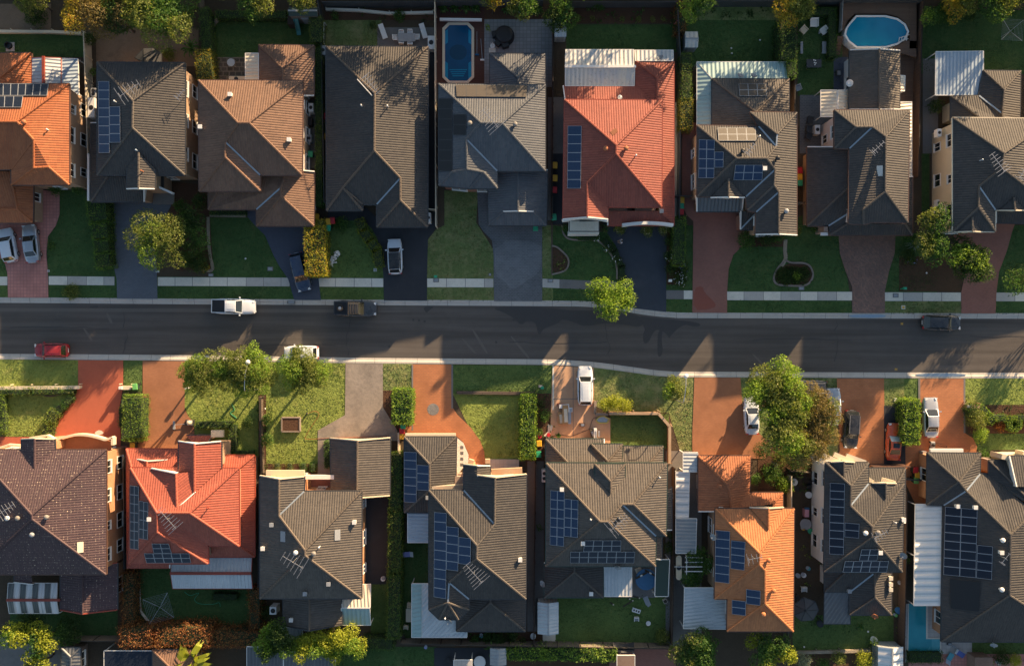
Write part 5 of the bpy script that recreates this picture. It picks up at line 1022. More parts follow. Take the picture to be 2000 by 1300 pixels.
fence([(163,62),(168,200),(174,392)], 'weathered pale paling fence between orange and dark tiled houses', 'fence_cream', post='trim_cream')
fence([(387,-20),(393,90),(398,165)], 'paling fence behind tall trees beside lawn with green slide')
fence([(617,-20),(626,40),(630,240),(633,395)], 'grey fence beside long thin clipped hedge', 'fence_dark', post='trim_dark')
fence([(849,-20),(850,200),(851,442)], 'light capped fence beside blue rectangular pool deck', 'fence_cream', post='trim_cream')
fence([(1080,30),(1080,200),(1078,425)], 'brown paling fence between steel blue and red roofed houses', 'palings_brown', post='palings_brown')
fence([(1324,20),(1329,110),(1329,300),(1327,442)], 'dark fence along east side of red roofed house', 'fence_dark', post='trim_dark')
fence([(1555,35),(1553,150),(1552,240)], 'grey fence between clipped conifer hedge and outdoor lounge lawn')
fence([(1806,-20),(1801,60),(1797,200),(1794,345)], 'brown fence east of above ground pool deck', 'palings_brown', post='palings_brown')
fence([(-60,61),(100,62),(158,65)], 'low pale stone wall north of shaded lawn with fire pit', 'render_cream', 0.5, 0.3, 'trim_cream', cat='garden wall', name='garden_wall')
fence([(628,4),(740,3),(1060,2)], 'dark north boundary fence behind rectangular pool', 'fence_dark', post='trim_dark')
fence([(1086,4),(1322,3)], 'dark boundary fence behind red roofed house garden', 'fence_dark', post='trim_dark')
fence([(1395,2),(1640,2)], 'dark boundary fence north of clipped lawn', 'fence_dark', post='trim_dark')
fence([(1642,1),(1802,1)], 'dark boundary fence north of above ground pool deck', 'fence_dark', post='trim_dark')
fence([(633,44),(632,85)], 'short white pipe railing beside small shaded lawn', 'fence_dark', 1.0, .04, 'trim_white', cat='railing', name='railing')
fence([(636,18),(700,20),(760,26),(846,24)], 'low pale retaining wall of dry garden bed', 'concrete', .4, .25, 'concrete', cat='retaining wall', name='retaining_wall')
fence([(240,892),(242,1000),(242,1110)], 'dark fence between brick and scarlet roofed houses', 'fence_dark', post='trim_dark')
fence([(506,935),(504,1160)], 'dark side fence between scarlet and grey brown roofs', 'fence_dark', post='trim_dark')
fence([(508,775),(509,850),(511,925)], 'weathered post and rail garden fence beside small plants', 'sleepers', .9, .22, 'palings', cat='fence')
fence([(778,845),(779,892)], 'short pale wall beside three bins and grey driveway', 'render_cream', .9, .15, 'trim_cream', cat='garden wall', name='garden_wall')
fence([(1046,905),(1044,1100),(1043,1262)], 'brown paling fence between ribbed roof and dormer houses', 'palings_brown', post='palings_brown')
fence([(1318,915),(1316,1100),(1313,1262)], 'brown paling fence west of white side awnings', 'palings_brown', post='palings_brown')
fence([(1772,962),(1770,1100),(1766,1300)], 'grey brown fence between white walled house and pool', 'palings_brown', post='palings_brown')
fence([(782,1256),(900,1259),(1042,1262)], 'weathered timber fence behind pale blue patio roof', 'palings', 1.8)
fence([(1044,1262),(1180,1264),(1312,1266)], 'sunlit timber fence behind lawn with white stools', 'palings', 1.8)
fence([(125,1251),(238,1251)], 'grey paling fence behind plum roofed house lawn', 'palings', 1.8)
fence([(1550,1274),(1640,1272),(1700,1270)], 'low stone garden wall south of white walled house lawn', 'stone_edge', .4, .3, 'stone_edge', cat='garden wall', name='garden_wall')
fence([(1540,1215),(1539,1300)], 'thin grey fence beside the leafy tree south of orange roof', 'fence_dark', post='trim_dark')
fence([(-60,758),(60,757),(155,756)], 'low cream front wall of plum roofed house', 'render_cream', .7, .35, 'trim_cream', cat='garden wall', name='garden_wall')
fence([(233,757),(256,757)], 'short cream wall stub east of red driveway', 'render_cream', .8, .4, 'trim_cream', cat='garden wall', name='garden_wall')
fence([(892,766),(950,767),(1044,768)], 'dark timber sleeper border across green lawn', 'sleepers', .3, .35, 'sleepers', cat='garden edging', name='garden_edging')
fence([(1190,807),(1286,807),(1308,832),(1308,905)], 'low brick wall angled round shaded lawn', 'brick_orange', .9, .28, 'brick_orange', cat='garden wall', name='garden_wall')
fence([(1163,783),(1162,808),(1188,809)], 'short brick planter wall beside yellow shrub', 'brick_brown', .5, .25, 'brick_brown', cat='garden wall', name='garden_wall')
fence([(1888,793),(1914,795)], 'short orange brick letterbox wall on sunny lawn', 'brick_orange', .8, .4, 'brick_orange', cat='garden wall', name='garden_wall')
fence([(1766,936),(1800,938)], 'short dark side gate below the coloured bins', 'fence_dark', 1.6, .06, 'trim_dark', cat='gate', name='gate')
fence([(1310,382),(1352,382)], 'dark side gate beside three coloured bins and red paving', 'fence_dark', 1.6, .06, 'trim_dark', cat='gate', name='gate')
fence([(1556,394),(1572,396)], 'narrow timber side gate west of mottled driveway house', 'palings', 1.6, .06, 'palings', cat='gate', name='gate')
fence([(1545,920),(1586,923)], 'weathered timber side gate by white wall', 'palings', 1.6, .06, 'palings', cat='gate', name='gate')
fence([(1546,930),(1546,1000)], 'pale side fence between terracotta roof and white wall', 'fence_cream', 1.6, .06, 'trim_cream')
fence([(836,408),(850,409)], 'narrow pale gate beside long dark roof', 'fence_cream', 1.6, .06, 'trim_cream', cat='gate', name='gate')

def shed(x0, y0, x1, y1, h, label, mat, wall, along='x', rise=.35, name='garden_shed'):
    """small gabled shed; corners as seen at eave height"""
    xm, ym = (x0+x1)/2, (y0+y1)/2; root = empty(name, W(xm, ym, 0), label, 'shed')
    r = MB(); g_ = MB(); A, B, C, D = [W(x, y, h) for x, y in ((x0, y0), (x1, y0), (x1, y1), (x0, y1))]
    if along == 'x': p, q = (A+D)/2, (B+C)/2; fs = [(D, C, q, p), (B, A, p, q)]; gs = [(A, D, p), (C, B, q)]
    else: p, q = (A+B)/2, (D+C)/2; fs = [(A, D, q, p)[::-1], (C, B, p, q)[::-1]]; gs = [(B, A, p), (D, C, q)]
    z = Vector((0, 0, rise)); p = p+z; q = q+z
    for f in fs:
        pts = [v+z if (v-(p-z)).length < 1e-5 or (v-(q-z)).length < 1e-5 else v for v in f]
        e = (pts[1]-pts[0]).normalized(); up = Vector((-e.y, e.x, 0))
        r.face(pts, [(v.dot(e), v.dot(up)) for v in pts])
    ro = r.build('roof', M[mat], root); c_ = MB(); c_.bar(p+Vector((0, 0, .03)), q+Vector((0, 0, .03)), .2, .05); c_.build('ridge_cap', M['grey_metal'], ro)
    cn = (A+B+C+D)/4; ip = [cn+(v-cn)*.93 for v in (D, C, B, A)]
    w_ = MB(); w_.prism([(v.x, v.y) for v in ip], 0, h-.03, bottom=False); w_.build('wall', M[wall], root)
    for a, b_, c in gs:
        g2 = MB(); a, b_, c = [cn+(v-cn)*.985 for v in (a, b_, c)]; c = Vector((c.x, c.y, h+rise-.04)); g2.face([a, b_, c]); g2.build('gable', M[wall], root)
    d = MB(); e = (ip[0]+ip[1])/2; d.box((e.x, e.y-.03, .9), (.9, .06, 1.8)); d.build('door', M['grey_plastic'], root)
    return root
shed(1083, 41, 1106, 72, 1.9, 'small pale grey garden shed in corner of shaded lawn by fence', 'pale_metal', 'pale_metal')
shed(1338, 62, 1363, 93, 1.9, 'small white speckled garden shed at west side of large shaded lawn', 'clear_sheet', 'pale_metal')
shed(1050, 1175, 1091, 1237, 2.0, 'long white double pitched garden shed on lawn with white stools', 'pale_metal', 'pale_metal', 'y', .5)
shed(1715, 1262, 1764, 1312, 2.0, 'pale striped metal garden shed beside brown fence and pool', 'white_metal', 'grey_metal', 'y', .5)
shed(957, 1265, 989, 1298, 2.0, 'grey metal garden shed in yard beyond timber fence', 'grey_metal', 'grey_metal', 'y', .4)
shed(1904, 1283, 1938, 1320, 1.9, 'small brown brick shed south of black solar house', 'brick_brown', 'brick_brown')
shed(564, 14, 621, 32, 2.4, 'green roofed timber cubby house with play slide', 'trim_green', 'palings', 'x', .3, name='cubby_house')
s_ = MB(); pl = plain('slide_green', (0.03, 0.22, 0.22), .35)
sr = empty('slide', W(578, 40, 0), 'teal plastic slide running from cubby house to dark lawn', 'slide')
for dx in (0,): s_.bar(W(577, 36, 1.5), W(583, 60, .35), .5, .05); s_.bar(W(583, 60, .35), W(584, 69, .25), .5, .05); s_.build('chute', pl, sr)
for dx in (-4, 4): e_ = MB(); e_.bar(W(577+dx, 36, 1.6), W(583+dx, 60, .45), .06, .2); e_.build('side_rail', pl, sr)
e_ = MB(); e_.box(W(571, 44, .7), (.8, 1.0, 1.4)); [e_.bar(W(566, 38+3*k, .3+.3*k), W(572, 38+3*k, .3+.3*k), .1, .05) for k in range(4)]; e_.build('ladder', M['palings_brown'], sr)

def water_mat(name, c1, c2, rough=.08, sc=.5):
    m, nt, bs = newmat(name); bs.inputs['Roughness'].default_value = rough; bs.inputs['Specular IOR Level'].default_value = 0.5
    p = pos(nt); f = ramp(nt, noise(nt, p, sc, 3), .3, .7); nt.links.new(mixc(nt, f, c1, c2), bs.inputs['Base Color'])
    bump(nt, bs, noise(nt, p, 3.5, 3), .25, .03); MATS[name] = m; return m
water_mat('water_deep', (0.0, 0.062, 0.155), (0.0, 0.074, 0.18)); water_mat('water_blue', (0.0, 0.20, 0.36), (0.005, 0.24, 0.42)); water_mat('water_teal', (0.03, 0.30, 0.36), (0.045, 0.37, 0.43))
plain('water_pale', (0.10, 0.44, 0.50), .1); plain('water_dark_patch', (0.0, 0.05, 0.11), .1)
def pool(label, outer, inner, ztop, zwater, wmat, rim, name='swimming_pool', wall=None):
    root = empty(name, W(sum(p[0] for p in inner)/len(inner), sum(p[1] for p in inner)/len(inner), 0), label, 'pool')
    O = [W(*p, ztop) for p in outer]; I = [W(*p, ztop) for p in inner]; r = MB(); n = len(O)
    for k in range(n):
        a, b_, c, d = O[k], O[(k+1) % n], I[(k+1) % n], I[k]
        r.face([a, b_, c, d]); dn = Vector((0, 0, ztop-.01)); r.face([a-dn, b_-dn, b_, a]); dw = Vector((0, 0, ztop-zwater+.05)); r.face([d, c, c-dw, d-dw])
    r.build('coping', M[rim], root, weld=True)
    w_ = MB(); w_.face([(p.x, p.y, zwater) for p in I]); w_.build('water', M[wmat], root)
    if wall:
        q = MB(); G_ = [v+(v-sum(O, Vector())/n)*-.01 for v in O]
        for k in range(n):
            a, b_ = G_[k], G_[(k+1) % n]; q.face([(a.x, a.y, 0), (b_.x, b_.y, 0), (b_.x, b_.y, ztop-.02), (a.x, a.y, ztop-.02)])
        q.build('pool_wall', M[wall], root)
    return root
oct_ = lambda x0, y0, x1, y1, c: [(x0+c, y0), (x1-c, y0), (x1, y0+c), (x1, y1-c), (x1-c, y1), (x0+c, y1), (x0, y1-c), (x0, y0+c)]
P5 = pool('rectangular inground pool with deep blue water and pale coping', oct_(864, 44, 926, 162, 11), oct_(869, 49, 921, 158, 9), .14, .09, 'water_deep', 'trim_cream')
for q, mt in ((oct_(878, 88, 912, 118, 9), 'water_dark_patch'),):
    m_ = MB(); m_.face([(W(x, y).x, W(x, y).y, .0925) for x, y in chaikin(q, 2)][::-1]); m_.build('pool_floor', M[mt], P5)
for k in range(4): m_ = MB(); m_.face([(W(x, y).x, W(x, y).y, .0935) for x, y in R(878+2*k, 136+4*k, 912-2*k, 138+4*k)][::-1]); m_.build('pool_step', M['water_blue'], P5)
for q in (((869, 62), (875, 58), (875, 84), (869, 88)), ((921, 62), (915, 58), (915, 84), (921, 88)), ((869, 120), (875, 124), (875, 156), (869, 150)), ((921, 120), (915, 124), (915, 156), (921, 150))): m_ = MB(); m_.face([(W(x, y).x, W(x, y).y, .094) for x, y in q]); m_.build('pool_step', M['water_blue'], P5)
m_ = MB(); m_.bar(W(859, 38.5, .5), W(941, 39.5, .5), .3, .3); o = m_.build('pool_cover_roller', M['white_plastic']); tag(o, 'long white pool cover roller at north end of rectangular pool', 'pool roller'); e_ = MB(); [e_.bar(W(x, 39, .02), W(x, 39, .4), .12) for x in (862, 938)]; e_.build('stand', M['steel'], o)
for (a, c, hd, lab) in (((931.5, 62), (931.5, 106), 'water_deep', 'long pool pole with blue net head lying on dark deck'), ((939, 76), (942, 116), 'white_plastic', 'long pool brush pole with pale head lying on dark deck')):
    m_ = MB(); m_.tube([W(*a, .1), W(*c, .1)], .03, 6); o = m_.build('pool_pole', M['steel']); tag(o, lab, 'pool pole'); e_ = MB(); e_.box(W(c[0], c[1]+1, .1), (.5, .2, .08)); e_.build('pole_head', M[hd], o)
# above ground pool with its raised deck
ell = [(1652, 55), (1660, 44), (1672, 30), (1730, 30), (1754, 36), (1769, 47), (1776, 62), (1770, 76), (1754, 87), (1730, 94), (1672, 94), (1656, 81), (1649, 68)]
cx_, cy_ = 1712, 62; inn = [(cx_+(x-cx_)*.945, cy_+(y-cy_)*.90) for x, y in ell]
pool('oval above ground pool with bright blue water and white rim', ell, inn, 1.35, 1.25, 'water_blue', 'white_plastic', wall='white_plastic')
dk = empty('pool_deck', W(1720, 20, 0), 'raised brown timber deck round above ground pool', 'deck')
for P in ([(1640, 4), (1790, 4), (1790, 95), (1776, 95), (1778, 62), (1768, 44), (1752, 32), (1730, 27), (1670, 27), (1656, 40), (1648, 58), (1640, 62)], [(1768, 80), (1790, 80), (1790, 112), (1735, 98)]):
    m_ = MB(); m_.prism([(W(x, y, 1.1).x, W(x, y, 1.1).y) for x, y in P], .95, 1.1); m_.build('deck_boards', M['deck_brown'], dk)
for k in range(6): m_ = MB(); m_.box(W(1641-1.2*k, 74+6*k, .95-.16*k), (.7, .36, .08)); m_.build('step', M['deck_brown'], dk)
m_ = MB(); m_.bar(W(1644, 4, 1.6), W(1641, 62, 1.6), .05, .9); [m_.tube([W(1644-.5*k, 8+10*k, 1.0), W(1644-.5*k, 8+10*k, 2.1)], .04, 6) for k in range(6)]; m_.build('railing', M['steel'], dk)
m_ = MB(); [m_.tube([W(x, 68+y, 1.4), W(x, 68+y, 2.0), W(x-18, 74+y, 1.5)], .035, 6) for x, y in ((1776, 0), (1774, 8))]; [m_.bar(W(1772-5*k, 70+k, 1.42), W(1770-5*k, 80+k, 1.42), .06) for k in range(4)]; o = m_.build('pool_ladder', M['white_plastic']); tag(o, 'white pool ladder at the east rim of above ground pool', 'ladder')
P8 = pool('teal L shaped inground pool beside pale paving', [(1774, 1178), (1812, 1178), (1812, 1245), (1838, 1245), (1838, 1276), (1772, 1276)], [(1775.5, 1178), (1809, 1178), (1809, 1247), (1836, 1247), (1836, 1274), (1774, 1274)], .12, .09, 'water_teal', 'concrete')
for q in (((1819, 1247), (1836, 1247), (1836, 1258), (1826, 1274), (1819, 1274)), ((1808, 1272), (1816, 1260), (1818, 1272)), ((1827, 1273), (1835.5, 1262), (1835.5, 1273))): m_ = MB(); m_.face([(W(x, y).x, W(x, y).y, .0945+.001*(q[0][0] > 1820)) for x, y in q][::-1]); m_.build('pool_step', M['water_pale'], P8)
# neighbours' roofs along the bottom edge
def simple_roof(label, x0, y0, x1, y1, E, rr, tile, wall='brick_tan', cat='house', axis='x', group=None):
    h_ = House(label, (x0+x1)/2, (y0+y1)/2, name='house' if cat == 'house' else 'outbuilding', cat=cat, group=group)
    m_ = min(x1-x0, y1-y0)/2
    if x1-x0 >= y1-y0: V = dict(a=(x0,y0),b=(x1,y0),c=(x1,y1),d=(x0,y1),r=(x0+m_,y0+m_,m_),s=(x1-m_-.5,y0+m_,m_)); F = ['a b s r','b c s','c d r s','d a r']
    else: V = dict(a=(x0,y0),b=(x1,y0),c=(x1,y1),d=(x0,y1),r=(x0+m_,y0+m_,m_),s=(x0+m_,y1-m_-.5,m_)); F = ['a b r','b c s r','c d s','d a r s']
    h_.roof(E, V, F, tile, wall, pitch=PITCH*rr); return h_
simple_roof('dark flat topped outbuilding roof at bottom edge near lime green trees', 120, 1264, 157, 1330, 2.6, .35, 'dark_metal', 'brick_brown', 'outbuilding')
simple_roof('tan tiled roof corner at bottom edge beside banana palm', 298, 1268, 385, 1400, 2.8, 1, 'brown_tile', cat='outbuilding')
cover('clear panelled pergola roof over bottom edge with thin grid frame', [[(203,1270,2.7),(298,1270,2.7),(298,1340,2.7),(203,1340,2.7)]], 'solar_black', [(204,1271,2.6),(297,1271,2.6)], name='pergola', cat='pergola')
for k in range(6): pass
cover('grey flat patio roof at bottom edge under dark leafy tree', [[(482,1262,2.6),(553,1264,2.6),(553,1340,2.5),(482,1340,2.5)]], 'dark_metal', [(483,1263,2.5)])
cover('dark striped patio roof at bottom edge below yellow green hedge', [[(554,1272,2.6),(655,1274,2.6),(655,1340,2.5),(554,1340,2.5)]], 'dark_metal', [(654,1275,2.5)])
cover('low grey blue flat roof tucked between dark gable and yellow hedge', [[(548,1224,2.2),(590,1226,2.2),(592,1246,2.1),(560,1246,2.1)]], 'grey_metal', [(549,1225,2.1)])
cover('white framed glazed pergola at bottom edge of charcoal yard', [[(886,1288,2.5),(922,1288,2.5),(922,1340,2.5),(886,1340,2.5)]], 'paver_pale', [(887,1289,2.4),(921,1289,2.4)], name='pergola', cat='pergola')
cover('pale metal framed pergola at bottom edge over red paving', [[(1205,1279,2.5),(1240,1279,2.5),(1240,1340,2.5),(1205,1340,2.5)]], 'brick_brown', [(1206,1280,2.4),(1239,1280,2.4)], name='pergola', cat='pergola')
# houses standing just north of the picture: their roofs shade the back gardens
for i, (x0, x1, y0, y1, E, tile) in enumerate(((-120,110,-330,-95,3.4,'brown_tile'),(150,370,-330,-100,5.0,'charcoal_tile'),(420,640,-320,-90,4.6,'grey_tile'),(680,880,-340,-92,5.2,'brown_tile'),(920,1130,-330,-96,5.0,'charcoal_tile'),(1170,1370,-320,-94,4.8,'terracotta_tile'),(1410,1620,-330,-100,5.2,'charcoal_tile'),(1660,1880,-340,-92,5.0,'grey_tile'),(1930,2150,-320,-95,5.2,'brown_tile'),(2200,2420,-320,-95,5.2,'grey_tile'))):
    simple_roof('neighbouring hip roofed house standing beyond the northern back fences', x0, y0, x1, y1, E, .9, tile, group='neighbouring houses beyond the northern back fences')
for i, (x0, x1, y0, y1) in enumerate(((2125, 2315, 60, 305), (2720, 2920, 120, 440))): simple_roof('dark roofed neighbouring house farther east along the street', x0, y0, x1, y1, 5.2, 1, 'charcoal_tile', group='neighbouring houses farther east')
# ================================================================ vegetation
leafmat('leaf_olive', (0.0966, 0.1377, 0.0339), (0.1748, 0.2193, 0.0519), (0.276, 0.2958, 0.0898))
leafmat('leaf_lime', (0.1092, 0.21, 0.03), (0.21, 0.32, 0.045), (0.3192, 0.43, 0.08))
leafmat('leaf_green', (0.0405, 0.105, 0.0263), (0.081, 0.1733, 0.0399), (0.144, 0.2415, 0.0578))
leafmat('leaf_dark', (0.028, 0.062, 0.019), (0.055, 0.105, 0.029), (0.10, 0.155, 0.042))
leafmat('leaf_gold', (0.27, 0.23, 0.03), (0.44, 0.36, 0.045), (0.45, 0.22, 0.05), hi=.9)
leafmat('leaf_yellow', (0.2064, 0.255, 0.0275), (0.3268, 0.3672, 0.0385), (0.4128, 0.4488, 0.066))
leafmat('leaf_bronze', (0.16, 0.055, 0.025), (0.28, 0.11, 0.04), (0.4, 0.22, 0.08))
leafmat('leaf_brown', (0.13, 0.11, 0.045), (0.21, 0.175, 0.068), (0.28, 0.21, 0.1))
leafmat('leaf_silver', (0.20, 0.24, 0.20), (0.30, 0.34, 0.28), (0.4, 0.42, 0.3))
plain('bark', (0.12, 0.09, 0.065), .9, var=.4, scale=8); plain('petal_white', (0.75, 0.75, 0.72), .6); plain('petal_blue', (0.28, 0.30, 0.62), .6); plain('petal_pink', (0.6, 0.08, 0.22), .6)
plain('hedge_core', (0.020, 0.038, 0.012), .9)

def leaves(name, P, N, size, mat, parent=None, flat=0.85, origin=None):
    """P positions, N outward directions -> one small quad per leaf spray"""
    P = np.asarray(P, float); N = np.asarray(N, float)
    if name in ('crown', 'foliage', 'shrub'):        # finer sprays: split each into two smaller ones
        P = np.vstack([P, P+rng.normal(0, size*.45, P.shape)]); N = np.vstack([N, N]); size = size*.74
    n = len(P); N = np.asarray(N, float) + rng.normal(0, flat, (n, 3)); N[:, 2] += .08
    N /= np.linalg.norm(N, axis=1)[:, None] + 1e-9
    a = np.cross(N, rng.normal(0, 1, (n, 3))); a /= np.linalg.norm(a, axis=1)[:, None] + 1e-9; b_ = np.cross(N, a)
    s1 = (size*rng.uniform(.6, 1.35, n))[:, None]; s2 = s1*rng.uniform(.38, .62, n)[:, None]
    V = np.empty((n, 4, 3)); V[:, 0] = P-a*s1*.5; V[:, 1] = P+b_*s2*.5-a*s1*.05; V[:, 2] = P+a*s1*.5; V[:, 3] = P-b_*s2*.5-a*s1*.05
    off = np.array(origin if origin is not None else (0, 0, 0)); V -= off
    me = bpy.data.meshes.new(name); me.vertices.add(4*n); me.vertices.foreach_set('co', V.reshape(-1))
    me.loops.add(4*n); me.loops.foreach_set('vertex_index', np.arange(4*n, dtype=np.int32))
    me.polygons.add(n); me.polygons.foreach_set('loop_start', np.arange(0, 4*n, 4, dtype=np.int32))
    me.materials.append(M[mat]); me.update(calc_edges=True); me.validate()
    o = bpy.data.objects.new(name, me); COL.objects.link(o)
    if parent is not None: o.parent = parent
    return o
def blob_points(c, r, dens, size, squash=.8, up=-.5):
    """points in the outer layer of an uneven ball"""
    n = max(12, int(dens*4*math.pi*r*r*.75)); d = rng.normal(0, 1, (n, 3)); d /= np.linalg.norm(d, axis=1)[:, None]
    d = d[d[:, 2] > up]; n = len(d); k = 6
    wob = np.ones(n); 
    for _ in range(4):
        q = rng.normal(0, 1, 3); q /= np.linalg.norm(q); wob += .10*np.sin(4.0*(d@q)+rng.uniform(0, 6))
    rad = r*wob*(rng.uniform(.35, 1, n)**.35); p = d*rad[:, None]; p[:, 2] *= squash
    return p + np.array(c), d
def tree(px, py, rpx, h, mat, label, lobes=None, mat2=None, leaf=.28, dens=40, cat='tree', name='tree', group=None, squash=.75, trunk=True, bare=0, sub=1.0):
    """broadleaf tree; (px, py, rpx) is where the crown is seen; mat2 colours some of the clumps"""
    hc = max(h - rpx/PXM*.75, h*.55); k = (CAM_H-hc)/CAM_H; r = rpx*1.08/PXM*k; c = W(px, py, hc); base = Vector((c.x, c.y, 0))
    root = empty(name, base, label, cat, group); L = []
    if lobes is None:
        m_ = max(5, int(5+r*1.6))
        for i in range(m_):
            a = i*2.399+rng.uniform(0, .5); q = math.sqrt((i+.5)/m_)*r*.68; L.append((c.x+q*math.cos(a), c.y+q*math.sin(a), hc+rng.uniform(-.25, .35)*r*.6 + (r-q)*.28, r*rng.uniform(.36, .52)))
    else:
        for lx, ly, lr in lobes:
            b_ = W(lx, ly, hc+rng.uniform(-.3, .5)); R_ = lr*1.14/PXM*k; m_ = max(3, int(2+R_*2.2))
            for i in range(m_):
                a = i*2.399; q = math.sqrt((i+.4)/m_)*R_*.62; L.append((b_.x+q*math.cos(a), b_.y+q*math.sin(a), b_.z+rng.uniform(-.2, .3)*R_+(R_-q)*.3, R_*rng.uniform(.42, .56)))
    PA, NA, PB, NB = [], [], [], []
    for i, (x, y, z, q) in enumerate(L):
        z = max(z, q*.5); p, n = blob_points((x, y, z), q, dens*sub, leaf, squash)
        keep = rng.random(len(p)) > bare; p, n = p[keep], n[keep]
        if mat2 and i % 3 == 1: PB.append(p); NB.append(n)
        else: PA.append(p); NA.append(n)
    leaves('crown', np.vstack(PA), np.vstack(NA), leaf, mat, root, origin=base)
    if PB: leaves('crown', np.vstack(PB), np.vstack(NB), leaf, mat2, root, origin=base)
    if trunk:
        t = MB(); fork = Vector((c.x, c.y, max(hc-r*.7, h*.3))); tr = .05+.03*r
        t.tube([base-Vector((0, 0, .1)), base+(fork-base)*.5+Vector((.06*r, -.03*r, 0)), fork], [tr*1.5, tr*1.1, tr*.9], 8)
        t.build('trunk', M['bark'], root, smooth=True)
        for i, (x, y, z, q) in enumerate(L[:8]):
            l = MB(); e = Vector((x, y, z)); mid = fork*.5+e*.5+Vector((0, 0, -.15*r)); l.tube([fork-Vector((0, 0, .15)), mid, e+(e-fork)*.1], [tr*.6, tr*.42, tr*.15], 6); l.build('limb', M['bark'], root, smooth=True)
    return root
def shrub(px, py, rpx, h, mat, label, leaf=.2, dens=40, flowers=None, name='shrub', cat='shrub', group=None, lobes=None):
    r0 = rpx/PXM; c = W(px, py, h*.6); base = Vector((c.x, c.y, 0)); PP, NN = [], []
    for lx, ly, lr in (lobes or [(px, py, rpx)]):
        r = lr/PXM; q = W(lx, ly, h*.6)
        for i in range(3 if r < .7 else 5):
            a = i*2.4; d = r*.38 if i else 0
            p, n = blob_points((q.x+d*math.cos(a), q.y+d*math.sin(a), max(.1, h*.5+rng.uniform(-.1, .15)*h)), r*(.68 if i else .8), dens, leaf, min(1.2, h*.55/r))
            p[:, 2] = np.maximum(p[:, 2], .06); PP.append(p); NN.append(n)
    o = leaves(name, np.vstack(PP), np.vstack(NN), leaf, mat, origin=base); o.location = base; tag(o, label, cat, group)
    if flowers:
        p, n = blob_points((c.x, c.y, h*.55), r0*.95, 9, .1, min(1, h*.6/r0), up=.1); f = leaves('blossom', p+n*.05, n, .20, flowers, o, flat=.2, origin=base)
    return o
def hedge(pts, w, h, mat, label, leaf=.17, dens=70, rag=.06, name='hedge', cat='hedge', closed=False, mat2=None):
    """clipped hedge along a line seen at its top"""
    Q = [W(x, y, h) for x, y in pts]; base = Vector((Q[0].x, Q[0].y, 0)); core = MB(); PP, NN = [], []
    for a, b_ in zip(Q, Q[1:]):
        a = Vector((a.x, a.y, 0)); b_ = Vector((b_.x, b_.y, 0)); d = b_-a; L = d.length; d.normalize(); n = Vector((-d.y, d.x, 0))
        ext = w*.3
        core.box(((a.x+b_.x)/2, (a.y+b_.y)/2, h*.47), (L+ext*.8, w*.86, h*.92), math.atan2(d.y, d.x))
        def put(k, f):
            for _ in range(1):
                u = rng.uniform(-ext, L+ext, k); s = rng.uniform(-1, 1, k); t = rng.uniform(0, 1, k)
                p, nn = f(u, s, t); PP.append(p); NN.append(nn)
        dv, nv = np.array(d), np.array(n); A = np.array(a); zz = np.array((0, 0, 1.0))
        und = lambda u, s: .10*np.sin(u*2.1+s*2)+.06*np.sin(u*5.3+1)
        put(int(dens*(L+2*ext)*w), lambda u, s, t: (A+np.outer(u, dv)+np.outer(s*w/2, nv)+np.outer(h+und(u, s)*min(1, h*.5)+rng.normal(0, rag, len(u)), zz), np.tile(zz, (len(u), 1))))
        for sg in (-1, 1): put(int(dens*(L+2*ext)*h*.8), lambda u, s, t: (A+np.outer(u, dv)+np.outer(sg*(w/2+und(u, s)*.6+rng.normal(0, rag, len(u))), nv)+np.outer(t*h, zz), np.tile(nv*sg, (len(u), 1))))
        for e, sg in ((-ext, -1), (L+ext, 1)): put(int(dens*w*h*.8), lambda u, s, t: (A+np.outer(np.full(len(u), e)+rng.normal(0, rag, len(u)), dv)+np.outer(s*w/2, nv)+np.outer(t*h, zz), np.tile(dv*sg, (len(u), 1))))
    P, N_ = np.vstack(PP), np.vstack(NN); o = core.build(name, M['hedge_core']); 
    root = o; tag(o, label, cat)
    if mat2: 
        k = rng.random(len(P)) < .35; leaves('foliage', P[k], N_[k], leaf, mat2, o); P, N_ = P[~k], N_[~k]
    leaves('foliage', P, N_, leaf, mat, o)
    return o
def cover_plants(poly, n, mat, size=.3, h=.25):
    xs = [p[0] for p in poly]; ys = [p[1] for p in poly]; PP = []
    while len(PP) < n:
        x, y = random.uniform(min(xs), max(xs)), random.uniform(min(ys), max(ys)); ins = False; j = len(poly)-1
        for i in range(len(poly)):
            if (poly[i][1] > y) != (poly[j][1] > y) and x < (poly[j][0]-poly[i][0])*(y-poly[i][1])/(poly[j][1]-poly[i][1])+poly[i][0]: ins = not ins
            j = i
        if ins: c = W(x, y); k = random.randint(5, 11); PP += [(c.x+random.gauss(0, .22), c.y+random.gauss(0, .22), random.uniform(.06, h)) for _ in range(k)]
    o = leaves('ground_cover', PP, np.tile((0, 0, 1.0), (len(PP), 1)), size, mat, flat=.7); o['kind'] = 'stuff'; return o
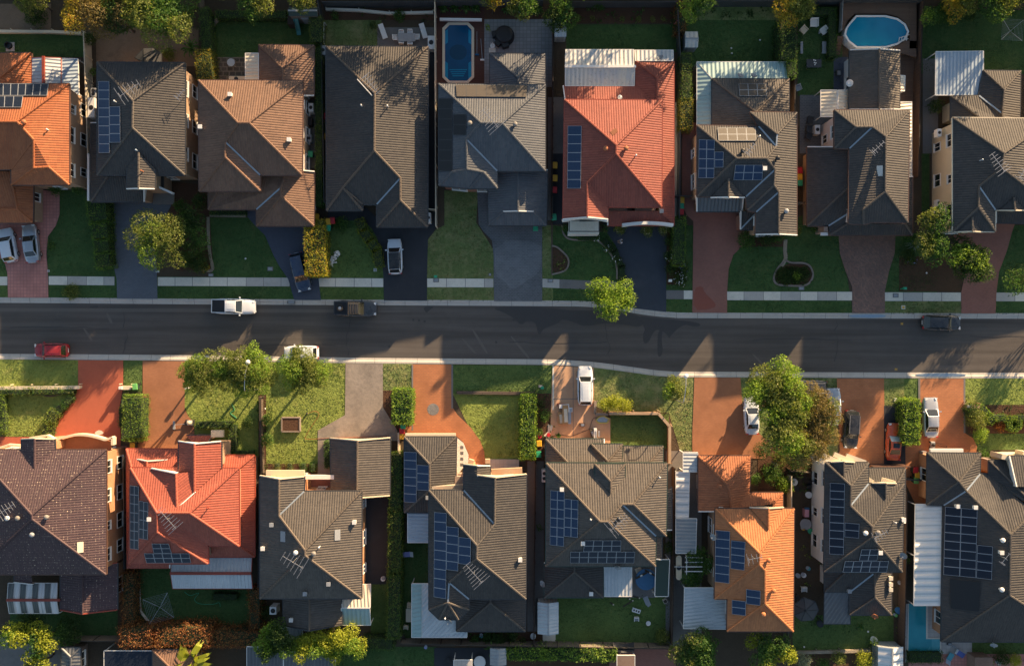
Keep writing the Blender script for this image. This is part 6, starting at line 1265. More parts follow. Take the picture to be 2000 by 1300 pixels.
def rosette(px, py, r, mat, label, n=22, h=.5, cat='plant', name='palm', tilt=.7, w=.14, z0=.2):
    c = W(px, py, z0); m_ = MB()
    for i in range(n):
        a = i*2.399+random.uniform(-.2, .2); L = r*random.uniform(.65, 1.1); rise = h*random.uniform(.3, 1.2); d = Vector((math.cos(a), math.sin(a), 0)); e = Vector((-d.y, d.x, 0))
        p = [c+Vector((0, 0, .05*i/n)), c+d*L*.45+Vector((0, 0, rise)), c+d*L*.8+Vector((0, 0, rise*.8)), c+d*L+Vector((0, 0, rise*.25))]; ws = [w*.5, w, w*.8, .01]
        for k in range(3): m_.face([p[k]-e*ws[k]/2, p[k]+e*ws[k]/2, p[k+1]+e*ws[k+1]/2, p[k+1]-e*ws[k+1]/2])
    if z0 > .5: m_.tube([W(px, py, z0)*0+Vector((c.x, c.y, -.1)), c], [.14, .09], 7)
    return tag(m_.build(name, M[mat]), label, cat)

# ---- street and garden trees
tree(312, 466, 56, 6.0, 'leaf_olive', 'round sunlit yellow green tree beside slate driveway', mat2='leaf_lime', leaf=.24, dens=46, bare=.15)
tree(344, 508, 22, 4.5, 'leaf_olive', 'small thin crowned tree below the round yellow green tree', leaf=.24, dens=22, bare=.3)
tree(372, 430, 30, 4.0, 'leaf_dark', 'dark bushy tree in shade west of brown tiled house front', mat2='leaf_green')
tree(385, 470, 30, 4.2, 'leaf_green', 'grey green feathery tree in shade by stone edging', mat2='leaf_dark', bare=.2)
tree(165, 22, 48, 8.5, 'leaf_brown', 'brown leaved tree at top left catching warm sun', mat2='leaf_gold', leaf=.26, dens=38)
tree(222, 30, 50, 7.5, 'leaf_dark', 'dark green tree between brown and lit green crowns at top left', mat2='leaf_brown', dens=34)
tree(318, 28, 66, 9.0, 'leaf_green', 'big bright green tree over sandy yard at top left', mat2='leaf_olive', dens=38)
tree(255, 2, 44, 8.0, 'leaf_olive', 'olive tree crown cut by top edge at top left', mat2='leaf_brown')
tree(60, -8, 34, 6.0, 'leaf_olive', 'shaded olive tree crown at top left corner')
tree(502, 4, 36, 6.5, 'leaf_olive', 'olive tree crown above clipped hedge and dark lawn', mat2='leaf_green')
tree(592, -4, 30, 6.0, 'leaf_olive', 'small olive tree crown behind green roofed cubby')
tree(960, -2, 22, 5.5, 'leaf_gold', 'small tree with golden sunlight coloured into its crown cut by top edge above pool yard', mat2='leaf_olive')  # gold leaf colour paints the warm sunlight onto this crown
tree(1022, 10, 30, 4.8, 'leaf_green', 'green shrubby tree north of grey pavers', mat2='leaf_olive')
tree(1096, 28, 36, 4.5, 'leaf_green', 'broad green tree in corner by pale shed', mat2='leaf_dark')
tree(1358, 10, 32, 6.5, 'leaf_green', 'glossy green tree above white speckled shed', mat2='leaf_lime', leaf=.28)
tree(1546, 10, 44, 7.0, 'leaf_olive', 'golden olive tree at top edge over conifer hedge', mat2='leaf_gold')
tree(1816, 34, 20, 3.6, 'leaf_green', 'bright green small tree beside pool deck fence', mat2='leaf_lime')
tree(1870, 0, 40, 5.0, 'leaf_olive', 'yellow flecked tree at top edge above eastern lawn', mat2='leaf_gold')
tree(1945, -2, 46, 5.2, 'leaf_olive', 'wide yellow tipped tree at top right edge', mat2='leaf_green')
tree(1194, 580, 45, 5.6, 'leaf_lime', 'vivid lime two lobed street tree overhanging navy driveway kerb', lobes=[(1170,564,25),(1210,576,30),(1190,602,24),(1182,584,20),(1220,592,18)], leaf=.30, dens=38)
tree(1820, 455, 38, 6.5, 'leaf_green', 'tall green gold tree in front of cream wall', lobes=[(1824,428,30),(1816,468,32),(1822,492,26)], mat2='leaf_olive')
tree(1890, 512, 44, 6.0, 'leaf_dark', 'dark round tree with yellow lit east side beside brick driveway', lobes=[(1878,500,34),(1895,520,34),(1912,505,20),(1908,530,18)], mat2='leaf_lime')  # lime clumps put the sunlit side into the leaf colour
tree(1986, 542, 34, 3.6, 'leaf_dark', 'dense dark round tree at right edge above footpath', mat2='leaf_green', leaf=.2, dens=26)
tree(392, 725, 44, 6.0, 'leaf_olive', 'westernmost of three yellow green street trees by brick driveway', lobes=[(380,722,30),(402,712,28),(392,745,28),(370,738,18)], mat2='leaf_lime', leaf=.24, dens=46)
tree(480, 722, 58, 6.6, 'leaf_olive', 'middle and widest of three yellow green street trees around lamp', lobes=[(450,718,34),(485,700,32),(505,722,34),(470,745,32),(515,745,26),(440,738,24)], mat2='leaf_lime', leaf=.24, dens=46)
tree(595, 722, 50, 6.0, 'leaf_olive', 'easternmost of three yellow green street trees over white parked hatchback', lobes=[(575,712,30),(600,722,36),(625,730,26),(585,745,26),(578,690,16)], mat2='leaf_lime', leaf=.24, dens=46)
tree(1316, 759, 25, 4.6, 'leaf_olive', 'small round street tree beside lamp post and brick driveway', mat2='leaf_lime', leaf=.24, dens=70)
tree(1515, 800, 66, 9.5, 'leaf_olive', 'large bright green street tree over white sedan', lobes=[(1490,762,40),(1530,748,42),(1522,805,38),(1548,800,36),(1524,850,36),(1550,865,28),(1482,768,22)], mat2='leaf_lime', leaf=.30, dens=38)
tree(1602, 828, 58, 8.5, 'leaf_brown', 'brownish olive tree hiding parked cars beside orange driveway', lobes=[(1588,790,36),(1612,802,28),(1600,838,34),(1575,845,36),(1585,872,32),(1560,885,26)], mat2='leaf_olive', leaf=.24, dens=46)
tree(32, 1240, 28, 5.0, 'leaf_yellow', 'lime yellow leaved tree at bottom left corner, northern one', mat2='leaf_lime', leaf=.34, dens=26)
tree(82, 1246, 32, 4.8, 'leaf_yellow', 'lime yellow leaved tree beside the dark outbuilding roof', mat2='leaf_green', leaf=.34, dens=26)
tree(78, 1295, 32, 4.5, 'leaf_yellow', 'pale yellow tree cut by the bottom edge at left', mat2='leaf_olive', leaf=.32, dens=26)
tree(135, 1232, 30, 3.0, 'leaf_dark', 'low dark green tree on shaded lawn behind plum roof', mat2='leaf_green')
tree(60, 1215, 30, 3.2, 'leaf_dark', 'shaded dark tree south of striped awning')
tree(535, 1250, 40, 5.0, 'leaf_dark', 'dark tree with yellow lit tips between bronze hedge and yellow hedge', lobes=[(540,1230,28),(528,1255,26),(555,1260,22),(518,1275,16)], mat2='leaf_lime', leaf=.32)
tree(640, 1256, 60, 4.6, 'leaf_yellow', 'big yellow green billowing hedge tree at bottom edge', lobes=[(590,1262,26),(615,1252,28),(645,1250,30),(675,1248,30),(700,1262,22),(655,1270,24)], mat2='leaf_lime', leaf=.28, dens=46)
tree(1350, 1270, 44, 5.5, 'leaf_green', 'dark green tree with pale tips south of white carport', lobes=[(1360,1250,30),(1335,1272,28),(1365,1282,30),(1385,1262,20)], mat2='leaf_olive')
tree(1502, 1268, 42, 5.0, 'leaf_green', 'leafy tree with yellow highlights south of orange tiled house', lobes=[(1485,1252,26),(1520,1265,28),(1495,1285,26),(1540,1275,14)], mat2='leaf_yellow')
tree(1366, 1095, 28, 3.0, 'leaf_green', 'leafy vine over white pergola frame beside orange roofed house', lobes=[(1360,1082,20),(1378,1100,18),(1355,1125,22),(1345,1130,16)], cat='vine', name='vine', trunk=False)
# trees of the gardens just beyond the top edge
for i, (x, y, r, h) in enumerate(((-20,-60,50,8.5),(120,-70,60,9.5),(430,-60,50,9),(700,-55,55,9.5),(800,-80,50,9),(905,-62,45,9.5),(1000,-60,45,8.5),(1150,-58,55,9.5),(1280,-65,55,9),(1440,-60,50,9.5),(1640,-70,55,9),(1760,-60,55,10),(1900,-75,60,9.5),(2060,-40,55,10),(2130,545,30,4.5))):
    tree(x, y, r, h, ('leaf_green', 'leaf_olive', 'leaf_dark')[i % 3], 'leafy garden tree standing beyond the northern and eastern fences', leaf=.42, dens=9, group='neighbouring garden trees')
# ---- shrubs
for a in ((667,437,15,1.2,'leaf_green','round clipped shrub beside the three front bins'),(390,392,16,2.6,'leaf_dark','dark shrub at southwest corner of brown tiled house'),(390,512,24,1.8,'leaf_dark','dark dense shrub above the mustard clipped shrub'),
    (400,520,11,.8,'leaf_gold','mustard coloured low clipped shrub at stone edging corner'),(365,508,18,1.5,'leaf_green','shaded green shrub left of the mustard clipped shrub'),(352,402,14,1.4,'leaf_green','small round shrub near brown garden bed and dark house porch'),
    (110,368,15,1.5,'leaf_green','left clipped shrub under orange house wall'),(152,365,15,1.5,'leaf_green','right clipped shrub under orange house wall'),(102,480,9,.8,'leaf_green','small loose shrub on lawn beside pink driveway'),(140,570,16,.6,'leaf_olive','spreading low shrub on verge beside slate driveway'),
    (1182,447,9,1.3,'leaf_green','potted style round shrub west of garage of red roofed house'),(1212,446,13,1.7,'leaf_olive','first round topiary in a square pot before the red roof garage'),(1265,450,13,1.7,'leaf_olive','second round topiary in a square pot before the red roof garage'),(1298,447,13,1.7,'leaf_olive','third round topiary in a square pot before the red roof garage'),
    (1103,445,8,.8,'leaf_green','small round shrub west of the balcony of red house'),(1460,468,20,1.6,'leaf_green','bright green shrub below dark front gable'),(1500,465,18,1.4,'leaf_dark','dark low shrub below dark front gable'),(1520,462,14,1.2,'leaf_green','low shrub at the east end under dark front gable'),
    (1557,538,9,.9,'leaf_lime','small lime shrub in the kidney shaped bed'),(1593,446,9,1.1,'leaf_green','little shrub in slate paved entry beside brick pillar'),(1782,470,16,1.2,'leaf_green','blue green bushy shrub at corner of mottled driveway'),(1775,500,16,1.3,'leaf_dark','dark shrub with blue flowers on shaded verge'),
    (1830,208,15,2.2,'leaf_dark','dark shrub beside square pergola'),(1560,450,10,.8,'leaf_olive','small yellowish shrub at the gable corner'),
    (1064,812,13,1.5,'leaf_green','round green shrub west of tan driveway'),(1056,788,11,1.2,'leaf_dark','dark shrub beside clipped hedge and tan driveway'),(1053,842,9,1.0,'leaf_green','leafy shrub in a red pot near bins'),
    (1910,818,22,2.2,'leaf_olive','flowering olive shrub beside short brick letterbox wall'),(1916,848,16,1.8,'leaf_lime','yellow tipped shrub at corner of orange driveway'),(1896,800,16,1.6,'leaf_dark','dark shrub south of letterbox wall'),
    (1955,830,14,.8,'leaf_bronze','low maroon shrub between curved hedges'),(1922,888,12,1.0,'leaf_green','small dark shrub beside brick porch wall'),
    (1490,880,18,1.8,'leaf_dark','dark shrub east of terracotta roof corner'),(1510,925,22,1.6,'leaf_green','bright shrub in crowded garden between terracotta roof and white wall'),(1535,945,18,1.6,'leaf_lime','lime shrub at south end of crowded garden'),(1525,895,18,1.4,'leaf_olive','olive shrub at the north of crowded garden'),(1560,905,24,2.0,'leaf_dark','dark round shrub beside white wall corner'),(1515,905,10,1.2,'leaf_silver','silvery pink shrub amid crowded garden'),(1476,935,12,1.6,'leaf_green','tall thin shrub along terracotta east eave'),
    (1295,1243,16,1.6,'leaf_olive','olive shrub in southeast corner of lawn with stools'),(1570,1290,16,2.2,'leaf_silver','silver grey shrub at bottom edge'),(1640,1285,14,2.0,'leaf_olive','yellow brown shrub at bottom edge near shed'),(1690,1290,18,2.0,'leaf_yellow','lime yellow shrub at bottom edge west of shed'),(1610,1296,12,1.2,'leaf_green','green vegetable plant in raised bed at bottom edge'),(1708,1252,9,1.2,'leaf_lime','small lime shrub north of striped shed'),
    (1960,1285,16,1.6,'leaf_dark','dark shrub east of brick shed'),(1985,1290,14,1.6,'leaf_yellow','yellow lit shrub at bottom right corner'),(1930,1296,12,1.4,'leaf_lime','bright clipped shrub in front of brick shed'),
    (955,1245,14,1.0,'leaf_green','green shrub behind dark ribbed roof, western'),(975,1250,16,1.4,'leaf_dark','dark shrub behind dark ribbed roof'),(1000,1242,12,1.0,'leaf_dark','small shaded shrub east behind dark ribbed roof'),(930,1250,12,1.0,'leaf_green','green shrub by the small blue bowl'),
    (1022,1250,8,.8,'leaf_dark','tiny shrub in narrow passage corner'),(500,1175,16,2.0,'leaf_green','green shrub among bronze hedge on the east'),(520,1195,14,1.8,'leaf_dark','dark shrub beside white water heater'),(350,1245,9,2.8,'leaf_lime','lime plant poking out of bronze hedge'),
    (485,825,12,1.0,'leaf_dark','small dark shrub beside clipped U hedge'),(522,820,12,1.4,'leaf_green','shrub east of post and rail fence, upper'),(522,860,14,1.4,'leaf_green','shrub east of post and rail fence, lower'),(1310,1070,14,1.6,'leaf_dark','dark shrub by brown fence under dormer house'),(1055,1030,8,1.2,'leaf_green','small plant along brown paling fence'),
    (730,240-190,9,.8,'leaf_dark','small dark shrub on dry bed behind long roof, east'),(655,30,10,.8,'leaf_green','small shrub on dry bed behind long roof, west'),(780,30,13,1.0,'leaf_green','leafy shrub on dry bed behind long roof, middle'),(953,53,7,1.2,'leaf_lime','bright potted plant on grey pavers'),(1170,10,12,1.2,'leaf_green','rounded shrub in terraced garden behind red roof'),
    (1845,25,22,1.4,'leaf_green','lit green shrub along north bed of eastern lawn'),(1895,28,14,1.2,'leaf_dark','dark shrub along north bed of eastern lawn'),(70,30,24,1.6,'leaf_dark','dark spreading shrub in brown yard at top left'),(182,140,10,1.6,'leaf_green','narrow shrub beside pale paling fence'),(176,75,14,2.2,'leaf_dark','dark shrub at north end of pale paling fence'),
    (330,105,14,1.0,'leaf_olive','straggly shrub in sandy yard'),(1310,1045,8,1.0,'leaf_green','creeper on brown boundary fence'),(1770,1090,9,1.2,'leaf_lime','small climbing plant beside the tall brown fence')):
    shrub(*a)
for i, (x, y, r) in enumerate(((1130,36,7),(1158,36,6),(1216,37,6),(1248,37,6),(1275,37,6),(1296,37,6))): shrub(x, y, r, .9, 'leaf_olive', 'small ball shrub in row along terraced garden, %s from the west' % ('first', 'second', 'third', 'fourth', 'fifth', 'sixth')[i], group='ball shrubs in terraced garden')
for i, (x, y) in enumerate(((866,18),(888,18),(910,18),(929,18))): rosette(x, y, .75, 'leaf_green', 'spiky green plant in bed north of blue pool, %s from the west' % ('first', 'second', 'third', 'fourth')[i], 20, .5, 'plant', 'garden_plant')
for x, y, r, lab in ((990,22,.7,'spiky green plant beside white ornament north of grey pavers'),(1005,20,.6,'second spiky plant west of the broad green tree'),(1050,22,.8,'wide spiky plant near fence corner north of pavers')): rosette(x, y, r, 'leaf_green', lab, 22, .5, 'plant', 'garden_plant')
rosette(375, 96, 1.3, 'leaf_green', 'fan leaved palm at northeast corner of sandy yard', 26, 1.0, 'palm', 'palm_tree', z0=1.4); rosette(1782, 478, 1.0, 'leaf_silver', 'blue grey spiky plant beside mottled driveway', 20, .8, 'plant', 'garden_plant')
rosette(376, 1285, 2.6, 'leaf_yellow', 'yellow green banana palm in front of bronze hedge', 16, 1.2, 'palm', 'banana_palm', w=.5, z0=2.6); rosette(392, 1262, 1.3, 'leaf_bronze', 'bronze spiky plant behind banana palm', 16, .9, 'plant', 'garden_plant', z0=1.6); rosette(1680, 1262-40, .5, 'leaf_green', 'tiny spiky plant on lawn edge near the raised bed', 12, .3, 'plant', 'garden_plant'); rosette(962, 1262, 1.2, 'leaf_green', 'long leaved plant west of grey metal shed', 10, .6, 'plant', 'garden_plant', w=.22, z0=.8); rosette(1090, 855-5, .4, 'leaf_green', 'small spiky pot plant near tan driveway', 12, .3, 'plant', 'garden_plant')
# flowering strips
for a in ((1166,466,8,.5,'leaf_green','white flowering shrub at north bend of brown edging'),(1187,485,10,.6,'leaf_green','white flowering shrub midway along brown edging'),(1204,507,10,.6,'leaf_green','white flowering shrub at the south of brown edging')): shrub(*a, leaf=.16, flowers='petal_white')
shrub(1330, 545, 16, .9, 'leaf_dark', 'dark shrub dotted with white flowers beside red brown driveway', flowers='petal_white'); shrub(1335, 522, 12, .9, 'leaf_dark', 'dark shrub with pale blue flowers beside red brown driveway', flowers='petal_blue')
shrub(1310, 500, 12, 1.2, 'leaf_dark', 'dark shrub flecked with white along navy driveway east edge', flowers='petal_white', lobes=[(1310,470,12),(1308,500,12),(1311,525,12)]); shrub(1782, 508, 9, .7, 'leaf_dark', 'low shrub with blue hydrangea flowers', flowers='petal_blue')
shrub(512, 800, 7, .6, 'leaf_green', 'small white flowered plants along post and rail fence', flowers='petal_white', lobes=[(507,787,6),(506,802,6),(508,818,6)]); shrub(1320, 45, 10, 1.6, 'leaf_dark', 'pink flowered shrub at east fence of shaded lawn', flowers='petal_pink')
shrub(1550, 536, 34, .5, 'leaf_dark', 'dark green planting filling the kidney shaped bed', lobes=[(1530,536,15),(1548,536,17),(1568,535,16),(1536,546,12),(1558,545,12)])
shrub(1203, 790, 18, 1.6, 'leaf_yellow', 'bright golden shrub beside tan driveway and brick wall', lobes=[(1184,790,14),(1202,786,17),(1222,792,15)])
# ground cover in beds
for P, n, mt in ((R(1088, 8, 1322, 44), 150, 'leaf_green'), (R(1440, 456, 1528, 480), 50, 'leaf_green'), (R(1514, 522, 1586, 554), 60, 'leaf_dark'), (R(1080, 490, 1106, 532), 30, 'leaf_olive'), (R(1895, 792, 2040, 842), 110, 'leaf_dark'), (R(346, 400, 405, 525), 120, 'leaf_dark'),
    (R(892, 1236, 1040, 1258), 70, 'leaf_green'), (R(1500, 880, 1580, 960), 110, 'leaf_green'), (R(1552, 1274, 1700, 1310), 110, 'leaf_olive'), (R(0, 1200, 30, 1250), 20, 'leaf_dark'), (R(1030, 775, 1078, 900), 60, 'leaf_green'), (R(1745, 1120, 1768, 1250), 50, 'leaf_olive'),
    (R(1556, 1040, 1612, 1150), 60, 'leaf_olive'), (R(1558, 12, 1640, 30), 60, 'leaf_green'), (R(1360, 10, 1530, 38), 120, 'leaf_dark'), (R(1810, 16, 2040, 40), 120, 'leaf_green'), (R(640, 20, 846, 40), 40, 'leaf_dark'), (R(380, 0, 420, 160), 60, 'leaf_green'), (R(506, 780, 520, 920), 40, 'leaf_green'), (R(150, 0, 390, 64), 150, 'leaf_dark'), (R(1640, 1130, 1750, 1150), 0, 'leaf_dark')):
    if n: cover_plants(P, n, mt)
# ---- hedges
hedge([(187,397),(190,425)], 2.4, 2.2, 'leaf_green', 'dark clipped hedge block nearest dark tiled house on slate driveway', mat2='leaf_lime'); hedge([(193,440),(195,460)], 2.0, 2.0, 'leaf_green', 'second dark clipped hedge block along slate driveway', mat2='leaf_lime'); hedge([(196,472),(198,488)], 1.9, 1.8, 'leaf_green', 'third dark clipped hedge block along slate driveway', mat2='leaf_lime'); hedge([(198,500),(200,514)], 1.9, 1.8, 'leaf_green', 'southernmost dark clipped hedge block along slate driveway', mat2='leaf_lime')
hedge([(613,452),(616,526)], 2.4, 2.9, 'leaf_gold', 'glowing golden clipped hedge beside navy driveway', mat2='leaf_yellow', leaf=.2); hedge([(624,432),(623,446)], .9, 2.4, 'leaf_gold', 'short golden hedge stub above glowing golden hedge', mat2='leaf_yellow')
hedge([(621,95),(622,250),(623,398)], .8, 2.0, 'leaf_green', 'long thin clipped hedge between brown and long dark roofs')
hedge([(616,38),(617,78)], 1.5, 2.2, 'leaf_olive', 'clipped olive hedge block east of lawn with slide', mat2='leaf_green'); hedge([(397,20),(403,95)], 1.2, 2.2, 'leaf_green', 'shaded clipped hedge west of lawn with slide'); hedge([(396,105),(399,148)], 1.9, 2.6, 'leaf_olive', 'hedge with sunlight coloured into its leaves west of stone patio', mat2='leaf_gold'); hedge([(424,28),(556,28)], .9, 1.4, 'leaf_green', 'low clipped hedge north of stone bordered lawn')  # gold leaf mix paints sunlight on the stretch beside the patio
hedge([(703,432),(708,450),(722,470),(735,488),(740,516)], 1.2, .9, 'leaf_yellow', 'curved low olive hedge along black driveway', leaf=.13, dens=60)
hedge([(1328,430),(1326,512)], 1.5, 2.0, 'leaf_green', 'tall clipped hedge between navy and red brown driveways', mat2='leaf_lime')
hedge([(1341,108),(1341,190)], 1.25, 2.4, 'leaf_green', 'long clipped hedge west of pale verandah roof', mat2='leaf_olive'); hedge([(1341,198),(1341,245)], 1.5, 2.4, 'leaf_olive', 'yellow lit southern end hedge west of pale verandah roof', mat2='leaf_gold')  # southern end: olive and gold leaves carry the sunlight as colour
hedge([(1540,45),(1541,110)], 2.0, 3.0, 'leaf_green', 'thick conifer hedge east of large shaded lawn', mat2='leaf_dark'); hedge([(1546,122),(1547,145)], 1.1, 3.0, 'leaf_green', 'narrow tail of conifer hedge above verandah corner'); hedge([(1626,30),(1627,108)], 1.0, 1.2, 'leaf_green', 'clipped hedge between lounge lawn and pool deck'); hedge([(1565,22),(1630,22)], .9, 1.2, 'leaf_green', 'clipped hedge north of outdoor lounge lawn')
hedge([(258,783),(257,850)], 2.3, 2.3, 'leaf_lime', 'large bright clipped hedge block between red and brick driveways', mat2='leaf_green'); hedge([(238,800),(238,830)], .9, 1.4, 'leaf_dark', 'dark low hedge on west side of the large bright block')
hedge([(-30,764),(60,763),(140,762)], .9, .8, 'leaf_green', 'low hedge behind cream front wall', mat2='leaf_olive'); hedge([(138,776),(124,792),(112,806)], .8, .7, 'leaf_green', 'low diagonal hedge along red driveway curve'); hedge([(104,808),(94,826),(90,850)], 1.4, .9, 'leaf_olive', 'thick low hedge end beside red driveway', mat2='leaf_lime'); hedge([(1,775),(2,842)], 1.0, .8, 'leaf_lime', 'low bright hedge at left edge of plum house lawn')
hedge([(786,772),(785,816)], 2.4, 2.3, 'leaf_lime', 'square bright clipped hedge beside orange brick driveway', mat2='leaf_green', leaf=.24)
hedge([(773,893),(772,1000),(770,1120),(768,1240)], 1.6, 2.3, 'leaf_green', 'very long clipped hedge between garage and solar house', mat2='leaf_olive', leaf=.2); hedge([(715,1257),(762,1258)], 1.4, 2.0, 'leaf_dark', 'shaded hedge return at foot of very long hedge', mat2='leaf_green')
hedge([(1032,780),(1030,888)], 1.8, 2.1, 'leaf_lime', 'tall sunlit clipped hedge between lawn and tan driveway', mat2='leaf_green', leaf=.26)
hedge([(1781,790),(1781,858)], 2.0, 2.2, 'leaf_lime', 'sunlit clipped hedge between orange coupe and silver sedan', mat2='leaf_green', leaf=.26); hedge([(1768,786),(1772,790)], .9, 1.2, 'leaf_lime', 'short hedge nub at the top of sunlit clipped hedge')
hedge([(1917,798),(1930,812),(1940,820)], 1.1, 1.0, 'leaf_lime', 'curved sunlit hedge end beside letterbox wall', mat2='leaf_green'); hedge([(1944,817),(1964,816)], .8, .9, 'leaf_lime', 'straight clipped hedge link between curved hedge and ring', mat2='leaf_green')
hedge([(1982+11*math.cos(t), 828+11*math.sin(t)) for t in [k*math.pi/5 for k in range(11)]], .55, .9, 'leaf_lime', 'ring shaped clipped hedge at right edge', mat2='leaf_green'); hedge([(1990,816),(2060,817)], .7, .8, 'leaf_dark', 'shaded straight clipped hedge east of the ring hedge')
hedge([(384,830),(450,829)], .9, 1.0, 'leaf_green', 'U shaped clipped hedge north side before scarlet roof', mat2='leaf_olive'); hedge([(453,832),(453,882)], .9, 1.0, 'leaf_green', 'clipped hedge east side before scarlet roof', mat2='leaf_olive'); hedge([(452,886),(492,886)], .8, .9, 'leaf_green', 'low clipped hedge under east end of scarlet roof')
for i, (x, s_) in enumerate(((540,.95),(564,1.1),(591,1.0),(610,1.0))): hedge([(x-1,913),(x+1,913)], s_, .9, 'leaf_olive' if i < 2 else 'leaf_green', 'small cube shaped shrub in front of grey brown house, %s from the west' % ('first', 'second', 'third', 'fourth')[i], cat='shrub', name='cube_shrub', leaf=.14, dens=60)
hedge([(640,865),(640,910)], .9, 1.0, 'leaf_green', 'low clipped hedge along west wall of gabled garage')
hedge([(242,1246),(300,1244),(400,1243)], 2.3, 3.1, 'leaf_bronze', 'long bronze orange hedge lit by sun behind scarlet house', rag=.2, leaf=.24, dens=50); hedge([(408,1246),(500,1248)], 2.0, 2.3, 'leaf_bronze', 'shaded brown eastern continuation of bronze hedge', rag=.2, leaf=.22); hedge([(249,1125),(250,1225)], 1.4, 2.0, 'leaf_bronze', 'dark bronze hedge along west side of clothesline lawn', rag=.2, leaf=.22); hedge([(496,1155),(498,1225)], 1.3, 2.0, 'leaf_bronze', 'dark bronze hedge along east side of clothesline lawn', rag=.2, leaf=.22)
hedge([(996,1276),(1060,1277),(1198,1279)], 1.4, 2.0, 'leaf_lime', 'bright leafy hedge beyond sunlit timber fence', mat2='leaf_green', leaf=.28); hedge([(1780,1284),(1836,1284)], 1.3, .9, 'leaf_dark', 'low clipped hedge south of teal pool', mat2='leaf_green'); hedge([(412,414),(478,414)], .7, .5, 'leaf_green', 'low hedge strip under brown tiled house front'); hedge([(1130,466),(1165,467)], .4, .35, 'leaf_green', 'little hedge strip beneath balcony of red house')
hedge([(1330,168-160),(1330,60)], 1.2, 1.6, 'leaf_bronze', 'rusty brown hedge north of white speckled shed', rag=.15); hedge([(418,1165),(460,1166)], .8, .8, 'leaf_dark', 'low shaded hedge under pale blue patio roof'); hedge([(1180,470),(1200,490),(1214,520),(1216,545)], .8, .35, 'leaf_dark', 'low dark planted strip along navy driveway curve', leaf=.14)

# ---- loose grass blades on the lawns and along the driveway edges
leafmat('blade_bright', (0.085, 0.13, 0.030), (0.135, 0.185, 0.044), (0.20, 0.21, 0.08), trans=.3); leafmat('blade_deep', (0.026, 0.062, 0.018), (0.055, 0.105, 0.030), (0.10, 0.13, 0.045), trans=.3); leafmat('blade_dry', (0.07, 0.095, 0.03), (0.12, 0.14, 0.05), (0.24, 0.20, 0.10), trans=.3)
def inside(x, y, poly):
    ins = np.zeros(len(x), bool); j = len(poly)-1
    for i in range(len(poly)):
        (xi, yi), (xj, yj) = poly[i], poly[j]
        if yi != yj: ins ^= ((yi > y) != (yj > y)) & (x < (xj-xi)*(y-yi)/(yj-yi)+xi)
        j = i
    return ins
for P, mt in LAWNS:
    if not mt.startswith('grass'): continue
    xs = [min(max(p[0], -20), 2020) for p in P]; ys = [min(max(p[1], -10), 1310) for p in P]; a_, b_, c_, d_ = min(xs), max(xs), min(ys), max(ys)
    n = int((b_-a_)*(d_-c_)/256*26); x = rng.uniform(a_, b_, n); y = rng.uniform(c_, d_, n); k = inside(x, y, P)
    for Q in DRIVES: k &= ~inside(x, y, Q)
    k &= ~((y > 538) & (y < 590) & (np.abs(y-np.interp(x, (0, 1160, 1301, 2000), (548, 554, 575, 580))) < 9.5))
    k &= rng.random(n) < .35+.65*(np.sin(x*.05+y*.03)*np.sin(y*.06-x*.02) > -.2); x, y = x[k], y[k]; n = len(x)
    if n < 20: continue
    pts = np.stack([(x-1000)/PXM, (650-y)/PXM, rng.uniform(.03, .075, n)], 1)
    o = leaves('grass', pts, np.tile((0, 0, 1.0), (n, 1)), .15, 'blade_bright' if mt == 'grass_bright' else 'blade_deep' if mt in ('grass_deep', 'grass') else 'blade_dry', flat=.9); o['kind'] = 'stuff'
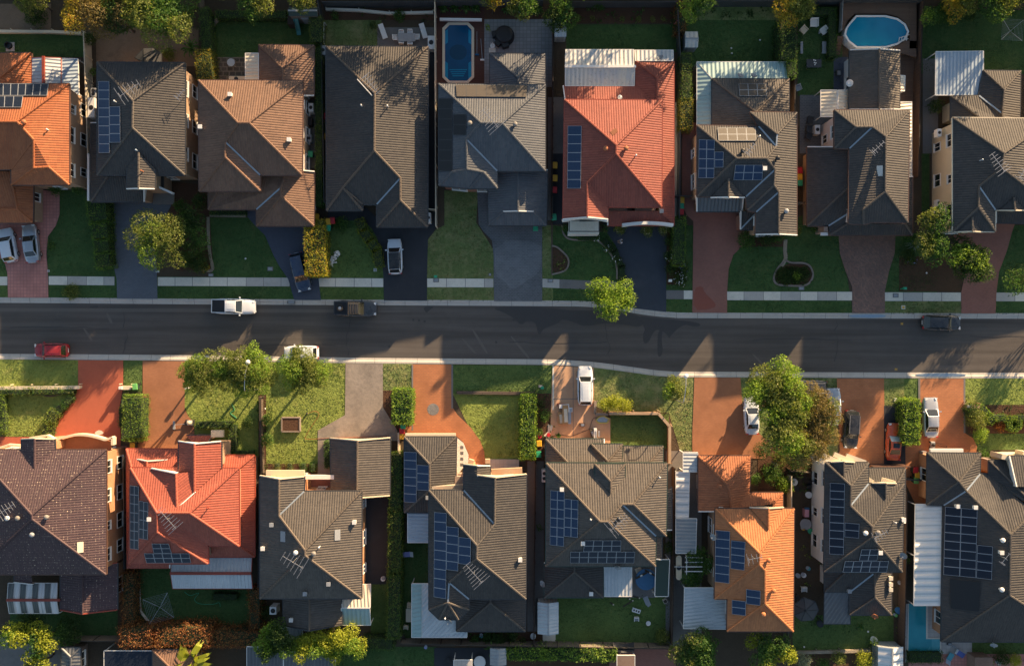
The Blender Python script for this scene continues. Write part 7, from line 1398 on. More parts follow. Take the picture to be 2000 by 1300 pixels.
# ================================================================ vehicles
plain('tail_red', (0.45, 0.02, 0.02), .3); plain('lamp_glass', (0.75, 0.77, 0.78), .12); plain('car_trim', (0.02, 0.02, 0.022), .5); plain('sunshade', (0.65, 0.68, 0.70), .35, .4)
def car(label, px, py, head, L, Wd, Ht, kind, paint, roof=None, cat='car', name='parked_car', rails=False, sunroof=False, glass='window_glass', shade=False):
    c = W(px, py, Ht*.5); root = empty(name, (c.x, c.y, .02 if py < 581 or py > 705 else -.12), label, cat, 'cars and utes along the street', math.radians(head))
    root_m = Matrix.LocRotScale(root.location, root.rotation_euler, None)
    T = lambda x, y, z: root_m @ Vector((x, y, z))
    hw = Wd/2; wh = .32 if kind in ('suv', 'ute') else .30
    S = dict(sedan=(.21, .045, -.21, -.36), hatch=(.25, .10, -.37, -.475), suv=(.24, .11, -.39, -.485), ute=(.215, .10, -.135, -.155), coupe=(.16, .01, -.19, -.36))[kind]
    wb_, rf, rr, rb = [k*L for k in S]; belt = Ht*(.60 if kind in ('suv', 'hatch', 'ute') else .66); hood = belt-.05; boot = belt-.03
    xs = [-.5, -.485, -.455, -.40, -.30, -.18, 0, .15, .26, .36, .43, .475, .493, .5]
    def zt(t):
        x = t*L
        if x > wb_: return hood - .17*((x-wb_)/(L*.5-wb_))**2.2
        if x < rb: return boot - (.10*((rb-x)/(L*.5+rb+1e-3))**2 if kind in ('sedan', 'coupe') else .25*((rb-x)/(L*.5+rb+1e-3)))
        return belt
    def wt(t):
        a = abs(t)*2; return hw*(1-.26*a**7-.03*a*a)
    b = MB(); rings = []
    for t in xs:
        x = t*L; z = zt(t); w = wt(t); zb = .22 + .10*max(0, abs(t)*2-.85)/.15; q = 1-.06*(abs(t) > .47)
        rings.append([(x, -w*.90, zb), (x, -w, zb+.14), (x, -w*1.0, z*.62), (x, -w*.965, z-.10), (x, -w*.86, z-.02), (x, -w*.5, z+.015), (x, 0, z+.025), (x, w*.5, z+.015), (x, w*.86, z-.02), (x, w*.965, z-.10), (x, w*1.0, z*.62), (x, w, zb+.14), (x, w*.90, zb)])
    for A, B in zip(rings, rings[1:]):
        for k in range(12): b.face([T(*A[k]), T(*B[k]), T(*B[k+1]), T(*A[k+1])])
    b.face([T(*p) for p in rings[0]]); b.face([T(*p) for p in rings[-1]][::-1])
    b.face([T(*p) for p in (rings[0][0], rings[0][-1], rings[-1][-1], rings[-1][0])])
    # cabin shell (pillars) joined to the body
    w0, w1 = hw*.90, hw*.70; zr = Ht
    base = [(rb, -w0*.92), (rb, w0*.92), (wb_, w0*.95), (wb_, -w0*.95)]; top = [(rr, -w1*.96), (rr, w1*.96), (rf, w1), (rf, -w1)]
    mid = [(rb*.55+rr*.45, w0), (0, w0)]
    Bz, Tz = belt-.03, zr-.05
    quads = []
    for k in range(4):
        i, j = k, (k+1) % 4
        f = [(base[i][0], base[i][1], Bz), (base[j][0], base[j][1], Bz), (top[j][0], top[j][1], Tz), (top[i][0], top[i][1], Tz)]
        quads.append(f); b.face([T(*p) for p in f][::-1])
    body = b.build('body', M[paint], root, smooth=False, weld=True)
    for p in body.data.polygons: p.use_smooth = True
    try: body.data.set_sharp_from_angle(angle=math.radians(38))
    except Exception: pass
    # roof skin
    r = MB(); nx, ny = 5, 4
    def rp(i, j):
        u, v = i/nx, j/ny; x = rr+(rf-rr)*u; wv = w1*(.96+.04*u); y = -wv+2*wv*v; e = (2*v-1)**2; e2 = (2*u-1)**2
        return T(x, y, Tz + .075*(1-e**1.5)*(1-.6*e2) + .012)
    for i in range(nx):
        for j in range(ny): r.face([rp(i, j), rp(i+1, j), rp(i+1, j+1), rp(i, j+1)])
    for i in range(nx):
        for j in (0, ny): a, c_ = rp(i, j), rp(i+1, j); d = Vector((0, 0, .05)); r.face([a-d, c_-d, c_, a] if j == 0 else [c_-d, a-d, a, c_])
    for j in range(ny):
        for i in (0, nx): a, c_ = rp(i, j), rp(i, j+1); d = Vector((0, 0, .05)); r.face([a, c_, c_-d, a-d])
    ro = r.build('roof', M[roof or paint], root, smooth=False)
    # glass, slightly proud of the shell
    def pane(nm, f, mx, mlo, mhi, mt=glass):
        P = [Vector(p) for p in f]; n = (P[1]-P[0]).cross(P[3]-P[0]).normalized(); g = lambda u, v: (P[0]*(1-u)+P[1]*u)*(1-v)+(P[3]*(1-u)+P[2]*u)*v
        cen = (P[0]+P[1]+P[2]+P[3])/4
        if n.dot(cen-Vector((0, 0, belt*.9))) < 0: n = -n
        q = [g(mx, mlo)+n*.014, g(1-mx, mlo)+n*.014, g(1-mx, mhi)+n*.014, g(mx, mhi)+n*.014]
        m_ = MB(); m_.face([T(*p) for p in q]); return m_.build(nm, M[mt], root)
    pane('rear_window', quads[0], .06, .16, .93); pane('windscreen', quads[2], .05, .05, .95, 'sunshade' if shade else glass)
    for k in (1, 3):
        f = quads[k]; s1 = pane('side_window', f, .07, .22, .90)
        P = [Vector(p) for p in f]; m_ = MB(); a = P[0]*.52+P[1]*.48; c_ = P[3]*.52+P[2]*.48; o_ = Vector((0, .02 if k == 1 else -.02, .01)); m_.bar(T(*(a+o_)), T(*(c_+o_)), .09, .03, up=Vector((0, 1, .3))); m_.build('door_pillar', M['car_trim'], root)
    # wheels
    for sx in (.5-.20, -.5+.215):
        for sy in (-1, 1):
            x, y = sx*L, sy*(hw-.10); w = MB(); cen = T(x, y, wh); ax = (T(x, y+1, wh)-cen); w.tube([cen-ax*.11, cen-ax*.10, cen+ax*.10, cen+ax*.11], [wh-.03, wh, wh, wh-.03], 18)
            wo = w.build('wheel', M['rubber'], root, smooth=False); rm = MB(); rm.tube([cen-ax*.116, cen+ax*.116], wh*.62, 14); rm.build('rim', M['steel'], wo)
    zl = belt*.72
    for sy in (-1, 1):
        h = MB(); x0 = L*.455; w_ = wt(.47); h.face([T(x0-.10, sy*w_*.99, zl+.16), T(x0+.08, sy*w_*.93, zl+.12), T(x0+.17, sy*w_*.62, zl+.13), T(x0-.02, sy*w_*.66, zl+.23)][::(1 if sy > 0 else -1)]); 
        h.box(tuple(T(L*.482, sy*hw*.66, zl+.08)), (.10, .36, .14), math.radians(head)); h.build('headlight', M['lamp_glass'], root)
        t = MB(); t.box(tuple(T(-L*.484, sy*hw*.72, zl+.10)), (.10, .30, .20), math.radians(head)); t.build('tail_light', M['tail_red'], root)
        m_ = MB(); m_.box(tuple(T(wb_-.28, sy*(hw+.09), belt+.07)), (.14, .22, .14), math.radians(head)); m_.build('wing_mirror', M[paint], root)
    g_ = MB(); g_.box(tuple(T(L*.497, 0, .5)), (.04, Wd*.5, .16), math.radians(head)); g_.build('grille', M['car_trim'], root)
    n_ = MB(); n_.box(tuple(T(-L*.50, 0, .62)), (.03, .5, .12), math.radians(head)); n_.build('number_plate', M['trim_white'], root)
    if kind == 'ute':
        tr = MB(); x0, x1 = -.485*L, -.175*L; zi = belt-.02; fl = belt*.62
        tr.face([T(x0+.06, -hw*.78, fl+.42), T(x1, -hw*.78, fl+.42), T(x1, hw*.78, fl+.42), T(x0+.06, hw*.78, fl+.42)]); 
        for sy in (-1, 1): tr.bar(T(x0, sy*hw*.82, zi+.06), T(x1, sy*hw*.82, zi+.06), .09, .10)
        tr.bar(T(x0+.03, -hw*.82, zi+.06), T(x0+.03, hw*.82, zi+.06), .09, .10); tr.bar(T(x1, -hw*.8, zi+.08), T(x1, hw*.8, zi+.08), .07, .10)
        tr.build('tray_rim', M[paint], root); cv = MB(); cv.box(tuple(T((x0+x1)/2, 0, zi+.03)), (x1-x0-.1, hw*1.5, .05), math.radians(head)); cv.build('tray_cover', M['black_plastic'], root)
    if rails:
        for sy in (-1, 1): q = MB(); q.tube([T(rr+.1, sy*w1*.92, zr+.03), T(rr+.25, sy*w1*.92, zr+.07), T(rf-.25, sy*w1*.92, zr+.07), T(rf-.1, sy*w1*.92, zr+.02)], .025, 6); q.build('roof_rail', M['steel'], root)
    if sunroof: q = MB(); q.box(tuple(T(rf-.45, 0, Tz+.088)), (.55, w1*1.25, .02), math.radians(head)); q.build('sunroof', M['window_glass'], root)
    return root, T
carpaint('paint_white', (0.66, 0.72, 0.78)); carpaint('paint_silver', (0.42, 0.46, 0.50), .3, .6); carpaint('paint_pale_silver', (0.56, 0.58, 0.60), .3, .5); carpaint('paint_black', (0.022, 0.025, 0.031)); carpaint('paint_navy', (0.028, 0.052, 0.105)); carpaint('paint_red', (0.30, 0.012, 0.018)); carpaint('paint_orange', (0.55, 0.095, 0.03)); carpaint('paint_dark_grey', (0.045, 0.05, 0.056)); carpaint('paint_black_gloss', (0.010, 0.011, 0.013), .15)
car('white hatchback parked nearest the left edge on pink pavers', 15, 479, 101, 4.1, 1.78, 1.48, 'hatch', 'paint_white')
car('silver blue sedan parked on pink pavers beside white hatchback', 60, 476, 97, 4.6, 1.80, 1.44, 'sedan', 'paint_silver')
car('dark navy wagon parked on navy driveway beside golden hedge', 586, 531, -76, 4.75, 1.85, 1.58, 'suv', 'paint_navy')
car('white hatchback with black roof on black driveway', 771, 501, 92, 4.25, 1.80, 1.52, 'hatch', 'paint_white', roof='paint_black_gloss')
car('white dual cab ute with black tray cover parked at north kerb', 455, 598, -1, 5.3, 1.92, 1.80, 'ute', 'paint_white', cat='ute', name='parked_ute')
ut, T = car('dark grey ute with roof rack and loaded tray at north kerb', 693, 602, -1, 5.2, 1.92, 1.80, 'ute', 'paint_dark_grey', cat='ute', name='parked_ute')
q = MB(); [q.bar(T(-.62+.3*k, -.72, 1.93), T(-.62+.3*k, .72, 1.93), .07, .05) for k in range(5)]; [q.bar(T(-.7, s*.68, 1.90), T(.65, s*.68, 1.90), .05, .05) for s in (-1, 1)]; q.build('roof_rack', M['pool_mat_tan'], ut)
q = MB(); cen = T(-1.75, 0, 1.18); q.lathe(cen, [(.16, .0), (.36, .0), (.40, .06), (.40, .16), (.34, .2), (.20, .2), (.16, .1)], 16); o = q.build('spare_wheel', M['rubber']); tag(o, 'spare wheel lying in the tray of the dark grey ute', 'wheel'); q = MB(); q.lathe(cen+Vector((0, 0, .10)), [(.19, 0), (.19, .08), (.05, .1)], 12); q.build('rim', M['steel'], o)
car('bright red hatchback parked at south kerb near left edge', 99, 684, 180, 4.05, 1.75, 1.48, 'hatch', 'paint_red')
car('white hatchback half hidden under yellow green street trees', 588, 689, 181, 4.15, 1.75, 1.50, 'hatch', 'paint_white')
car('black hatchback parked at north kerb near right edge', 1840, 630, -1, 4.6, 1.84, 1.50, 'hatch', 'paint_black')
car('white wagon parked at top of tan driveway', 1143, 753, 90, 4.75, 1.90, 1.60, 'suv', 'paint_white', rails=False)
car('white sedan parked beside the large bright street tree', 1468, 811, 92, 4.6, 1.78, 1.44, 'sedan', 'paint_white')
car('black wagon with silver roof rails on orange paver driveway', 1663, 838, -93, 4.6, 1.84, 1.66, 'suv', 'paint_black', rails=True)
car('burnt orange coupe with sunroof and sunshade in windscreen', 1746, 862, 88, 4.5, 1.78, 1.38, 'coupe', 'paint_orange', sunroof=True, shade=True)
car('silver sedan parked on orange paver drive beside hedge', 1818, 815, 91, 4.85, 1.85, 1.46, 'sedan', 'paint_pale_silver')
car('dark van like wagon peeking out from large bright tree at kerb', 1578, 757, 180, 4.7, 1.85, 1.75, 'suv', 'paint_dark_grey', rails=True)
car('silver car mostly hidden beneath brownish olive tree', 1628, 794, 91, 4.5, 1.80, 1.46, 'sedan', 'paint_silver')
# ================================================================ small things
plain('lid_yellow', (0.72, 0.40, 0.03), .5); plain('lid_red', (0.50, 0.02, 0.03), .5); plain('lid_green', (0.03, 0.36, 0.19), .5); plain('bin_dark', (0.02, 0.045, 0.035), .55); plain('lid_lime', (0.16, 0.48, 0.14), .5)
def wheelie(px, py, col, where, rz=0.0):
    c = W(px, py, 1.05); root = empty('wheelie_bin', (c.x, c.y, .02), '%s lidded wheelie bin %s' % (col, where), 'bin', 'wheelie bins', rz); m0 = Matrix.LocRotScale(root.location, root.rotation_euler, None); T = lambda x, y, z: m0 @ Vector((x, y, z))
    b = MB(); lo = [(-.22, -.24), (.22, -.24), (.22, .22), (-.22, .22)]; hi = [(-.28, -.34), (.28, -.34), (.28, .32), (-.28, .32)]
    A = [T(x, y, .08) for x, y in lo]; B = [T(x, y, .98) for x, y in hi]
    for k in range(4): b.face([A[k], A[(k+1) % 4], B[(k+1) % 4], B[k]])
    b.face(A[::-1]); b.build('body', M['bin_dark'], root)
    l = MB(); hi2 = [(-.31, -.38), (.31, -.38), (.31, .36), (-.31, .36)]; P = [T(x, y, .98) for x, y in hi2]; Q = [T(x*.86, y*.86, 1.06) for x, y in hi2]
    for k in range(4): l.face([P[k], P[(k+1) % 4], Q[(k+1) % 4], Q[k]])
    l.face(Q); l.face(P[::-1]); l.bar(T(-.25, .40, 1.0), T(.25, .40, 1.0), .05); l.build('lid', M['lid_' + ('lime' if col == 'bright green' else col.split()[-1])], root)
    for s in (-1, 1): w = MB(); w.tube([T(s*.25, .27, .12), T(s*.31, .27, .12)], .12, 10); w.build('wheel', M['rubber'], root)
    return root
for a in ((606,301,'green','east of brown tiled house wall'),(632,227,'red','along west wall of long dark house'),(631,267,'yellow','along west wall of long dark house'),(641,433,'yellow','at the corner of long dark house front'),(649,431,'red','beside round shrub at long dark house front'),(640.5,445,'green','on grass corner below yellow lidded one'),(618,424,'yellow','squeezed between brown garage and golden hedge stub'),
    (1084,323,'yellow','in dark passage west of red house, northernmost'),(1084,348,'yellow','in dark passage west of red house, second from the north'),(1083,371,'red','in dark passage west of red house'),(1082,424,'green','at front end of dark passage west of red house'),(1046,445,'green','on charcoal drive under garage eave'),
    (1332,391,'yellow','at north end of trio on red brown paving'),(1331,402,'green','in the middle of trio on red brown paving'),(1331,413,'red','at south end of trio on red brown paving'),(1563,333,'red','at north end of trio beside mottled driveway house'),(1563,346,'yellow','in the middle of trio beside mottled driveway house'),(1563,357,'green','at south end of trio beside mottled driveway house'),
    (258,871,'yellow','under south end of large bright hedge block'),(263,755,'bright green','beside cream wall stub on the verge'),(787,832,'green','at the north of trio by orange brick driveway'),(785,842,'red','in the middle of trio by orange brick driveway'),(785,852,'yellow','at the south of trio by orange brick driveway'),
    (1053,866,'yellow','west of dark dormer house garage'),(1052,887,'green','west of dark dormer house, south of yellow lidded one'),(1789,918,'red','at north end of trio on orange side path'),(1792,928,'yellow','in the middle of trio on orange side path'),(1790,938,'bright green','at south end of trio on orange side path')): wheelie(*a, rz=random.uniform(-.08, .08))
# street lamps
def lamp(base, elbow, head, h, label):
    root = empty('street_lamp', W(*base), label, 'street lamp', 'curved arm street lamps'); b = W(*base); e = W(*elbow, h); hd = W(*head, h+.5); e = Vector((b.x, b.y, h))
    m_ = MB(); m_.tube([b, b+Vector((0, 0, 1.2)), e-Vector((0, 0, .4))], [.10, .08, .06], 10); m_.build('pole', M['steel'], root, smooth=True)
    d = hd-e; m_ = MB(); m_.tube([e-Vector((0, 0, .42)), e+d*.06+Vector((0, 0, .1)), e+d*.2+Vector((0, 0, .32)), e+d*.6+Vector((0, 0, .5)), hd], [.055, .05, .045, .04, .04], 10); m_.build('arm', M['steel'], root, smooth=True)
    m_ = MB(); m_.lathe(hd-Vector((0, 0, .12)), [(.10, 0), (.24, .03), (.28, .12), (.20, .22), (.05, .26)], 14); m_.build('lamp_head', M['white_plastic'], root, smooth=True); m_ = MB(); m_.lathe(hd-Vector((0, 0, .22)), [(.06, 0), (.2, .06), (.22, .11)], 12); m_.build('lamp_glass', M['lamp_glass'], root)
lamp((505, 759), None or (489, 763), (484, 707), 5.2, 'street lamp rising through the middle yellow green tree'); lamp((1318, 780), (1334, 788), (1340, 734), 5.0, 'street lamp beside small round tree and brick driveway')
# air conditioners, tanks
def unit(px, py, d, label, rz=0.0, z=0.0, fans=1, mat='white_plastic'):
    c = W(px, py, z+d[2]); root = empty('air_conditioner', (c.x, c.y, z), label, 'air conditioner'); m_ = MB(); m_.box((c.x, c.y, z+d[2]/2), d, rz); m_.build('casing', M[mat], root)
    long_y = d[1] > d[0]
    for k in range(fans):
        o_ = ((k+.5)/fans-.5)*max(d[:2])*.8; f = MB(); f.lathe((c.x+(0 if long_y else o_), c.y+(o_ if long_y else 0), z+d[2]), [(min(d[:2])*.36, 0), (min(d[:2])*.36, .02), (.05, .03)], 12); f.build('fan_grille', M['black_plastic'], root)
    return root
for a in ((182,180,(.6,1.0,1.3),'grey air conditioner and tank beside west wall of dark house',0,0,2,'grey_plastic'),(178,210,(.8,2.4,1.7),'tall white narrow tank box by pale paling fence',0,0,1),(607,210,(.6,1.0,1.5),'white water heater against brown tiled house wall'),(605,237,(.5,.9,1.0),'black covered unit beside brown tiled house wall',0,0,1,'black_plastic'),(1597,253,(.6,1.1,1.0),'white air conditioner under pink white wall',0,0,1),(1835,259,(.5,.9,.8),'white air conditioner on cream wall beside pergola',0,2.4,1),(1834,396,(.5,.8,.8),'white air conditioner on cream wall above green gold tree',0,1.0,1),(1063,929,(.6,1.5,1.1),'white twin fan air conditioner beside dormer house',0,0,2),(533,1192,(.8,.9,1.6),'white box heater behind grey brown house'),(1312,968,(.4,.6,1.2),'small pale unit on side of dormer house',0,0,1,'grey_plastic'),(837,425,(.5,1.2,1.4),'white meter box at corner of long dark garage'),(631,98,(.6,1.1,1.6),'grey cabinet beside northwest corner of long dark roof',0,0,1,'grey_plastic'),(842,83,(.8,1.6,1.2),'white barbecue cabinet at fence beside pool deck'),(604,270,(.5,.9,1.1),'pale meter unit by brown tiled house',0,0,1,'grey_plastic'),(76,1276,(.5,1.6,1.5),'tall grey tank beside dark outbuilding roof',0,0,1,'grey_plastic')): unit(*a)
c = W(1326, 1108, 1.9); m_ = MB(); 
root = empty('water_tank', (c.x, c.y, 0), 'slim cream water tank with black round hatch by brown fence', 'water tank'); cap = [(1326+5.6*math.cos(t), (1090 if t > math.pi else 1126)+6*math.sin(t)) for t in [k*math.pi/8+.01 for k in range(16)]]; m_.prism([(W(x, y, 1.9).x, W(x, y, 1.9).y) for x, y in cap], 0, 1.9); m_.build('shell', M['render_cream'], root); m_ = MB(); m_.lathe((c.x, c.y, 1.9), [(.28, 0), (.28, .06), (.1, .08)], 14); m_.build('hatch', M['black_plastic'], root); m_ = MB(); m_.bar(W(1317, 1106, 2.0), W(1342, 1106, 2.0), .06); m_.build('pipe', M['white_plastic'], root)
# vine pergola frame
root = empty('pergola', W(1350, 1100), 'white slatted pergola frame overgrown by leafy vine', 'pergola')
for y in (1088, 1097, 1106, 1115): m_ = MB(); m_.bar(W(1338, y, 2.4), W(1372, y, 2.4), .09, .12); m_.build('beam', M['trim_white'], root)
m_ = MB(); m_.bar(W(1341, 1084, 2.3), W(1341, 1122, 2.3), .1, .1); m_.build('beam', M['trim_white'], root)
for y in (1086, 1120): m_ = MB(); c = W(1341, y, 2.2); m_.box((c.x, c.y, 1.1), (.1, .1, 2.2)); m_.build('post', M['trim_white'], root)
# rotary clotheslines
def hoist(px, py, rot, size, label, h=2.0, lmat='steel'):
    c = W(px, py, h); root = empty('clothesline', (c.x, c.y, 0), label, 'clothesline'); m_ = MB(); m_.tube([(c.x, c.y, 0), (c.x, c.y, h)], .035, 8); m_.build('pole', M['steel'], root); tip = []
    for k in range(4): a = rot+k*math.pi/2; t = c+Vector((math.cos(a), math.sin(a), .12))*size; t.z = h+.25; tip.append(t); q = MB(); q.tube([c-Vector((0, 0, .2)), t], .022, 6); q.build('arm', M['steel'], root)
    q = MB(); 
    for s in (1, .88, .76, .64, .52, .40, .28):
        P = [c*(1-s)+t*s for t in tip]
        for k in range(4): q.bar(P[k], P[(k+1) % 4], .011)
    q.build('line', M[lmat], root)
hoist(311, 1186, 1.05, 2.15, 'rotary clothesline on shaded lawn behind scarlet house'); hoist(1975, 60, .72, 1.75, 'rotary clothesline on shaded lawn at top right'); 
# trampoline
c = W(1262, 1131, .9); root = empty('trampoline', (c.x, c.y, 0), 'round trampoline with blue padded rim', 'trampoline'); m_ = MB(); m_.lathe((c.x, c.y, .86), [(1.0, 0), (1.05, .03), (1.28, .03), (1.3, 0), (1.28, -.05)], 24); plain('pad_blue', (0.05, 0.17, 0.34), .5); m_.build('padding', M['pad_blue'], root); m_ = MB(); m_.lathe((c.x, c.y, .84), [(1.03, 0), (.4, .01)], 24); m_.build('jumping_mat', M['black_plastic'], root)
for k in range(6): q = MB(); a = k*math.pi/3; q.tube([(c.x+1.2*math.cos(a), c.y+1.2*math.sin(a), 0), (c.x+1.2*math.cos(a), c.y+1.2*math.sin(a), .85)], .03, 6); q.build('leg', M['steel'], root)
for k, (dx, dy, rz) in enumerate(((-.6, .5, .5), (.5, .8, -.5))): q = MB(); q.box((c.x+dx, c.y+dy, .97), (1.5, .22, .06), rz); o = q.build('plank', M['palings']); tag(o, ('west' if k == 0 else 'east') + 'ern timber plank lying on trampoline rim', 'plank'); e_ = MB(); e_.box((c.x+dx, c.y+dy, 1.01), (.3, .18, .02), rz); e_.build('label_patch', M['trim_white'], o)
# furniture
def table(px, py, w, d, h, label, mat='grey_plastic', rz=0.0, round_=False, legmat='steel'):
    c = W(px, py, h); root = empty('table', (c.x, c.y, 0), label, 'table'); m_ = MB()
    if round_: m_.lathe((c.x, c.y, h-.05), [(w/2-.02, 0), (w/2, .02), (w/2, .05)], 24)
    else: m_.box((c.x, c.y, h-.025), (w, d, .05), rz)
    m_.build('table_top', M[mat], root)
    for sx in (-1, 1):
        for sy in (-1, 1): q = MB(); x, y = sx*w*.38, sy*(w if round_ else d)*.38; q.tube([(c.x+x*math.cos(rz)-y*math.sin(rz), c.y+x*math.sin(rz)+y*math.cos(rz), 0.02), (c.x+x*math.cos(rz)-y*math.sin(rz), c.y+x*math.sin(rz)+y*math.cos(rz), h-.05)], .025, 6); q.build('leg', M[legmat], root)
    return root
def chair(px, py, rz, label, mat='white_plastic', seat='white_plastic', s=.5, arm=True, group=None, name='chair', cat='chair'):
    c = W(px, py, .5); root = empty(name, (c.x, c.y, 0.02), label, cat, group, rz); m0 = Matrix.LocRotScale(root.location, root.rotation_euler, None); T = lambda x, y, z: m0 @ Vector((x, y, z))
    m_ = MB(); m_.box(tuple(T(0, 0, .42)), (s, s, .08), rz); m_.build('seat', M[seat], root); m_ = MB(); m_.box(tuple(T(0, s*.5, .66)), (s, .08, .5), rz); m_.build('backrest', M[mat], root)
    for sx in (-1, 1):
        if arm: m_ = MB(); m_.box(tuple(T(sx*s*.52, 0, .62)), (.08, s, .06), rz); m_.build('armrest', M[mat], root)
        for sy in (-1, 1): q = MB(); q.tube([T(sx*s*.44, sy*s*.44, 0), T(sx*s*.44, sy*s*.44, .4)], .022, 6); q.build('leg', M[mat], root)
    return root
def lounger(px, py, rz, label, mat='white_plastic', L=1.9, seat=None):
    c = W(px, py, .4); root = empty('sun_lounger', (c.x, c.y, .02), label, 'lounger', None, rz); m0 = Matrix.LocRotScale(root.location, root.rotation_euler, None); T = lambda x, y, z: m0 @ Vector((x, y, z)); m_ = MB(); m_.box(tuple(T(0, -L*.15, .32)), (.62, L*.62, .07), rz); m_.build('seat', M[seat or mat], root)
    m_ = MB(); m_.face([T(-.31, L*.16, .36), T(.31, L*.16, .36), T(.31, L*.46, .66), T(-.31, L*.46, .66)]); m_.face([T(-.31, L*.46, .60), T(.31, L*.46, .60), T(.31, L*.16, .30), T(-.31, L*.16, .30)]); m_.face([T(-.31, L*.46, .66), T(.31, L*.46, .66), T(.31, L*.46, .60), T(-.31, L*.46, .60)]); m_.build('backrest', M[mat], root)
    for sx in (-1, 1):
        for y in (-.4, .1): q = MB(); q.tube([T(sx*.27, L*y, 0), T(sx*.27, L*y, .3)], .025, 6); q.build('leg', M[mat], root)
    return root
table(794, 73, 2.1, 1.0, .75, 'grey outdoor dining table with white chairs beside long dark roof'); 
for i, (x, y, rz, w) in enumerate(((784,65,0,'northwest side'),(801,64,0,'northeast side'),(784,82,3.14,'southwest side'),(801,84,3.14,'southeast side'),(772,74,1.57,'west end'),(815,73,-1.57,'east end'))): chair(x, y, rz, 'white framed outdoor chair at %s of grey dining table' % w, group='white chairs round grey dining table', s=.55)
lounger(748, 62, .35, 'white sun lounger west of grey dining table'); lounger(827, 61, .3, 'white sun lounger east of grey dining table')
chair(1590, 45, 0, 'wide white cane two seater sofa on shaded lounge lawn', 'white_plastic', 'trim_white', .9, name='sofa', cat='sofa'); chair(1570, 59, .8, 'white cane armchair west side of lounge lawn', 'trim_cream', 'trim_cream', .75, name='armchair', cat='armchair'); chair(1609, 60, -.9, 'white cane armchair with dark cushion east side of lounge lawn', 'trim_white', 'trim_white', .75, name='armchair', cat='armchair')
for x, y, w_, lab in ((1566, 93, .3, 'narrow pale bench along west fence of lounge lawn'), (1610, 93, .5, 'pale grey bench along east hedge of lounge lawn')): m_ = MB(); c = W(x, y, .45); m_.box((c.x, c.y, .42), (w_, 1.45, .06)); o = m_.build('bench', M['grey_plastic']); tag(o, lab, 'bench'); [MB().box((c.x, c.y+s*.55, .2), (w_*.8, .08, .38)).build('leg', M['steel'], o) for s in (-1, 1)]
table(1590, 124, 1.8, 1.0, .75, 'dark slatted outdoor table with white cups on lounge lawn', 'trim_dark'); 
for k, (x, y) in enumerate(((1589,118),(1592,119),(1590,123),(1591,127),(1593,124))): m_ = MB(); m_.lathe(W(x, y, .76), [(.06, 0), (.08, .12)], 8); o = m_.build('cup', M['trim_white']); tag(o, 'small white cup standing on dark slatted table', 'cup', 'white cups on dark table')
table(451, 122, .95, .95, .72, 'round pale metal table on stone patio', 'pale_metal', round_=True); m_ = MB(); c = W(424, 139, .45); m_.box((c.x, c.y, .42), (.35, .9, .06)); m_.box((c.x-.18, c.y, .65), (.05, .9, .4)); o = m_.build('bench', M['palings']); tag(o, 'small timber bench at edge of stone patio', 'bench'); [MB().box((c.x, c.y+s*.35, .2), (.3, .06, .38)).build('leg', M['palings'], o) for s in (-1, 1)]
m_ = MB(); c = W(463, 154, .9); m_.box((c.x, c.y, .45), (2.0, .6, .9)); o = m_.build('outdoor_bench', M['trim_cream']); tag(o, 'cream outdoor kitchen bench behind brown tiled house', 'bench'); MB().lathe((c.x-.1, c.y, .9), [(.25, 0), (.25, .05), (.1, .06)], 12).build('sink', M['black_plastic'], o)
# covered round setting, statue-like chairs, fire pit
c = W(985, 66, .9); m_ = MB(); n = 20; m_.lathe((c.x, c.y, 0.02), [(1.25, 0), (1.15, .5), (1.0, .82), (.75, .95), (.2, 1.0)], n); o = m_.build('covered_table', M['pool_mat_black'], smooth=True); tag(o, 'black covered round outdoor setting on grey pavers', 'covered table'); [MB().box((c.x+x, c.y+y, .35), (.8, .7, .7), rz).build('covered_chair', M['pool_mat_black'], o) for x, y, rz in ((-1.1, .1, .2), (.1, -1.2, .3), (-.7, -.9, .8))]
root = empty('wire_chair', W(962, 90), 'ornate white wire chair on pale slab beside black covered setting', 'chair'); c = W(962, 90, .4); m_ = MB(); [m_.tube([c+Vector((.28*math.cos(a), .28*math.sin(a), 0)), c+Vector((.1*math.cos(a+1.5), .1*math.sin(a+1.5), .1)), c+Vector((.3*math.cos(a+2.5), .3*math.sin(a+2.5), .45))], .02, 6) for a in [k*.9 for k in range(7)]]; m_.build('backrest', M['white_plastic'], root); m_ = MB(); m_.lathe(c, [(.3, 0), (.3, .03), (.05, .04)], 12); m_.build('seat', M['white_plastic'], root); [MB().tube([(c.x+.22*math.cos(a), c.y+.22*math.sin(a), 0), (c.x+.22*math.cos(a), c.y+.22*math.sin(a), .4)], .02, 6).build('leg', M['white_plastic'], root) for a in (0, 2.1, 4.2)]
sheet('paving_detail', R(955, 94, 968, 103), .075, 'concrete')
m_ = MB(); c = W(18, 90, .05); m_.lathe((c.x-.0, c.y, .06), [(.42, 0), (.42, .35), (.34, .35), (.30, .1)], 18); o = m_.build('fire_pit', M['black_plastic']); tag(o, 'black round fire pit on small square paving in shaded lawn', 'fire pit'); MB().lathe((c.x, c.y, .12), [(.29, 0), (.05, .02)], 14).build('ash', M['concrete'], o); sheet('paving_detail', R(12, 83, 29, 101), .06, 'paver_pale')
# white yard ornaments north of pavers
for x, y, lab in ((1012, 26, 'white heron pair ornament among spiky plants'),): root = empty('ornament', W(x, y), lab, 'ornament'); [MB().lathe(W(x+dx, y, .1), [(.06, 0), (.12, .25), (.05, .5), (.03, .6)], 8).build('bird', M['white_plastic'], root, smooth=True) for dx in (-1.6, 1.6)]
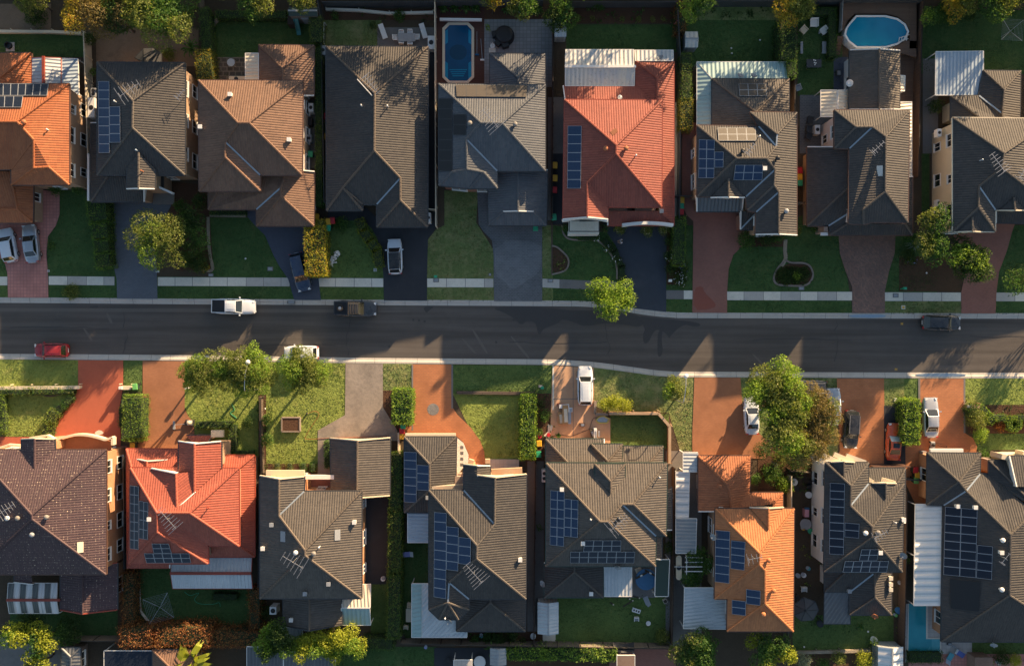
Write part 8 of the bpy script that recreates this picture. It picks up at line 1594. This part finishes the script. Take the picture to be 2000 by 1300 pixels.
# white water bowl, stools, boards on the dormer house lawn
def stool(px, py, label, w=.55, d=.55): return table(px, py, w, d, .45, label, 'white_plastic', .35, legmat='white_plastic')
m_ = MB(); c = W(1243, 1192, .4); m_.box((c.x, c.y, .38), (1.0, .5, .07), -.32); o = m_.build('bench', M['white_plastic']); tag(o, 'white bench with three dark slots on sunny lawn', 'bench'); [MB().box((c.x+.30*k*math.cos(-.32), c.y+.30*k*math.sin(-.32), .42), (.18, .22, .02), -.32).build('slot', M['black_plastic'], o) for k in (-1, 0, 1)]; [MB().box((c.x+s*.42, c.y-s*.13, .18), (.08, .4, .34), -.32).build('leg', M['white_plastic'], o) for s in (-1, 1)]
chair(1243, 1208, 0, 'small white plastic chair on sunny lawn below the white bench', 'white_plastic', 'grey_plastic', .5)
m_ = MB(); m_.lathe(W(1266, 1216, .02), [(.22, 0), (.30, .1), (.28, .1), (.2, .04)], 16); o = m_.build('basin', M['white_plastic']); tag(o, 'round white basin lying on lawn east of white chair', 'basin'); MB().lathe(W(1266, 1216, .05), [(.2, 0), (.02, .005)], 14).build('water', M['water_pale'], o)
for a, c_, lab in (((1217,1184), (1236,1172), 'long pale plank lying on lawn south of patio roof'), ((1192,1176), (1198,1180), 'short stick on shaded lawn'), ((1236,1163), (1249,1167), 'pale board leaning at the patio roof corner'), ((1226,1168), (1230,1169), 'grey offcut on lawn near patio roof')): m_ = MB(); m_.bar(W(*a, .06), W(*c_, .06), .16, .05); o = m_.build('plank', M['palings']); tag(o, lab, 'plank'); e_ = MB(); e_.box(tuple(W(*c_, .09)), (.16, .16, .012)); e_.build('end_cap', M['trim_cream'], o)
m_ = MB(); c = W(1263, 1172, .1); m_.box((c.x, c.y, .10), (.6, 1.0, .06), .4); m_.box((c.x+.25, c.y-.5, .08), (.5, .4, .05), .7); o = m_.build('tarpaulin', M['grey_plastic']); tag(o, 'crumpled grey tarpaulin on lawn beside green shade cloth', 'tarpaulin')
m_ = MB(); c = W(1299, 1173, .3); m_.box((c.x, c.y, .22), (.5, .5, .4), .5); o = m_.build('crate', M['cream_metal']); tag(o, 'small square tan crate on lawn by brown fence', 'crate'); MB().box((c.x, c.y, .43), (.4, .4, .02), .5).build('lid', M['palings'], o)
m_ = MB(); c = W(1247, 1113, .1); m_.box((c.x, c.y, .1), (.75, .6, .12), .4); o = m_.build('paving_slabs', M['concrete']); tag(o, 'stack of pale paving slabs beside trampoline', 'slab'); MB().box((c.x+.1, c.y, .19), (.6, .5, .06), .2).build('slab', M['concrete_kerb'], o)
root = empty('black_tarpaulin', W(1215, 1259), 'black tarpaulin draped over the sunlit timber fence', 'tarpaulin'); m_ = MB(); P = [(W(1195+40*t, 1258+4*math.sin(3.1*t), 0)) for t in [k/10 for k in range(11)]]
for a, b_ in zip(P, P[1:]): m_.face([(a.x, a.y-.25, .5), (b_.x, b_.y-.25, .5), (b_.x, b_.y, 1.9), (a.x, a.y, 1.9)]); m_.face([(a.x, a.y, 1.9), (b_.x, b_.y, 1.9), (b_.x, b_.y+.8, 1.2), (a.x, a.y+.8, 1.2)])
m_.build('sheet', M['pool_mat_black'], root)
# plastic table setting by the long hedge
table(800, 1201, .9, 1.6, .72, 'cream oval plastic table beside very long hedge', 'trim_cream', legmat='trim_cream'); chair(800, 1180, 3.1, 'cream plastic chair north of oval table', 'trim_cream', 'trim_cream', .5); chair(793, 1224, -.1, 'cream plastic chair south of oval table', 'trim_cream', 'trim_cream', .5); chair(786, 1245, .3, 'brown wicker chair at corner under hedge', 'palings', 'palings', .6)
lounger(797, 1082, -1.5, 'lilac towel covered lounger in shaded side yard', 'white_plastic', 1.4, 'petal_blue')
# pool side loungers and umbrella
plain('towel_teal', (0.10, 0.36, 0.42), .8); plain('towel_navy', (0.10, 0.15, 0.42), .8); lounger(1855, 1285, 2.6, 'pale blue inflatable lounge on pale pool paving', 'blue_metal', 1.5, 'towel_teal'); lounger(1874, 1275, 1.0, 'navy and white patterned lounge on pale pool paving', 'pale_metal', 1.5, 'towel_navy')
m_ = MB(); m_.bar(W(1861, 1260, .1), W(1872, 1268, .1), .25, .08); o = m_.build('folded_umbrella', M['grey_plastic']); tag(o, 'folded grey umbrella lying on pale pool paving', 'umbrella'); MB().tube([W(1859, 1258, .12), W(1874, 1270, .12)], .03, 6).build('pole', M['steel'], o); m_ = MB(); c = W(1854, 1256, .2); m_.box((c.x, c.y, .2), (.5, .3, .3)); o = m_.build('speaker_box', M['trim_dark']); tag(o, 'small dark box on pool paving under eave', 'box'); MB().box((c.x, c.y, .36), (.4, .2, .02)).build('lid', M['grey_plastic'], o)
# lawnmower
c = W(1822, 869, .3); root = empty('lawnmower', (c.x, c.y, 0.06), 'dark lawnmower with long handle before the garage', 'lawnmower'); m_ = MB(); m_.box((c.x, c.y, .28), (.55, .9, .25), 0, taper=.85); m_.build('deck', M['grey_plastic'], root); m_ = MB(); m_.lathe((c.x, c.y+.05, .40), [(.2, 0), (.2, .18), (.08, .24)], 12); m_.build('engine', M['black_plastic'], root); m_ = MB(); m_.tube([(c.x+.2, c.y+.35, .35), (c.x+1.3, c.y+.05, .95)], .025, 6); m_.tube([(c.x+.2, c.y+.15, .35), (c.x+1.35, c.y-.2, .95)], .025, 6); m_.tube([(c.x+1.3, c.y+.05, .95), (c.x+1.35, c.y-.2, .95)], .03, 6); m_.build('handle', M['black_plastic'], root); [MB().tube([(c.x+sx*.27, c.y+sy*.36, .14), (c.x+sx*.33, c.y+sy*.36, .14)], .13, 10).build('wheel', M['rubber'], root) for sx in (-1, 1) for sy in (-1, 1)]
for x, y, w_, d_, h_, mt, lab in ((1806,887,.5,.7,.8,'grey_plastic','grey covered box beside orange garage wall'),(1803,905,.6,.4,.4,'white_plastic','white crate beside orange garage wall')): m_ = MB(); c = W(x, y, h_); m_.box((c.x, c.y, h_/2+.05), (w_, d_, h_)); o = m_.build('storage_box', M[mt]); tag(o, lab, 'box'); MB().box((c.x, c.y, h_+.07), (w_*1.05, d_*1.05, .05)).build('lid', M['steel'], o)
# builders' pile on the tan drive
plain('cardboard', (0.42, 0.26, 0.12), .8); root0 = []
for x, y, w_, d_, h_, rz, mt, lab in ((1095,816,.55,1.5,.3,.05,'cardboard','long cardboard strip at west of rubbish pile on tan drive'),(1104,809,.7,2.3,.55,0,'cardboard','large open cardboard box in middle of rubbish pile'),(1102,793,1.2,.45,.5,.05,'white_plastic','white bag at north end of rubbish pile'),(1112,812,.4,1.9,.35,0,'blue_metal','pale blue plastic sheet pack at east of rubbish pile'),(1114,800,.5,.5,.5,0,'white_plastic','small white carton at east of rubbish pile'),(1137,829,.65,.4,.35,0,'trim_brown','dark brown box alone on tan drive'),(1163,848,.35,1.4,1.2,0,'white_plastic','tall narrow white cabinet before dormer garage'),(1157,846,.4,.9,.9,.25,'palings','leaning grey board pack beside tall white cabinet'),(1170,847,.2,.7,.3,0,'trim_white','thin white panel east of tall white cabinet')):
    m_ = MB(); c = W(x, y, h_); m_.box((c.x, c.y, h_/2+.07), (w_, d_, h_), rz); o = m_.build('packing_box' if mt == 'cardboard' else 'storage_box', M[mt]); tag(o, lab, 'box'); e_ = MB(); e_.box((c.x+w_*.1, c.y-d_*.05, h_+.08), (w_*.6, d_*.7, .02), rz+.05); e_.build('flap', M['cream_metal' if mt == 'cardboard' else 'steel'], o)
m_ = MB(); m_.bar(W(1090, 787, .08), W(1108, 789, .08), .08, .06); m_.bar(W(1089, 787, .08), W(1089, 793, .08), .08, .06); o = m_.build('timber_offcut', M['trim_red']); tag(o, 'thin red timber length north of rubbish pile', 'timber'); 
m_ = MB(); pts = [W(1177, 819, .08), W(1160, 816, .08), W(1153, 832, .08), W(1150, 838, .08), W(1135, 844, .08), W(1115, 851, .08), W(1092, 849, .08), W(1074, 853, .08)]; P = cr([(p.x, p.y) for p in pts], 6); m_.tube([(x, y, .085) for x, y in P], .03, 6); o = m_.build('garden_hose', M['trim_dark']); tag(o, 'dark hose snaking across tan driveway', 'hose')
plain('pool_yellow', (0.55, 0.48, 0.14), .5); root = empty('paddling_pool', W(1177, 819), 'yellow edged inflatable paddling pool on tan driveway', 'paddling pool'); c = W(1177, 819); m_ = MB(); E_ = [(c.x+.75*math.cos(t)+.05*math.sin(5*t), c.y+.42*math.sin(t)+.04*math.cos(4*t), .16) for t in [k*math.pi/14 for k in range(29)]]; m_.tube(E_, .09, 8); m_.build('rim', M['pool_yellow'], root); m_ = MB(); m_.face([(x, y, .13) for x, y, _ in E_[:-1]]); m_.build('water', M['blue_metal'], root)
for x, y, lab in ((1054, 851, 'red flower pot by bins'), (1071, 848, 'small red pot on grey board')): m_ = MB(); m_.lathe(W(x, y, .03), [(.16, 0), (.24, .4), (.24, .45), (.18, .45)], 14); o = m_.build('flower_pot', M['lid_red']); tag(o, lab, 'pot'); MB().lathe(W(x, y, .42), [(.2, 0), (.02, .02)], 12).build('soil', M['mulch'], o)
m_ = MB(); m_.prism([(W(x, y).x, W(x, y).y) for x, y in ((1070,828),(1080,831),(1072,858),(1062,850),(1070,842))], .04, .10); o = m_.build('sheet_board', M['concrete']); tag(o, 'irregular grey sheet board beside tan driveway', 'board')
for x, y in ((1211,446),(1264,450),(1297,448)): m_ = MB(); c = W(x, y); m_.box((c.x-.1, c.y-.15, .3), (.65, .65, .55)); o = m_.build('planter_box', M['trim_cream']); tag(o, 'square cream planter pot under topiary, %s' % {1211:'west end before garage', 1264:'middle of garage front', 1297:'east end of garage front'}[x], 'planter'); MB().box((c.x-.1, c.y-.15, .58), (.5, .5, .03)).build('soil', M['mulch'], o)
c = W(569, 827, .1); root = empty('raised_bed', W(572, 827), 'square brick edged garden bed with dark soil on sunny lawn', 'garden bed'); [MB().bar(W(*a, .2), W(*b_, .2), .16, .4).build('brick_edge', M['brick_brown'], root) for a, b_ in (((551,815),(586,815)),((586,815),(586,842)),((586,842),(551,842)),((551,842),(551,815)))]; MB().prism([(W(x, y).x, W(x, y).y) for x, y in R(552, 816, 585, 841)], .05, .34).build('soil', M['mulch'], root)
m_ = MB(); P = cr([(600,808),(612,803),(621,805),(622,812),(610,830),(598,850),(600,857),(645,855),(700,853),(760,850)], 6); m_.tube([W(x, y, .09) for x, y in P], .022, 6); plain('hose_orange', (.34, .10, .04), .5); o = m_.build('garden_hose', M['hose_orange']); tag(o, 'long orange hose looping over lawn to gabled garage', 'hose'); MB().lathe(W(600, 807, .05), [(.1, 0), (.12, .2), (.05, .3)], 10).build('sprinkler', M['black_plastic'], o)
m_ = MB(); P = cr([(360,1155),(372,1162),(388,1157),(380,1170),(390,1178),(415,1179),(428,1176),(430,1184)], 6); m_.tube([W(x, y, .04) for x, y in P], .03, 6); o = m_.build('garden_hose', M['lid_green']); tag(o, 'thin green hose on shaded lawn behind scarlet house', 'hose')
m_ = MB(); P = cr([(452,788),(458,800),(450,806),(462,816)], 5); m_.tube([W(x, y, .05) for x, y in P], .03, 6); o = m_.build('garden_hose', M['lid_green']); tag(o, 'short green hose in tree shade on sunny lawn', 'hose')
# trade things before the brick drive of the scarlet house
root = empty('hand_trolley', W(362, 828), 'small trolley with white drum and drawbar on shaded brick drive', 'trolley'); m_ = MB(); c = W(370, 825, .4); m_.box((c.x, c.y, .3), (.9, .6, .1)); m_.build('frame', M['steel'], root); m_ = MB(); m_.lathe((c.x, c.y, .35), [(.26, 0), (.28, .3), (.1, .42)], 12); m_.build('drum', M['trim_cream'], root); m_ = MB(); m_.bar(W(344, 829, .25), W(366, 827, .25), .05); m_.bar(W(340, 822, .25), W(340, 838, .25), .25, .15); m_.build('drawbar', M['grey_plastic'], root); [MB().tube([(c.x+s*.4, c.y-.33, .2), (c.x+s*.4, c.y+.33, .2)], .16, 10).build('wheel', M['rubber'], root) for s in (-1, 1)]
# letterboxes and posts
for x, y, lab in ((365, 757, 'white letterbox beside brick driveway and street trees'), (1309, 548, 'white letterbox on bricks between driveways'), (236, 757, 'pale letterbox pillar at red driveway corner'), (1059, 757, 'green letterbox on shaded verge'), (851, 540, 'green marker box beside footpath and black driveway'), (1767, 563, 'green service pillar beside footpath'), (1892, 755+38, 'small cream letterbox on brick wall')): m_ = MB(); c = W(x, y, 1.0); m_.box((c.x, c.y, .5), (.15, .15, 1.0)); o = m_.build('letterbox', M['trim_white' if 'green' not in lab else 'lid_green']); tag(o, lab, 'letterbox'); MB().box((c.x, c.y, 1.05), (.38, .3, .28)).build('box', M['trim_white' if 'green' not in lab else 'lid_green'], o)
# pile of pale river stones with white ornament
root = empty('stone_pile', W(650, 508), 'patch of pale river stones on lawn beside golden hedge', 'stones'); m_ = MB()
for k in range(70):
    t = rng.uniform(0, 1); x = 643+16*t+rng.normal(0, 3.2); y = 518-22*t+rng.normal(0, 3.2); q = W(x, y, .04); r_ = rng.uniform(.08, .17); m_.lathe(q, [(r_*.7, -.03), (r_, .03), (r_*.6, .09), (.01, .11)], 6)
m_.build('pebbles', M['gravel_white'], root); m_ = MB(); [m_.lathe(W(658+dx, 493+dy, .05), [(.14, 0), (.2, .2), (.1, .38), (.02, .42)], 10) for dx, dy in ((0, 0), (4, 3), (-3, 6))]; m_.build('large_stone', M['trim_white'], root)
# planters and clutter in the side yard of the white walled house
for x, y, r_, mt, lab in ((1549,940,.45,'white_plastic','round white tub by the side gate of white walled house'),(1554,953,.35,'black_plastic','black bucket in side yard of white walled house'),(1578,965,.4,'white_plastic','round white garden table in narrow side yard'),(1572,1022,.7,'grey_plastic','big grey tub with toys in the side yard'),(1582,1036,.35,'lid_green','teal green bucket in side yard'),(1567,1030,.25,'lid_yellow','little yellow bucket by big grey tub'),(1577,1108,.25,'towel_teal','small aqua bowl on bare side yard'),(1568,1121,.3,'white_plastic','white square pot on bare side yard'),(1557,1122,.28,'grey_plastic','grey pot on bare side yard'),(1600,1216,.4,'black_plastic','black barbecue kettle beside dark patio roof'),(1753,1190,.42,'pad_blue','blue shell shaped tub beside tall brown fence'),(1747,1199,.2,'lid_lime','lime green watering can beside tall brown fence'),(1705,1247,.4,'trim_white','white wire spool in bed near striped shed'),(940,1239,.25,'towel_teal','small blue bowl behind dark ribbed roof'),(1756,1136,.25,'white_plastic','white ring float beside narrow water pipe'),(1948,1291,.3,'concrete','round stone bird bath beside brick shed'),(1600,65+0,.12,'trim_white','tiny white ball on lounge lawn'),(832,1266-5,.2,'petal_blue','lilac bucket on lawn by the timber fence'),(876,1288,.35,'black_plastic','black kettle barbecue on charcoal yard'),(937,1290,.75,'white_plastic','white covered spa tub on charcoal yard'),(1041,1240,.35,'white_plastic','white and blue tub south of white shed'),(770,1105,.3,'concrete','pale statue beside very long hedge'),(749,1130-2,.3,'white_plastic','white bag at end of dark side path')):
    m_ = MB(); h_ = .2 if r_ < .2 else .45; m_.lathe(W(x, y, .03), [(r_*.75, 0), (r_, h_*.6), (r_*.95, h_)], 14); o = m_.build('tub' if r_ > .2 else 'small_pot', M[mt]); tag(o, lab, 'garden tub'); MB().lathe(W(x, y, h_+.03), [(r_*.85, 0), (r_*.1, .03)], 12).build('contents', M[mt if r_ > .3 else 'grey_plastic'], o)
plain('toy_pink', (.70, .35, .42), .5); m_ = MB(); c = W(1576, 1002, .9); m_.box((c.x, c.y, .45), (.5, .9, .9)); o = m_.build('playhouse', M['toy_pink']); tag(o, 'pink toy kitchen against white wall', 'toy'); MB().box((c.x+.1, c.y+.5, .6), (.5, .25, .4)).build('hood', M['pad_blue'], o)
for x, y, rz, lab in ((1583,942,0,'dark folding chair against white wall, north'),(1580,950,.3,'black bicycle like frame against white wall')): chair(x, y, rz, lab, 'black_plastic', 'black_plastic', .5, arm=False)
for x, y, rz, w_ in ((1583,235,1.4,'northern'),(1580,252,1.5,'middle'),(1580,266,1.1,'southern')): chair(x, y, rz, '%s dark wicker armchair on charcoal side paving' % w_, 'trim_dark', 'trim_dark', .75, name='armchair', cat='armchair')
chair(1559, 172, .4, 'grey wicker armchair beside conifer hedge end', 'grey_plastic', 'grey_plastic', .65, name='armchair', cat='armchair'); chair(1637, 143, 1.57, 'black armchair under white windowed wall', 'trim_dark', 'grey_plastic', .6, name='armchair', cat='armchair'); chair(1578, 1128, .2, 'pale plastic chair south of the orange roof east wall', 'white_plastic', 'towel_teal', .5) if False else None
cover('black hexagonal garden umbrella between orange roof and dark patio roof', [[(1551,1180,2.2),(1570,1166,2.2),(1573,1192,2.7)],[(1570,1166,2.2),(1592,1174,2.2),(1573,1192,2.7)],[(1592,1174,2.2),(1599,1190,2.2),(1573,1192,2.7)],[(1599,1190,2.2),(1588,1210,2.2),(1573,1192,2.7)],[(1588,1210,2.2),(1565,1212,2.2),(1573,1192,2.7)],[(1565,1212,2.2),(1551,1200,2.2),(1573,1192,2.7)],[(1551,1200,2.2),(1551,1180,2.2),(1573,1192,2.7)]], 'trim_dark', [(1573,1192,2.6)], name='umbrella', cat='umbrella', beammat='trim_dark', thick=.03)
chair(1570, 1150, 0, 'pale green plastic chair north of black umbrella', 'white_plastic', 'pale_metal', .6); chair(1556, 1166, .5, 'dark chair beside black umbrella', 'trim_dark', 'trim_dark', .6)
for k, (x, y) in enumerate(((446+34,505),(1428,95),(1429,105),(1484,79),(1695,1252-20),(1809,533),(1570,1262))): m_ = MB(); m_.lathe(W(x, y, .03), [(.05, 0), (.12, .1), (.05, .2)], 10); o = m_.build('ball', M['white_plastic']); tag(o, ('small white ball on dark lawn of brown house','small white ball on large shaded lawn, west','small white ball on large shaded lawn, southwest','small white ball on large shaded lawn, east','small white ball on lawn of white walled house','white ball on leaf strewn verge','white ball near silver shrub')[k], 'ball')
# small white flowers scattered under the street lamp tree: person hosing the navy driveway
def person(px, py, face, label):
    c = W(px, py, .9); root = empty('person', (c.x, c.y, .06), label, 'person', None, face); 
    J = [((0, 0, .93), .145), ((0, 0, 1.12), .135), ((0, .01, 1.36), .155), ((0, .01, 1.48), .07), ((0, .03, 1.56), .065), ((0, .035, 1.66), .098), ((0, .03, 1.74), .07),
         ((-.19, 0, 1.42), .065), ((-.23, .10, 1.18), .048), ((-.14, .34, 1.08), .036), ((.19, 0, 1.42), .065), ((.24, .08, 1.18), .048), ((.12, .32, 1.04), .036),
         ((-.10, 0, .86), .095), ((-.11, .04, .48), .062), ((-.11, -.02, .09), .042), ((-.11, .14, .04), .036), ((.10, 0, .86), .095), ((.12, .10, .48), .062), ((.13, .08, .09), .042), ((.13, .24, .04), .036),
         ((-.12, .42, 1.06), .034), ((.10, .41, 1.02), .034)]
    Ed = [(0,1),(1,2),(2,3),(3,4),(4,5),(5,6),(2,7),(7,8),(8,9),(9,21),(2,10),(10,11),(11,12),(12,22),(0,13),(13,14),(14,15),(15,16),(0,17),(17,18),(18,19),(19,20)]
    def skin(nm, idx, ed, mat, scale=1.0, sub=2):
        mp = {k: i for i, k in enumerate(idx)}; me = bpy.data.meshes.new(nm); me.from_pydata([J[k][0] for k in idx], [(mp[a], mp[b_]) for a, b_ in ed], []); o = bpy.data.objects.new(nm, me); COL.objects.link(o); o.parent = root
        sm = o.modifiers.new('skin', 'SKIN'); 
        for i, k in enumerate(idx): me.skin_vertices[0].data[i].radius = (J[k][1]*scale, J[k][1]*scale*.9)
        me.skin_vertices[0].data[0].use_root = True; ss = o.modifiers.new('sub', 'SUBSURF'); ss.levels = sub; ss.render_levels = sub; me.materials.append(M[mat]); return o
    plain('skin', (.45, .26, .18), .55, var=.06); plain('shirt_pale', (.66, .70, .80), .8); plain('shorts', (.10, .11, .15), .85); plain('hair_dark', (.035, .025, .02), .6)
    body = skin('body', list(range(len(J))), Ed, 'skin')
    skin('shirt', [0,1,2,7,8,10,11], [(0,1),(1,2),(2,7),(7,8),(2,10),(10,11)], 'shirt_pale', 1.14); skin('shorts', [0,13,14,17,18], [(0,13),(13,14),(0,17),(17,18)], 'shorts', 1.16)
    h = MB(); h.lathe(root.location, [(.01, 0)], 3) if False else None
    m0 = Matrix.LocRotScale(root.location, root.rotation_euler, None); T = lambda x, y, z: m0 @ Vector((x, y, z))
    h = MB(); cc = T(0, .015, 1.70); h.lathe(cc, [(.112, -.06), (.118, .0), (.105, .06), (.065, .10), (.01, .115)], 14); h.build('hair', M['hair_dark'], root, smooth=True)
    f = MB(); [f.lathe(T(s*.035, .128, 1.665), [(.012, -.01), (.016, 0), (.008, .012)], 6) for s in (-1, 1)]; f.build('eye', M['black_plastic'], root); f = MB(); f.box(tuple(T(0, .135, 1.635)), (.025, .04, .05), face); f.build('nose', M['skin'], root); f = MB(); f.box(tuple(T(0, .126, 1.59)), (.05, .015, .012), face); f.build('mouth', M['lid_red'], root)
    for s, hx, hy, hz in ((-1, -.12, .44, 1.06), (1, .10, .43, 1.02)):
        q = MB()
        for k in range(4): x0 = hx-.03+.02*k; q.tube([T(x0, hy-.02, hz+.02), T(x0, hy+.045-.006*abs(k-1.5), hz+.03), T(x0, hy+.06-.006*abs(k-1.5), hz-.01), T(x0, hy+.03, hz-.03)], [.010, .009, .008, .007], 6)
        q.tube([T(hx-s*.035, hy-.02, hz), T(hx-s*.045, hy+.02, hz+.01), T(hx-s*.02, hy+.05, hz)], [.011, .010, .008], 6); q.build('hand', M['skin'], root, smooth=True)
    return root, T
pr, T = person(1213.5, 472, math.radians(90), 'person in pale blue shirt hosing down navy driveway')
q = MB(); q.tube([T(-.01, .46, 1.03), T(0, .75, 1.0), T(0, 1.15, .9)], .016, 8); q.tube([T(-.01, .46, 1.03), T(.25, .2, .7), T(.4, -.2, .06), T(1.2, -.6, .05), T(2.0, -.2, .05), T(2.4, 1.2, .05)], .014, 6); tag(q.build('pressure_lance', M['black_plastic']), 'slim lance and hose held by person on navy driveway', 'hose')
